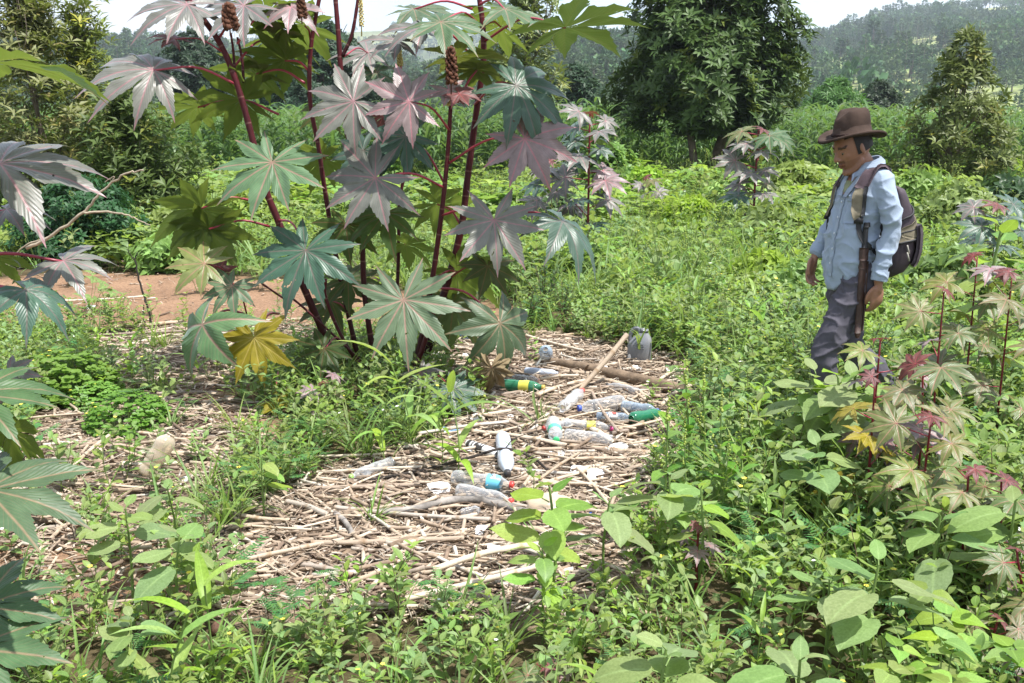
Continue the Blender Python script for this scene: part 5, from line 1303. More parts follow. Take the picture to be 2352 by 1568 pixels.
# ------------------------------------------------------------------ logs and sticks
def log_obj(name, label, pts, r0, r1, mat, sides=12, rough=.08, twigs=()):
    P = spline(pts, 22); rp = P[0].copy(); root = empty(name, rp); tag(root, label, 'branch')
    V, F, uv = tube(P - rp, np.linspace(r0, r1, 22), sides)
    V = V + np.array([mnoise.noise_vector(Vector(v * 22)) for v in V]) * r0 * rough * 2.2
    b = MB(); b.add(V, F, uv); b.build('stem', M[mat], root)
    for tp, tr in twigs:
        Q = spline(tp, 8); b = MB(); b.add(*tube(Q - rp, np.linspace(tr, tr * .5, 8), 6)); b.build('twig', M[mat], root)
G = lambda x, y, z=.02: ground(x, y, z)
log_obj('driftwood_log', 'thick weathered brown log lying across the upper litter', [G(1208, 822, .03), G(1330, 842, .04), G(1450, 868, .045), G(1540, 890, .04), G(1605, 915, .03)], .032, .045, 'log', twigs=[([G(1345, 845, .05), G(1352, 838, .09)], .01)])
log_obj('burnt_branch', 'thin black curved branch arching over the vertical bottle', [G(800, 1110, .02), G(960, 1082, .03), G(1080, 1050, .07), G(1160, 1030, .09), G(1225, 1052, .06), G(1258, 1080, .03)], .008, .006, 'twig_black', 8, twigs=[([G(1160, 1030, .09), G(1185, 1005, .10), G(1250, 985, .08)], .003)])
log_obj('lichen_branch', 'grey and black spotted branch in front of the clear bottles', [G(845, 1178, .02), G(950, 1168, .035), G(1040, 1148, .04), G(1120, 1150, .03), G(1210, 1178, .02)], .012, .020, 'log_grey', 9, .16)
log_obj('bent_stick', 'dark bent stick on the front litter', [G(895, 1258, .015), G(940, 1238, .03), G(985, 1242, .02)], .016, .008, 'log', 8)
log_obj('grey_stick', 'pale grey curved stick near the lower left of the litter', [G(770, 1180, .02), G(795, 1200, .03), G(815, 1240, .015)], .013, .010, 'log_grey', 8)
log_obj('charred_stick', 'upright charred stick stub at the edge of the soil', [G(505, 1310, .0), G(508, 1240, .01), G(512, 1215, .02)], .012, .010, 'twig_black', 8)

# ------------------------------------------------------------------ plastics
def plastic(name, col, clear=.0, rough=.28, dirt=.25, tint=(.96, .97, .98)):
    t = NT(name); co = t.objco()
    d = t.ramp(t.noise(7, 5, .65, co), [(.42, (0, 0, 0)), (.72, (1, 1, 1))])
    c = t.mix(t.math('MULTIPLY', d, dirt), col, (.33, .25, .17))
    p = t.pbsdf(c, rough, .8 if clear else .5)
    if not clear: return t.done(p)
    lw = t.n('ShaderNodeLayerWeight', {'Blend': .42}).outputs['Facing']
    fac = t.math('SUBTRACT', clear, t.math('ADD', t.math('MULTIPLY', lw, .62), t.math('MULTIPLY', d, .16)), clamp=True)
    tr = t.n('ShaderNodeBsdfTransparent', {'Color': (*tint, 1)})
    ms = t.n('ShaderNodeMixShader'); t.set(ms.inputs[0], fac); t.t.links.new(p, ms.inputs[1]); t.t.links.new(tr.outputs[0], ms.inputs[2])
    return t.done(ms.outputs[0])
M['clear'] = plastic('clear_plastic', (.64, .655, .67), .93, .05, .10)
M['clear_blue'] = plastic('bluish_clear_plastic', (.42, .52, .64), .84, .07, .1, (.82, .90, .97))
M['silver'] = plastic('silvery_blue_plastic', (.50, .55, .64), .0, .25, .12)
M['green_pet'] = plastic('green_plastic', (.02, .17, .085), .35, .10, .08, (.25, .75, .5))
M['brown_pet'] = plastic('muddy_plastic', (.62, .52, .40), .58, .12, .3, (.93, .85, .73))
M['beige_pet'] = plastic('beige_film', (.62, .50, .36), .55, .4, .35, (.9, .8, .68))
M['white_foam'] = simple('white_foam', (.80, .79, .76), .8, .3, .12, 14, .2)
M['grey_jug'] = plastic('grey_jug_plastic', (.20, .21, .23), 0, .38, .25)
for k_, c_ in (('cap_red', (.62, .06, .05)), ('cap_green', (.03, .45, .16)), ('cap_lime', (.25, .62, .10)), ('cap_blue', (.03, .08, .42)), ('cap_black', (.02, .02, .025)), ('cap_gold', (.50, .36, .08)), ('cap_pink', (.75, .05, .28)), ('cap_peach', (.72, .42, .32)),
               ('lab_blue', (.12, .52, .72)), ('lab_yellow', (.62, .58, .08)), ('lab_white', (.75, .75, .74)), ('lab_red', (.6, .08, .06)), ('lab_green', (.10, .50, .33)), ('teal', (.06, .48, .46)), ('blue_paint', (.16, .30, .46)), ('bright_blue', (.03, .12, .50))):
    M[k_] = plastic(k_, c_, 0, .35, .2)
PET = [(0, .60), (.012, .86), (.04, .97), (.10, 1.0), (.18, .98), (.20, .93), (.22, .99), (.30, .98), (.32, .92), (.34, .98), (.44, .99), (.50, .93), (.56, .90), (.62, .97), (.70, 1.0), (.76, .95), (.82, .76), (.87, .52), (.90, .40), (.915, .37), (.92, .47), (.93, .47), (.935, .37), (.945, .36)]
SODA = [(0, .55), (.02, .85), (.06, .97), (.12, 1.0), (.30, 1.0), (.42, .90), (.50, .89), (.58, .98), (.68, 1.0), (.76, .92), (.84, .66), (.89, .44), (.91, .37), (.92, .46), (.93, .46), (.935, .37), (.945, .36)]
WIDE = [(0, .75), (.02, .95), (.08, 1.0), (.20, 1.0), (.22, .94), (.25, 1.0), (.40, .99), (.42, .93), (.45, 1.0), (.62, .98), (.64, .92), (.68, .99), (.80, .96), (.85, .86), (.88, .84), (.92, .88), (.95, .86)]
def bottle(label, A, B, dia, mat, cap=None, lab=None, prof=PET, seed=0, dent=.10, name='plastic_bottle', zA=None, zB=None, logo=None, group='bottles in the litter'):
    """A: photo point of the base, B: of the cap end; dia: thickness in photo px"""
    k = ppm(ground((A[0] + B[0]) / 2, (A[1] + B[1]) / 2)[1]); r_ = dia * 1.14 / 2 / k
    p = ground(*A, (r_ * .95 if zA is None else zA) + .012); q = ground(*B, (r_ * .8 if zB is None else zB) + .012)
    L_ = np.linalg.norm(q - p); root = empty(name, p); tag(root, label, 'bottle', group)
    M3 = frame(q - p, (0, 0, 1)); S = 18
    V, F, uv = lathe([(a * r_, x * L_) for x, a in prof], S, cap=False)
    base = np.array((0.004, 0, 0)); V = np.vstack((V, base)); uv = np.vstack((uv, (0, 0))); F = list(F) + [(k2, (k2 + 1) % S, len(V) - 1) for k2 in range(S)]
    nvv = np.array([mnoise.noise(Vector(v * (1.1 / r_) * .35 + np.array((seed * 3.1, 0, 0)))) for v in V]); fr = np.clip((V[:, 0] / L_ - .02) * 8, 0, 1) * np.clip((.86 - V[:, 0] / L_) * 8, 0, 1)
    sc = 1 - (np.maximum(nvv, -.1) * dent * 3.2) * fr; V[:, 1] *= sc; V[:, 2] *= sc
    b = MB(); b.add(V @ M3.T, F, uv); b.build('body', M[mat], root)
    if cap:
        V, F, uv = lathe([(r_ * .40, L_ * .935), (r_ * .44, L_ * .938), (r_ * .44, L_ * .995), (r_ * .40, L_)], 14); b = MB(); b.add(V @ M3.T, F, uv); b.build('cap', M[cap], root)
    if lab:
        lm, a, e = lab; xs = np.linspace(a, e, 7); pr = [(np.interp(x, [c[0] for c in prof], [c[1] for c in prof]) * r_ * 1.018, x * L_) for x in xs]
        V, F, uv = lathe(pr, S, cap=False)
        nvv = np.array([mnoise.noise(Vector(v * (1.1 / r_) * .35 + np.array((seed * 3.1, 0, 0)))) for v in V]); sc = 1 - np.maximum(nvv, -.1) * dent * 3.2 * np.clip((.86 - V[:, 0] / L_) * 8, 0, 1); V[:, 1:] *= sc[:, None]
        b = MB(); b.add(V @ M3.T, F, uv); lo = b.build('label', M[lm], root)
        if logo:   # printed mark: white bars and a dark stroke wrapped on the label
            for (x0, x1, a0, a1, sl, mm) in logo:
                VV = []
                for i in range(5):
                    for j in range(2):
                        aa = a0 + (a1 - a0) * i / 4; x = (x0 if j == 0 else x1) + sl * i / 4; rr = np.interp(x, [c[0] for c in prof], [c[1] for c in prof]) * r_ * 1.04
                        VV.append((x * L_, rr * math.cos(aa), rr * math.sin(aa)))
                b = MB(); b.add(np.array(VV) @ M3.T, grid_faces(5, 2)); b.build('print', M[mm], lo)
    return root
bottle('silvery blue plastic bottle lying behind the green one', (1205, 852), (1287, 858), 17, 'silver', None, None, SODA, 1)
bottle('clear bottle with a peach cap just behind the green bottle', (1178, 868), (1240, 874), 17, 'clear', 'cap_peach', None, PET, 2)
bottle('green bottle with yellow label and gold cap by the white cup', (1152, 884), (1251, 890), 26, 'green_pet', 'cap_gold', ('lab_yellow', .42, .66), SODA, 3, .03)
bottle('dented clear bottle with a black end beside the log', (1466, 902), (1393, 884), 20, 'clear', 'cap_black', None, PET, 4, .2)
bottle('small clear bottle with a red cap pointing away', (1292, 938), (1338, 896), 26, 'clear', 'cap_red', None, PET, 5, .12)
bottle('large clear bottle with a blue cap in the bottle cluster', (1432, 922), (1327, 938), 30, 'clear', 'cap_blue', None, SODA, 6, .14)
bottle('bluish clear bottle pointing right in the cluster', (1428, 932), (1513, 944), 24, 'clear_blue', 'cap_blue', None, PET, 7, .1)
bottle('clear bottle with a red and white label scrap', (1370, 956), (1450, 958), 20, 'clear_blue', None, ('lab_white', .35, .6), PET, 8, .16, logo=[(.4, .52, 1.0, 2.2, .06, 'lab_red')])
bottle('dark green ribbed bottle end at the right of the cluster', (1450, 962), (1520, 946), 27, 'green_pet', None, None, SODA, 9, .08)
bottle('clear bottle with a torn red lid', (1306, 970), (1247, 984), 22, 'clear', 'cap_red', None, PET, 10, .16)
bottle('short clear bottle with its green cap facing the camera', (1270, 968), (1278, 1012), 30, 'clear', 'cap_green', ('lab_green', .45, .6), PET, 11, .05, zA=.05, zB=.04)
bottle('clear bottle with yellow printed label and pink cap', (1298, 974), (1408, 984), 24, 'clear', 'cap_pink', ('lab_yellow', .44, .62), SODA, 12, .1)
bottle('wide clear bottle without cap at the front of the cluster', (1297, 1000), (1412, 1014), 30, 'clear', None, None, WIDE, 13, .07)
bottle('silvery blue bottle with black cap lying towards the camera', (1154, 1002), (1166, 1090), 33, 'silver', 'cap_black', None, SODA, 14, .05, zA=.045, zB=.035)
bottle('clear bottle with lime green cap at the left of the litter', (902, 1060), (803, 1096), 24, 'clear', 'cap_lime', None, PET, 15, .14)
bottle('clear bottle with light blue label and red cap', (1038, 1096), (1180, 1114), 34, 'clear', 'cap_red', ('lab_blue', .58, .80), SODA, 16, .06, logo=[(.62, .66, .9, 2.3, .08, 'lab_white'), (.70, .74, .9, 2.3, -.06, 'lab_white'), (.61, .63, 1.2, 2.0, .05, 'cap_black')])
bottle('clear bottle with red neck in front of the blue labelled one', (1050, 1124), (1178, 1152), 30, 'clear', 'cap_red', None, SODA, 17, .1)
bottle('half buried clear bottle neck in the front chaff', (1060, 1182), (1105, 1168), 24, 'clear', None, None, PET, 18, .1, zA=.005)
bottle('clear bottle with blue ring under the weeds at the litter rim', (1495, 1052), (1575, 1046), 20, 'clear', 'cap_blue', None, PET, 19, .16)
bottle('crumpled muddy bottle leaning upright at the left', (335, 1092), (398, 990), 40, 'brown_pet', None, None, PET, 20, .20, zA=.02, zB=.22, group=None)
bottle('flat clear bottle with red ring at the far left', (96, 1088), (184, 1078), 18, 'clear', 'cap_red', None, PET, 21, .2, group=None)
bottle('clear bottle scrap behind the brown bottle', (205, 970), (242, 962), 20, 'clear', None, None, PET, 22, .2, group=None)
bottle('blue and clear small bottle on the soil behind the castor foot', (1082, 772), (1040, 771), 12, 'clear_blue', 'bright_blue', ('bright_blue', .5, .9), PET, 23, .1, group=None)
bottle('black tube with white printing beside the vertical bottle', (1143, 1044), (1072, 1018), 21, 'lab_white', 'cap_black', ('cap_black', .40, .92), WIDE, 24, .02, name='printed_tube', logo=[(.44, .47, 1.0, 2.1, 0, 'lab_white'), (.50, .53, 1.0, 1.6, .02, 'lab_white'), (.56, .58, 1.1, 2.1, -.02, 'lab_white')])
bottle('teal bottle far back beside the soil path', (95, 692), (122, 690), 12, 'teal', None, None, PET, 25, .1, group=None)
bottle('clear bottle scrap half under the castor leaf', (1062, 886), (1100, 874), 20, 'clear', None, None, PET, 26, .25)
bottle('blue-clear bottle end standing up behind the log', (1255, 826), (1253, 800), 27, 'clear_blue', None, None, PET, 27, .1, zA=.01, zB=.14)
# cup
p = G(1172, 896, .02); q = G(1208, 884, .045); L_ = np.linalg.norm(q - p) * 1.15; root = empty('foam_cup', p); tag(root, 'white foam cup lying against the green bottle', 'cup')
M3 = frame(q - p, (0, 0, 1)); k = 1 / ppm(p[1])
V, F, uv = lathe([(0.0, .003), (9 * k, 0), (10 * k, 0.0), (14.5 * k, L_), (15.4 * k, L_), (15.4 * k, L_ * .96), (13.8 * k, L_ * .95), (9.3 * k, .006)], 18, cap=False); b = MB(); b.add(V @ M3.T, F, uv); b.build('shell', M['white_foam'], root)
# crushed beige container, ball, balls
def lump(name, label, cat, px, py, sx, sy, sz, mat, seed, am=.25, fr_=2.2, dz=0.0, group=None, rz=0.0):
    p = ground(px, py, 0); k = 1 / ppm(p[1]); V, F = sphere(sx * k / 2, sy * k / 2, sz * k / 2, 20, 12)
    n = np.array([mnoise.noise(Vector(v / (sx * k) * 2 * fr_ + np.array((seed, 0, 0)))) + .5 * mnoise.noise(Vector(v / (sx * k) * 5 * fr_ + np.array((0, seed, 0)))) for v in V]); V = V * (1 + am * n)[:, None]
    b = MB(); b.add(V, F); o = b.build(name, M[mat], None, loc=(p[0], p[1], p[2] + sz * k * .42 + dz)); o.rotation_euler[2] = rz; tag(o, label, cat, group); return o
M['teal_ball'] = plastic('teal_ball_plastic', (.08, .55, .50), 0, .3, .1); M['fruit'] = simple('brown_fruit', (.16, .085, .06), .7, .3, .5, 30, .4); M['stone'] = simple('brown_stone', (.27, .20, .14), .9, .2, .4, 20, .5)
lump('crushed_container', 'large crushed beige plastic container at the front of the litter', 'container', 1256, 1172, 108, 96, 40, 'beige_pet', 4.2, .42, 2.4)
lump('plastic_ball', 'turquoise ball in the grass behind the castor plant', 'ball', 1155, 615, 34, 34, 28, 'teal_ball', 1, .08, 1.0)
lump('brown_fruit', 'brown round fruit on the soil at the bottom left', 'fruit', 508, 1458, 52, 48, 40, 'fruit', 2, .10)
lump('round_stone', 'small round stone in the front chaff on the left', 'stone', 735, 1283, 24, 22, 19, 'stone', 3, .12, group='round stones')
lump('round_stone', 'round brown stone by the wide clear bottle', 'stone', 1408, 1046, 28, 26, 22, 'stone', 6, .12, group='round stones')
lump('round_stone', 'small stone among weeds near the bottom left', 'stone', 720, 1275, 18, 16, 12, 'stone', 7, .12, group='round stones')
# flat scraps
def scrap(label, px, py, w, h, mat, seed, dz=.02, name='foam_scrap', tilt=.25, cat='scrap', group='white scraps in the litter'):
    g = np.random.default_rng(seed); p = ground(px, py, dz); k = 1 / ppm(p[1]); n = 9; fs = 2.6 if h < w else 1.6
    ring = [(w * k / 2 * math.cos(6.283 * i / n) * g.uniform(.7, 1.1), h * k * fs / 2 * math.sin(6.283 * i / n) * g.uniform(.7, 1.1)) for i in range(n)]
    th = .004; V = []
    bz = lambda x, y: .55 * (x * x - y * y) / (w * k) * g.uniform(.6, 1.0)
    zt = [bz(*q) for q in ring]
    for s in (th, -th): V += [(x, y, z_ + s) for (x, y), z_ in zip(ring, zt)] + [(0, 0, s)]
    F = []
    for i in range(n):
        j = (i + 1) % n; F += [(i, j, n), (n + 1 + j, n + 1 + i, 2 * n + 1), (i, n + 1 + i, n + 1 + j, j)]
    b = MB(); b.add(V, F); o = b.build(name, M[mat], None, loc=p, smooth=False); o.rotation_euler = (tilt + g.uniform(0, .3), g.uniform(-.25, .25), g.uniform(-.5, .5)); tag(o, label, cat, group)
for i, (x, y, w, h, lb) in enumerate([(1277, 1043, 46, 26, 'white foam scrap above the long pale cane'), (1330, 1082, 44, 18, 'white foam scrap left of a larger one near the front weeds'), (1368, 1092, 50, 24, 'largest white foam scrap near the front weeds'), (1094, 962, 32, 20, 'white foam scrap below the castor leaf'),
        (1010, 1122, 58, 26, 'white foam scrap beside the grey spotted branch'), (1085, 1032, 30, 16, 'curved white scrap on the black tube'), (1134, 1262, 34, 18, 'white scrap in the front chaff behind the bright weed'), (1105, 1215, 30, 18, 'white scrap at the end of a front cane'), (1175, 1214, 44, 22, 'white scrap behind the bright weed leaves'),
        (1386, 846, 28, 16, 'white scrap under the leaning cane'), (1461, 849, 24, 18, 'white scrap right of the leaning cane'), (1533, 848, 12, 8, 'tiny white scrap at the far right of the log'), (1172, 956, 16, 10, 'small white scrap in the middle of the canes'), (1420, 1030, 52, 20, 'crumpled pale scrap right of the wide bottle'),
        (373, 1088, 26, 30, 'white scrap leaning on the brown bottle'), (422, 1102, 24, 14, 'white scrap right of the brown bottle'), (208, 704, 24, 12, 'white scrap on the soil path at the left'), (655, 466, 22, 8, 'white scrap far back behind the castor leaf'), (1000, 812, 18, 8, 'white scrap near the castor foot'), (1070, 815, 16, 8, 'small white scrap beside the castor stalk')]):
    scrap(lb, x, y, w, h, 'white_foam', 200 + i)
scrap('blue plastic scrap under the front weeds', 1352, 1178, 18, 8, 'bright_blue', 240, name='plastic_scrap', group=None); scrap('blue painted wood scrap by the castor foot', 1040, 992, 62, 12, 'blue_paint', 241, .02, 'painted_wood_scrap', .1, group=None)

# ------------------------------------------------------------------ grey jug
p = ground(1468, 830); k = 1 / ppm(p[1]); root = empty('plastic_jug', p, R(-12)); tag(root, 'grey plastic jug without cap standing at the end of the litter', 'jug')
def rrect(w, d, e=3.2, n=28):
    a = np.linspace(0, 2 * math.pi, n, endpoint=False); c, s = np.cos(a), np.sin(a)
    return np.stack((w * np.sign(c) * np.abs(c) ** (2 / e), d * np.sign(s) * np.abs(s) ** (2 / e)), 1)
secs = [(0, 24, 17), (2, 26, 19), (10, 27, 20), (30, 28, 20.5), (42, 28, 20), (50, 26, 18.5), (58, 21, 15), (65, 14.5, 11.5), (70, 10, 9)]
V = []
for z_, w, d in secs:
    q = rrect(w * k, d * k); sh = 9 * k * max(0, z_ - 42) / 28
    V += [(x + sh, y, z_ * k) for x, y in q]
F = grid_faces(len(secs), 28, True); V.append((0, 0, .0)); F += [((i + 1) % 28, i, len(V) - 1) for i in range(28)]
b = MB(); b.add(V, F); b.build('body', M['grey_jug'], root)
b = MB(); Vn, Fn, uvn = lathe([(8.5 * k, 0), (8.5 * k, 9 * k), (9.5 * k, 9 * k), (9.5 * k, 6 * k), (9.5 * k, 11 * k), (7 * k, 11 * k), (7 * k, 0)], 16, cap=False); b.add(Vn @ frame((.15, 0, 1), (1, 0, 0)).T, Fn, loc=(9 * k, 0, 68 * k)); b.build('neck', M['grey_jug'], root)
b = MB(); hp = spline([(-22 * k, 0, 48 * k), (-22 * k, 0, 64 * k), (-15 * k, 0, 77 * k), (-5 * k, 0, 79 * k), (2 * k, 0, 70 * k)], 14); b.add(*tube(hp, 5 * k, 9)); b.build('handle', M['grey_jug'], root)
for j in range(4):
    b = MB(); b.add(*tube([(-8 * k + j * k, -20.6 * k, (38 + 4 * j) * k), (12 * k, -20.8 * k, (36 + 4 * j) * k)], .9 * k, 6)); b.build('rib', M['grey_jug'], root)
b = MB(); b.add(*blade(18 * k, 14 * k, n=4, fold=.1, droop=.2, shape=(.7, 1, .8, .9, .3)), M=frame((0, 0, 1), (-.75, -.75, 0)), loc=(-22 * k, -19 * k, 3 * k)); b.build('torn_label', M['white_foam'], root)

# ------------------------------------------------------------------ the walking man
from mathutils.bvhtree import BVHTree
M['shirt'] = None
t = NT('shirt_cloth'); co = t.objco()
c = t.mix(t.noise(3.5, 5, .6, co), (.262, .325, .415), (.32, .385, .475)); wv = t.noise(420, 2, .5, co)
M['shirt'] = t.done(t.pbsdf(c, .85, .2, t.bump(t.math('ADD', wv, t.math('MULTIPLY', t.noise(26, 4, .55, co), 3.0)), .25, .004), Sheen_Weight=.15))
t = NT('trouser_cloth'); co = t.objco()
c = t.mix(t.noise(4, 5, .6, co), (.062, .058, .072), (.10, .094, .112))
M['trousers'] = t.done(t.pbsdf(c, .85, .2, t.bump(t.noise(30, 5, .6, co), .25, .004)))
t = NT('skin'); co = t.objco()
c = t.mix(t.noise(14, 5, .6, co), (.225, .108, .064), (.32, .165, .102)); c = t.mix(1.0, c, t.attr('col'), 'MULTIPLY')
M['skin'] = t.done(t.pbsdf(c, .5, .4, t.bump(t.noise(160, 4, .6, co), .15, .002), Subsurface_Weight=.08, Subsurface_Radius=(.02, .008, .004)))
M['hat'] = simple('brown_felt', (.060, .040, .031), .9, .15, .45, 9, .35)
M['hatband'] = simple('dark_braid', (.035, .018, .014), .8, .3, .3, 60, .6)
M['hair'] = simple('black_hair', (.015, .012, .010), .6, .4, .3, 60, .5)
M['under'] = simple('olive_undershirt', (.27, .29, .17), .9, .1, .2)
M['pack'] = simple('dark_purple_nylon', (.060, .045, .055), .65, .35, .3, 14, .35)
M['pack2'] = simple('faded_purple_pad', (.105, .075, .085), .8, .2, .3, 14, .35)
M['khaki'] = simple('khaki_nylon', (.20, .172, .118), .75, .25, .25, 20, .3)
M['black'] = simple('black_webbing', (.018, .018, .02), .6, .4, .3, 40, .3)
M['leather'] = simple('brown_leather', (.050, .024, .016), .55, .45, .5, 20, .5)
M['zip'] = simple('zip_metal', (.35, .33, .28), .4, .5, .3, 60)
M['button'] = simple('pale_button', (.55, .60, .66), .35, .5, .1)
M['shoe'] = simple('dark_boot', (.035, .026, .022), .6, .4, .4, 20, .4)
M['eye'] = simple('eye_white', (.20, .15, .12), .4, .5, .1); M['iris'] = simple('dark_iris', (.02, .012, .008), .2, .6, .1)

MAN_P = np.array((1.685, 4.92, 0.0)); MAN_P[2] = float(hgt(MAN_P[0], MAN_P[1])); MAN_R = R(195)
def remesh(mb, voxel, smooth=3, fac=.5):
    o = bpy.data.objects.new('tmp', mb.mesh('tmp', [])); COL.objects.link(o)
    m = o.modifiers.new('r', 'REMESH'); m.mode = 'VOXEL'; m.voxel_size = voxel; m.use_smooth_shade = True
    if smooth: s = o.modifiers.new('s', 'SMOOTH'); s.iterations = smooth; s.factor = fac
    dg = bpy.context.evaluated_depsgraph_get(); me = bpy.data.meshes.new_from_object(o.evaluated_get(dg))
    bpy.data.objects.remove(o); me.shade_smooth(); return me
def verts(me, key='co'):
    a = np.zeros(len(me.vertices) * 3, np.float32); me.vertices.foreach_get(key, a); return a.reshape(-1, 3).astype(float)
def setverts(me, V):
    me.vertices.foreach_set('co', V.astype(np.float32).ravel()); me.update()
def setcol(me, C):
    a = me.attributes.new('col', 'FLOAT_COLOR', 'POINT'); a.data.foreach_set('color', np.concatenate((C, np.ones((len(C), 1))), 1).astype(np.float32).ravel())
def loft(secs, n=24, e=2.0):
    """secs: (cx, cy, z, rx, ry)"""
    V = []
    for s in secs:
        q = rrect(s[3], s[4], e, n); V += [(s[0] + x, s[1] + y, s[2]) for x, y in q]
    F = grid_faces(len(secs), n, True)
    for i in (0, len(secs) - 1):
        V.append((secs[i][0], secs[i][1], secs[i][2])); c = len(V) - 1
        for k in range(n): F.append((i * n + k, i * n + (k + 1) % n, c) if i else (i * n + (k + 1) % n, i * n + k, c))
    return np.array(V), F
def ctube(pts, rad, n=14, m=14, squash=1.0):
    P = spline(pts, m); r = np.interp(np.linspace(0, 1, m), np.linspace(0, 1, len(rad)), rad)
    # rounded ends
    d0, d1 = nrm(P[0] - P[1]), nrm(P[-1] - P[-2]); P = np.vstack((P[0] + d0 * r[0] * .7, P[0] + d0 * r[0] * .4, P, P[-1] + d1 * r[-1] * .4, P[-1] + d1 * r[-1] * .7)); r = np.concatenate(([r[0] * .45, r[0] * .85], r, [r[-1] * .85, r[-1] * .45]))
    return tube(P, r, n, True, squash)
SH = {s: np.array((-.045, s * .155, 1.335)) for s in (1, -1)}
EL = {1: np.array((-.060, .205, 1.095)), -1: np.array((.000, -.205, 1.115))}
WR = {1: np.array((-.015, .215, .855)), -1: np.array((.105, -.195, .945))}
HIP = {s: np.array((0.0, s * .085, .86)) for s in (1, -1)}
KN = {1: np.array((.185, .095, .475)), -1: np.array((-.10, -.09, .47))}
AN = {1: np.array((.155, .095, .10)), -1: np.array((-.40, -.09, .17))}
HC = np.array((.050, 0, 1.488)); ca, sa = math.cos(R(25)), math.sin(R(25)); HM = np.array(((ca, 0, sa), (0, 1, 0), (-sa, 0, ca)))   # head pitched forward
HM = rotz(R(4)) @ HM
man = empty('person', MAN_P, MAN_R); tag(man, 'man in blue shirt, grey trousers and brown hat walking through the weeds, looking down', 'person')
b = MB()
# torso, neck, limbs
b.add(*loft([(0, 0, .80, .07, .11), (0, 0, .9, .09, .13), (.005, 0, 1.05, .08, .12), (-.02, 0, 1.22, .085, .135), (-.045, 0, 1.31, .06, .10), (-.05, 0, 1.37, .045, .06)]))
b.add(*ctube([(-.052, 0, 1.32), (-.022, 0, 1.40), (.025, 0, 1.455)], [.062, .055, .053]))
for s in (1, -1):
    b.add(*ctube([SH[s], (SH[s] + EL[s]) / 2, EL[s], (EL[s] + WR[s]) / 2, WR[s]], [.024, .026, .026, .027, .025]))
    b.add(*ctube([HIP[s], (HIP[s] + KN[s]) / 2, KN[s], (KN[s] + AN[s]) / 2 + np.array((-.015, 0, 0)), AN[s]], [.075, .065, .048, .045, .034]))
# head
V, F = sphere(1, 1, 1, 28, 20); W = V.copy()
zz = V[:, 2]; low = np.clip(-zz, 0, 1)
W[:, 0] = V[:, 0] * (.100 - .012 * low); W[:, 1] = V[:, 1] * (.076 * (1 - .36 * low ** 1.6)); W[:, 2] = zz * .118
W[:, 0] += np.where(zz < 0, .020 * low ** 1.2, 0); back = (V[:, 0] < 0) & (zz < -.2); W[back, 0] *= 1 - .35 * np.clip(-zz[back] - .2, 0, 1)
b.add(W @ HM.T, F, loc=HC)
def hp(x, y, z): return HC + HM @ np.array((x, y, z))
def hadd(V, F, x, y, z, rot=None): b.add((V if rot is None else V @ rot.T) @ HM.T, F, loc=hp(x, y, z))
b.add(*ctube([hp(.088, 0, .022), hp(.103, 0, .002), hp(.114, 0, -.018)], [.009, .011, .0135], 8, 6)); 
for s in (1, -1):
    Vn, Fn = sphere(.010, .009, .008, 8, 6); hadd(Vn, Fn, .104, s * .013, -.022)
    b.add(*ctube([hp(.088, s * .012, .033), hp(.083, s * .034, .037), hp(.068, s * .052, .030)], [.008, .009, .007], 8, 6))
    Ve, Fe = sphere(.018, .007, .032, 10, 8); hadd(Ve, Fe, -.004, s * .076, -.006, rotz(s * .35))
    Vc, Fc = sphere(.026, .022, .02, 10, 8); hadd(Vc, Fc, .062, s * .038, -.012)
b.add(*ctube([hp(.088, -.022, -.050), hp(.101, 0, -.047), hp(.088, .022, -.050)], [.005, .0075, .005], 8, 7)); b.add(*ctube([hp(.086, -.019, -.062), hp(.098, 0, -.063), hp(.086, .019, -.062)], [.005, .008, .005], 8, 7))
Vc, Fc = sphere(.024, .026, .018, 10, 8); hadd(Vc, Fc, .073, 0, -.098)
for s in (1, -1): b.add(*ctube([hp(.01, s * .058, -.062), hp(.045, s * .046, -.088), hp(.07, s * .02, -.102)], [.016, .015, .013], 8, 7))
# hands
def hand(w, d, th, n, curl, spread=.0):
    """w wrist, d along the hand, th towards the thumb, n out of the palm"""
    d, n = nrm(d), nrm(n - np.dot(n, nrm(d)) * nrm(d)); th = nrm(np.cross(n, d)) * (1 if np.dot(np.cross(n, d), th) > 0 else -1)
    Mh = np.stack((d, th, n), 1)
    V, F = sphere(.055, .040, .0165, 14, 10); b.add(V @ Mh.T, F, loc=w + d * .052); b.add(*ctube([w - d * .01, w + d * .03], [.025, .027], 10, 4, .75))
    for i, (off, L_) in enumerate(((.029, .072), (.010, .080), (-.009, .074), (-.027, .058))):
        p = w + d * (.090 - .006 * (i == 3)) + th * off; a = curl * (.5 + .12 * i); pts = [p - d * .018]; cur = p
        pts.append(cur)
        for sg in (.45, .32, .26):
            dr = nrm(d * math.cos(a) + n * math.sin(a) + th * (spread * (1.5 - i))); cur = cur + dr * L_ * sg; pts.append(cur); a += curl * .75
        b.add(*ctube(pts, [.0098, .0098, .009, .0082, .0072], 8, 12))
    p = w + d * .022 + th * .026; b.add(*ctube([p, p + th * .020 + d * .026 + n * .010, p + th * .024 + d * .056 + n * .018, p + th * .018 + d * .076 + n * .026], [.0135, .0118, .0105, .008], 8, 10))
hand(WR[1] + np.array((0, 0, -.012)), np.array((.02, -.02, -1)), np.array((1, 0, 0)), np.array((.15, -1, 0)), .75)
hand(WR[-1] + np.array((.006, .002, -.01)), np.array((.28, .05, -1)), np.array((.8, .45, .2)), np.array((-.4, .85, .1)), .62, .05)
me = remesh(b, .0052, 2, .45)
V = verts(me); C = np.ones((len(V), 3)); hl = (V - HC) @ HM     # head space
hd = V[:, 2] > 1.36
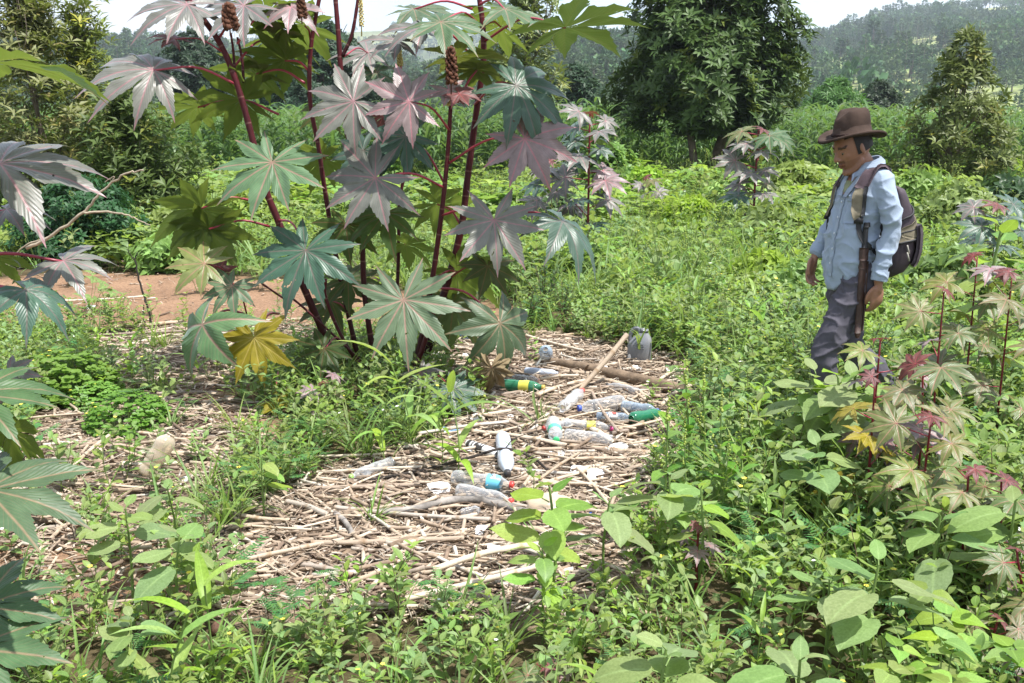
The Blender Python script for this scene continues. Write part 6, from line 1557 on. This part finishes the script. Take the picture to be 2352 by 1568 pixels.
stub = hd & (hl[:, 0] > .02) & (hl[:, 2] < -.036); C[stub] *= np.array((.80, .78, .78)); mous = hd & (hl[:, 0] > .085) & (np.abs(hl[:, 1]) < .03) & (hl[:, 2] > -.045) & (hl[:, 2] < -.03); C[mous] *= np.array((.5, .48, .48))
lip = hd & (hl[:, 0] > .086) & (np.abs(hl[:, 1]) < .024) & (hl[:, 2] < -.044) & (hl[:, 2] > -.067); C[lip] *= np.array((.85, .66, .66)); seam = lip & (np.abs(hl[:, 2] + .0555) < .003); C[seam] *= .45
brow = hd & (hl[:, 0] > .05) & (np.abs(hl[:, 1]) > .012) & (np.abs(hl[:, 1]) < .055) & (hl[:, 2] > .028) & (hl[:, 2] < .041); C[brow] *= .18
nails = (V[:, 2] < .80) & False
setcol(me, C); me.materials.clear(); me.materials.append(M['skin']); link('body', me, man)
for s in (1, -1):
    q = hp(.079, s * .031, .010); bb = MB(); Ve, Fe = sphere(.0115, .0115, .008, 10, 8); bb.add(Ve @ HM.T, Fe, loc=q); e = bb.build('eye', M['eye'], man)
    bb = MB(); Ve, Fe = sphere(.004, .006, .006, 8, 6); bb.add(Ve @ HM.T, Fe, loc=hp(.0885, s * .031, .005)); bb.build('iris', M['iris'], e)
    bb = MB(); bb.add(*ctube([hp(.086, s * .017, .014), hp(.0905, s * .031, .017), hp(.080, s * .046, .012)], [.003, .0042, .003], 8, 7)); bb.build('eyelid', M['skin'], e)
# hair: cap round the back and sides
V, F = sphere(1, 1, 1, 26, 16); W = V * np.array((.104, .081, .120)); W[:, 0] -= .006; keep = (W[:, 2] > -.045) & ((W[:, 0] < .035) | (W[:, 2] > .06)); ids = np.where(keep)[0]; mp_ = -np.ones(len(W), int); mp_[ids] = np.arange(len(ids))
F2 = [tuple(mp_[i] for i in f) for f in F if all(keep[i] for i in f)]; bb = MB(); bb.add(W[ids] @ HM.T, F2, loc=HC); bb.build('hair', M['hair'], man)

# ---- shirt
def folds(me, terms, mask=None):
    V, N = verts(me), verts(me, 'normal'); d = np.zeros(len(V))
    for (sc, amp, sharp, off) in terms:
        sc = np.array(sc); n = np.array([mnoise.noise(Vector((v + off) * sc)) for v in V]); d += amp * ((np.exp(-np.abs(n) * 8.0) * 1.6 - .5) if sharp else n)
    if mask is not None: d *= mask(V)
    setverts(me, V + N * (d + .002)[:, None])
b = MB()
b.add(*loft([(.02, 0, .855, .108, .152), (.02, 0, .90, .114, .156), (.022, 0, .98, .114, .152), (.016, 0, 1.08, .110, .150), (-.002, 0, 1.18, .108, .156), (-.022, 0, 1.27, .106, .164), (-.038, 0, 1.325, .092, .160), (-.047, 0, 1.365, .074, .130), (-.048, 0, 1.395, .066, .088), (-.044, 0, 1.415, .062, .068)], 28, 2.3))
for s in (1, -1):
    b.add(*ctube([SH[s] + np.array((0, -s * .03, 0)), (SH[s] + EL[s]) / 2 + np.array((-.008, s * .012, 0)), EL[s] + np.array((-.012, 0, 0)), (EL[s] + WR[s]) / 2, WR[s] + (EL[s] - WR[s]) * .10], [.058, .051, .045, .042, .039], 18, 18))
me = remesh(b, .006, 3)
V = verts(me); lo_ = np.clip((.93 - V[:, 2]) / .08, 0, 1); rad_arm = np.abs(V[:, 1]) > .172; th_ = np.arctan2(V[:, 1], V[:, 0] - .02)
V[:, 2] -= np.where(rad_arm, 0, lo_ * (.050 * np.cos(th_ * 2) * (np.cos(th_) > 0) + .02)); setverts(me, V)
folds(me, [((7, 7, 15), .006, False, 3), ((6, 9, 10), .0085, True, 11), ((13, 9, 17), .004, True, 40), ((5, 9, 9), .006, False, 20), ((30, 30, 42), .002, False, 5)], lambda V: .55 + .45 * np.clip((1.30 - V[:, 2]) / .15, 0, 1))
me.materials.clear(); me.materials.append(M['shirt']); shirt = link('shirt', me, man)
SV = verts(me); bvh = BVHTree.FromPolygons([Vector(v) for v in SV], [tuple(p.vertices) for p in me.polygons])
def onfront(y, z, lift=.004):
    h = bvh.ray_cast(Vector((1, y, z)), Vector((-1, 0, 0))); return np.array(h[0]) + np.array(h[1]) * lift if h[0] is not None else np.array((.1, y, z))
def sheet(name, grid, mat, parent, th=.003):
    """closed thin cloth from a grid of points"""
    G_ = np.array(grid); nr, nc = G_.shape[:2]; P = G_.reshape(-1, 3); du = np.gradient(G_, axis=0).reshape(-1, 3); dv = np.gradient(G_, axis=1).reshape(-1, 3); N = np.cross(du, dv); N /= np.linalg.norm(N, axis=1, keepdims=True) + 1e-9
    V = np.vstack((P + N * th, P - N * th)); F = grid_faces(nr, nc); k = nr * nc; F2 = [tuple(reversed([i + k for i in f])) for f in F]; E = []
    ring = [j for j in range(nc)] + [i * nc + nc - 1 for i in range(1, nr)] + [(nr - 1) * nc + j for j in range(nc - 2, -1, -1)] + [i * nc for i in range(nr - 2, 0, -1)]
    for a, c in zip(ring, ring[1:] + ring[:1]): E.append((a, c, c + k, a + k))
    bb = MB(); bb.add(V, F + F2 + E); return bb.build(name, M[mat], parent)
# button strip, buttons, pocket, open neck
YO = lambda z: .012
sheet('placket', [[onfront(y, z, .004) for y in np.linspace(YO(z) - .016, YO(z) + .016, 4)] for z in np.linspace(1.245, .862, 26)], 'shirt', shirt, .0018)
for z in (1.225, 1.15, 1.075, 1.0, .925):
    p = onfront(YO(z), z, .008); Vb, Fb = sphere(.003, .0062, .0062, 10, 6); bb = MB(); bb.add(Vb, Fb, loc=p); bb.build('button', M['button'], shirt)
sheet('pocket', [[onfront(y, z, .0045) for y in np.linspace(.055, .125, 7)] for z in np.linspace(1.235, 1.125, 8)], 'shirt', shirt, .0016)
sheet('open_neck', [[onfront(YO(z) + u * (.006 + .040 * (z - 1.262) / .12), z, .004) for u in np.linspace(-1, 1, 5)] for z in np.linspace(1.382, 1.262, 9)], 'skin', man, .001)
sheet('undershirt', [[onfront(YO(z) + u * (.004 + .030 * (z - 1.268) / .06), z, .0065) for u in np.linspace(-1, 1, 5)] for z in np.linspace(1.325, 1.270, 6)], 'under', man, .001)
for s in (1, -1):   # lapels beside the open neck and the folded collar
    sheet('lapel', [[onfront(YO(z) + s * (.004 + .040 * (z - 1.25) / .12 + w), z, .006 + .006 * w / .04) for w in np.linspace(0, .036, 4)] for z in np.linspace(1.385, 1.25, 9)], 'shirt', shirt, .002)
    g_ = []
    for i in range(13):
        a = math.pi - (math.pi - .50) * i / 12; f = i / 12; ct, st2 = math.cos(a), math.sin(a) * s
        top = np.array((-.036 + .066 * ct, .066 * st2, 1.448 - .052 * f ** 1.6)); bot = np.array((-.038 + (.088 + .018 * f) * ct, (.088 + .012 * f) * st2, 1.398 - .052 * f ** 2.2)); mid = (top + bot) / 2 + np.array((ct, st2, .4)) * .010
        g_.append([top, mid, bot])
    tip = g_[-1]; g_.append([tip[0] + np.array((.012, -s * .016, -.012)), tip[1] + np.array((.020, -s * .004, -.020)), tip[2] + np.array((.024, s * .006, -.026))])
    sheet('collar', g_, 'shirt', shirt, .003)
    ax = nrm(WR[s] - EL[s]); c0 = WR[s] - ax * .055; bb = MB(); V, F, uv = tube([c0, c0 + ax * .018, c0 + ax * .045, c0 + ax * .052], [.0415, .043, .042, .040], 18, False); bb.add(V, F); V, F, uv = tube([c0 + ax * .052, c0 + ax * .02], [.040, .034], 18, False); bb.add(V, F); bb.build('cuff', M['shirt'], shirt)
# ---- trousers and boots
b = MB()
b.add(*loft([(0, 0, .74, .075, .12), (0, 0, .80, .096, .145), (.004, 0, .88, .100, .146), (.006, 0, .96, .098, .138), (.006, 0, 1.0, .10, .14)], 24, 2.3))
for s in (1, -1):
    b.add(*ctube([HIP[s] + np.array((0, 0, .02)), (HIP[s] + KN[s]) / 2 + np.array((.01, 0, 0)), KN[s] + np.array((.012, 0, 0)), (KN[s] + AN[s]) / 2 + np.array((-.01, 0, 0)), AN[s] + np.array((0, 0, -.01))], [.088, .081, .070, .069, .068], 18, 20))
me = remesh(b, .007, 3); folds(me, [((7, 7, 13), .008, False, 9), ((6, 6, 11), .010, True, 31), ((14, 14, 20), .0035, True, 2), ((5, 14, 6), .006, False, 50)])
me.materials.clear(); me.materials.append(M['trousers']); tro = link('trousers', me, man)
bb = MB(); bb.add(*tube(spline([(.105, .09, .895), (.122, .100, .84), (.118, .125, .775)], 8), .0035, 6)); bb.build('pocket_seam', M['trousers'], tro)
for s in (1, -1):
    b = MB(); a = AN[s]; pit = 0 if s == 1 else .55; Mr = np.array(((math.cos(pit), 0, math.sin(pit)), (0, 1, 0), (-math.sin(pit), 0, math.cos(pit))))
    b.add(*ctube([a + Mr @ np.array((-.05, 0, -.055)), a + Mr @ np.array((.05, 0, -.062)), a + Mr @ np.array((.15, 0, -.068))], [.042, .046, .036], 12, 8, .8)); b.add(*ctube([a + np.array((0, 0, .05)), a + Mr @ np.array((-.01, 0, -.04))], [.05, .048], 12, 5))
    bm_ = remesh(b, .009, 2); bm_.materials.clear(); bm_.materials.append(M['shoe']); link('boot', bm_, man)
# ---- hat
hc = np.array((.058, 0, 1.535)); tl = R(5); HT = np.array(((math.cos(tl), 0, math.sin(tl)), (0, 1, 0), (-math.sin(tl), 0, math.cos(tl)))); n = 40
rows = []
for (fr, z_) in ((1.0, -.002), (1.0, .004), (.97, .008), (.85, .006), (.72, .004), (.62, .004)):     # brim, from the rim inwards
    rows.append([(.172 * fr * math.cos(a), .162 * fr * math.sin(a), z_ + (.030 * fr ** 2 * math.sin(a) ** 2 - .012 * fr ** 2 * math.cos(a) ** 2) + .003 * math.sin(3 * a)) for a in np.linspace(0, 2 * math.pi, n, endpoint=False)])
for (sc_, z_) in ((.575, .012), (.57, .040), (.56, .073), (.535, .102), (.49, .123), (.41, .136), (.28, .138), (.12, .130), (.02, .124)):
    rw = []
    for a in np.linspace(0, 2 * math.pi, n, endpoint=False):
        x, y = .168 * sc_ * math.cos(a), .154 * sc_ * math.sin(a); z2 = z_
        pinch = math.exp(-((abs(a if a < math.pi else a - 2 * math.pi) - .62) / .32) ** 2) * np.clip((z_ - .05) / .06, 0, 1); x *= 1 - .16 * pinch; y *= 1 - .20 * pinch
        z2 -= .030 * math.exp(-(y / .026) ** 2) * np.clip((z_ - .095) / .02, 0, 1); z2 += .010 * math.cos(a) * -1 * np.clip((z_ - .06) / .06, 0, 1) * .6
        rw.append((x, y, z2))
    rows.append(rw)
under = [[(x * f, y * f, z - dz) for x, y, z in rows[0]] for f, dz in ((.99, .004),)] + [[(x, y, z - .006) for x, y, z in rows[3]], [(x, y, z - .006) for x, y, z in rows[5]], [(x * .96, y * .96, z) for x, y, z in rows[8]]]
allr = list(reversed(under)) + rows; V = np.array(allr).reshape(-1, 3) @ HT.T; bb = MB(); bb.add(V, grid_faces(len(allr), n, True), loc=hc); hat = bb.build('hat', M['hat'], man)
bb = MB(); ring = [np.array((.0995 * math.cos(a), .0915 * math.sin(a), .016 + .0015 * math.sin(24 * a))) @ HT.T + hc for a in np.linspace(0, 2 * math.pi, 97)]
for ph in (0, math.pi): bb.add(*tube([p + np.array((0, 0, .0045 * math.sin(30 * a + ph))) + .002 * math.cos(30 * a + ph) * nrm(p - hc) for p, a in zip(ring, np.linspace(0, 2 * math.pi, 97))], .0052, 6, False))
bb.build('hat_band', M['hatband'], hat)

# ---- backpack (carried)
pack = empty('backpack', MAN_P, MAN_R); tag(pack, 'dark purple backpack with khaki stripe on the back of the man', 'backpack')
def packsec(z_):
    zs = np.array((.885, .91, .96, 1.02, 1.10, 1.18, 1.26, 1.32, 1.345)) - .03; d = np.interp(z_, zs, (.035, .065, .085, .092, .086, .070, .052, .036, .014)); w = np.interp(z_, zs, (.09, .125, .145, .15, .15, .145, .135, .115, .07)); x0 = np.interp(z_, zs, (-.125, -.122, -.120, -.122, -.130, -.138, -.142, -.140, -.135)); return x0, d, w
b = MB(); secs = []
for z_ in np.linspace(.855, 1.315, 18): x0, d, w = packsec(z_); secs.append((x0 - d, 0, z_, d, w))
V, F = loft(secs, 30, 3.0); V = V + np.array([mnoise.noise_vector(Vector(v * 14)) for v in V]) * .006; b.add(V, F); body_ = b.build('main_bag', M['pack'], pack)
def packshell(name, mat, zfun, nz, a0, a1, grow, th=.004):
    g_ = []
    for i in range(nz):
        row = []
        for a in np.linspace(a0, a1, 15):
            z_ = zfun(i / (nz - 1), a); x0, d, w = packsec(z_); c_, s_ = math.cos(a), math.sin(a); e = 2 / 3.0
            row.append((x0 - d + (d + grow) * np.sign(c_) * abs(c_) ** e, (w + grow) * np.sign(s_) * abs(s_) ** e, z_))
        g_.append(row)
    return sheet(name, g_, mat, pack, th)
packshell('front_pocket', 'pack', lambda u, a: .915 + .20 * u, 10, math.pi * .60, math.pi * 1.40, .022, .010)
packshell('khaki_panel', 'khaki', lambda u, a: 1.12 + .075 * u - .05 * abs(a - math.pi), 5, math.pi * .35, math.pi * 1.65, .007, .003)
packshell('khaki_stripe', 'khaki', lambda u, a: 1.005 + .012 * u + .03 * abs(a - math.pi), 3, math.pi * .40, math.pi * 1.6, .009, .002)
def packline(name, mat, zf, grow, r_, a0=.35, a1=1.65):
    P = []
    for a in np.linspace(math.pi * a0, math.pi * a1, 24):
        z_ = zf(a); x0, d, w = packsec(z_); c_, s_ = math.cos(a), math.sin(a); e = 2 / 3.0; P.append((x0 - d + (d + grow) * np.sign(c_) * abs(c_) ** e, (w + grow) * np.sign(s_) * abs(s_) ** e, z_))
    bb = MB(); bb.add(*tube(P, r_, 6)); bb.build(name, M[mat], pack)
packline('zip', 'black', lambda a: 1.235 - .05 * abs(a - math.pi), .006, .0055); packline('zip', 'black', lambda a: 1.085 - .03 * abs(a - math.pi), .012, .0055); packline('piping', 'black', lambda a: 1.135 - .03 * abs(a - math.pi), .008, .004)
for z_, yy in ((1.0, .155), (.965, .160)): bb = MB(); bb.add(*tube([(-.20, yy + .012, z_ + .02), (-.215, yy + .014, z_ - .022)], .0045, 6)); bb.build('zip_pull', M['zip'], pack)
bb = MB(); bb.add(*tube(spline([(-.15, .035, 1.34), (-.165, .03, 1.375), (-.165, -.03, 1.375), (-.15, -.035, 1.34)], 10), .008, 7, True, .6)); bb.build('grab_loop', M['black'], pack)
def strap(name, mat, pts, w, lift, th):
    P = spline(pts, 20); g_ = []
    Q, N = [], []
    for p in P:
        h = bvh.find_nearest(Vector(p)); Q.append(np.array(h[0])); nn = np.array(p) - np.array(h[0]); N.append(nrm(np.array(h[1])))
    Q = np.array(Q); N = np.array(N)
    for _ in range(3): Q[1:-1] = (Q[:-2] + 2 * Q[1:-1] + Q[2:]) / 4; N[1:-1] = (N[:-2] + 2 * N[1:-1] + N[2:]) / 4
    T = np.gradient(Q, axis=0)
    for q, n_, t_ in zip(Q, N, T):
        n_ = nrm(n_); sd = nrm(np.cross(t_, n_)); g_.append([q + n_ * lift + sd * w * u for u in (-.5, -.2, .2, .5)])
    return sheet(name, g_, mat, pack, th)
for s in (1, -1):
    strap('shoulder_strap', 'pack2', [(-.17, s * .10, 1.30), (-.13, s * .105, 1.37), (-.05, s * .112, 1.42), (.03, s * .118, 1.37), (.075, s * .122, 1.30)], .066, .010, .007)
    strap('strap_pad', 'khaki', [(.07, s * .122, 1.305), (.085, s * .128, 1.26), (.09, s * .135, 1.20), (.08, s * .142, 1.15)], .058, .011, .006)
    strap('strap_edge', 'black', [(.055, s * .15, 1.31), (.065, s * .156, 1.25), (.065, s * .160, 1.17)], .018, .014, .006)
    strap('webbing', 'black', [(.08, s * .142, 1.15), (.07, s * .155, 1.08), (.03, s * .17, 1.02), (-.05, s * .17, .98), (-.11, s * .15, .95)], .026, .008, .003)
    q = bvh.find_nearest(Vector((.08, s * .143, 1.145))); V, F = box(.012, .045, .032); bb = MB(); bb.add(V, F, M=frame(np.array(q[1]), (0, 0, 1)), loc=np.array(q[0]) + np.array(q[1]) * .014); bb.build('buckle', M['black'], pack)
# ---- machete in its sheath (hangs at the hip)
mac = empty('machete', MAN_P, MAN_R); tag(mac, 'machete with black grip in a brown leather sheath hanging at the hip of the man', 'machete')
o0 = np.array((.050, .160, 0)); tp, bt = o0 + np.array((-.004, .0, 1.02)), o0 + np.array((.012, .022, .585))
def bladebox(name, mat, za, zb, wa, wb, th, dx=0.0, n=8):
    V = []
    for i in range(n):
        f = i / (n - 1); z_ = za + (zb - za) * f; k = (tp[2] - z_) / (tp[2] - bt[2]); c_ = tp + (bt - tp) * k; w = wa + (wb - wa) * f
        V += [(c_[0] + dx + w * x, c_[1] + th * y, z_) for x, y in ((-.5, -.35), (-.3, -1), (.3, -1), (.5, -.35), (.5, .35), (.3, 1), (-.3, 1), (-.5, .35))]
    F = grid_faces(n, 8, True) + [(0, 1, 2, 3), (0, 3, 4, 7), (7, 4, 5, 6)]; e = (n - 1) * 8; F += [(e + 3, e + 2, e + 1, e), (e + 7, e + 4, e + 3, e), (e + 6, e + 5, e + 4, e + 7)]
    bb = MB(); bb.add(V, F); return bb.build(name, M[mat], mac)
bladebox('sheath', 'leather', 1.0, .60, .042, .036, .010); bladebox('sheath_tip', 'leather',   .60, .575, .036, .018, .010)
bladebox('sheath_collar', 'leather', 1.015, .955, .050, .048, .014); bladebox('sheath_band', 'leather', .93, .915, .047, .047, .013)
bladebox('grip', 'black', 1.115, 1.015, .026, .026, .013); bladebox('pommel', 'black', 1.135, 1.115, .028, .036, .014, -.006)
bladebox('stitch_strip', 'leather', .95, .61, .008, .007, .013, -.022)

for o in (man, pack, mac): o.scale = (.94, .92, .99)
# ------------------------------------------------------------------ say which one: number alike things off from what stands near them
MARKS = [('the brown round fruit', 508, 1458), ('the low four-leaved weed', 301, 1440), ('the crumpled muddy bottle', 335, 1095), ('the crushed beige container', 1256, 1172), ('the grey jug', 1468, 830), ('the green bottle', 1200, 888),
         ('the lime capped bottle', 850, 1080), ('the black capped silvery bottle', 1160, 1045), ('the blue labelled bottle', 1110, 1105), ('the foot of the castor plant', 905, 880), ('the burnt twig on the soil', 350, 752), ('the weathered log', 1420, 862),
         ('the wide clear bottle', 1355, 1007), ('the man in the hat', 1950, 1085), ('the bright upright weed', 1262, 1330), ('the largest shovel-leaved weed', 2018, 1480), ('the lower bean plant', 2178, 1640), ('the reddish bottom edge seedling', 1252, 1610),
         ('the left bottom edge rosette', 1530, 1640), ('the right bottom edge rosette', 1838, 1650), ('the larger clover mound', 140, 930), ('the yellow castor leaf', 583, 900), ('the charred stick stub', 507, 1300), ('the round front stone', 735, 1283), ('the golden leaved seedling', 2010, 1250),
         ('the long brown front cane', 950, 1180), ('the turquoise ball', 1155, 615), ('the grey curved stick', 795, 1210), ('the left edge castor leaf', 60, 1560), ('the dark bent stick', 940, 1245)]
MP = np.array([ground(a, b)[:2] for _, a, b in MARKS])
ORD = ['closest', 'second closest', 'third closest', 'fourth closest', 'fifth closest', 'sixth closest', 'seventh closest', 'eighth closest', 'ninth closest', 'tenth closest', 'eleventh closest', 'twelfth closest', 'thirteenth closest', 'fourteenth closest', 'fifteenth closest', 'sixteenth closest']
def tell_apart(group, what, rest):
    objs = [o for o in COL.objects if o.parent is None and o.get('group') == group and (o.get('label') == rest)]
    P = np.array([(o.matrix_basis @ Vector((.5 if 'cane' in o.name else 0, 0, 0)))[:2] for o in objs]); D = np.linalg.norm(P[:, None] - MP[None], axis=2); own = D.argmin(1)
    for k in range(len(MARKS)):
        ids = np.where(own == k)[0]; ids = ids[np.argsort(D[ids, k])]
        for r_, i in enumerate(ids): objs[i]['label'] = '%s, the %s to %s' % (what, ORD[r_], MARKS[k][0]) if r_ < len(ORD) else '%s farther from %s' % (what, MARKS[k][0])
tell_apart('dry maize canes in the litter', 'dry maize cane', 'dry straw-coloured maize cane lying in the litter')
for kn, wh in (('leafy', 'opposite-leaved green weed'), ('leafyg', 'grey-green weed'), ('leafyb', 'bright green weed'), ('grass', 'thin-bladed grass tuft'), ('mimosa', 'feathery weed')): tell_apart(NAME[kn][3], wh, NAME[kn][1])
mzo = sorted([o for o in COL.objects if o.name.startswith('maize_plant')], key=lambda o: o.location.x / o.location.y)
for i, o in enumerate(mzo):
    px_ = o.location.x / o.location.y * FPX + CX
    o['label'] = 'maize plant in the front rows ' + ('left of the castor stems' if px_ < 560 else 'seen between the castor stems' if px_ < 1080 else 'between the castor plant and the big tree' if px_ < 1420 else 'behind the big tree' if px_ < 1800 else 'beside the hat' if px_ < 2060 else 'near the cone shaped tree')
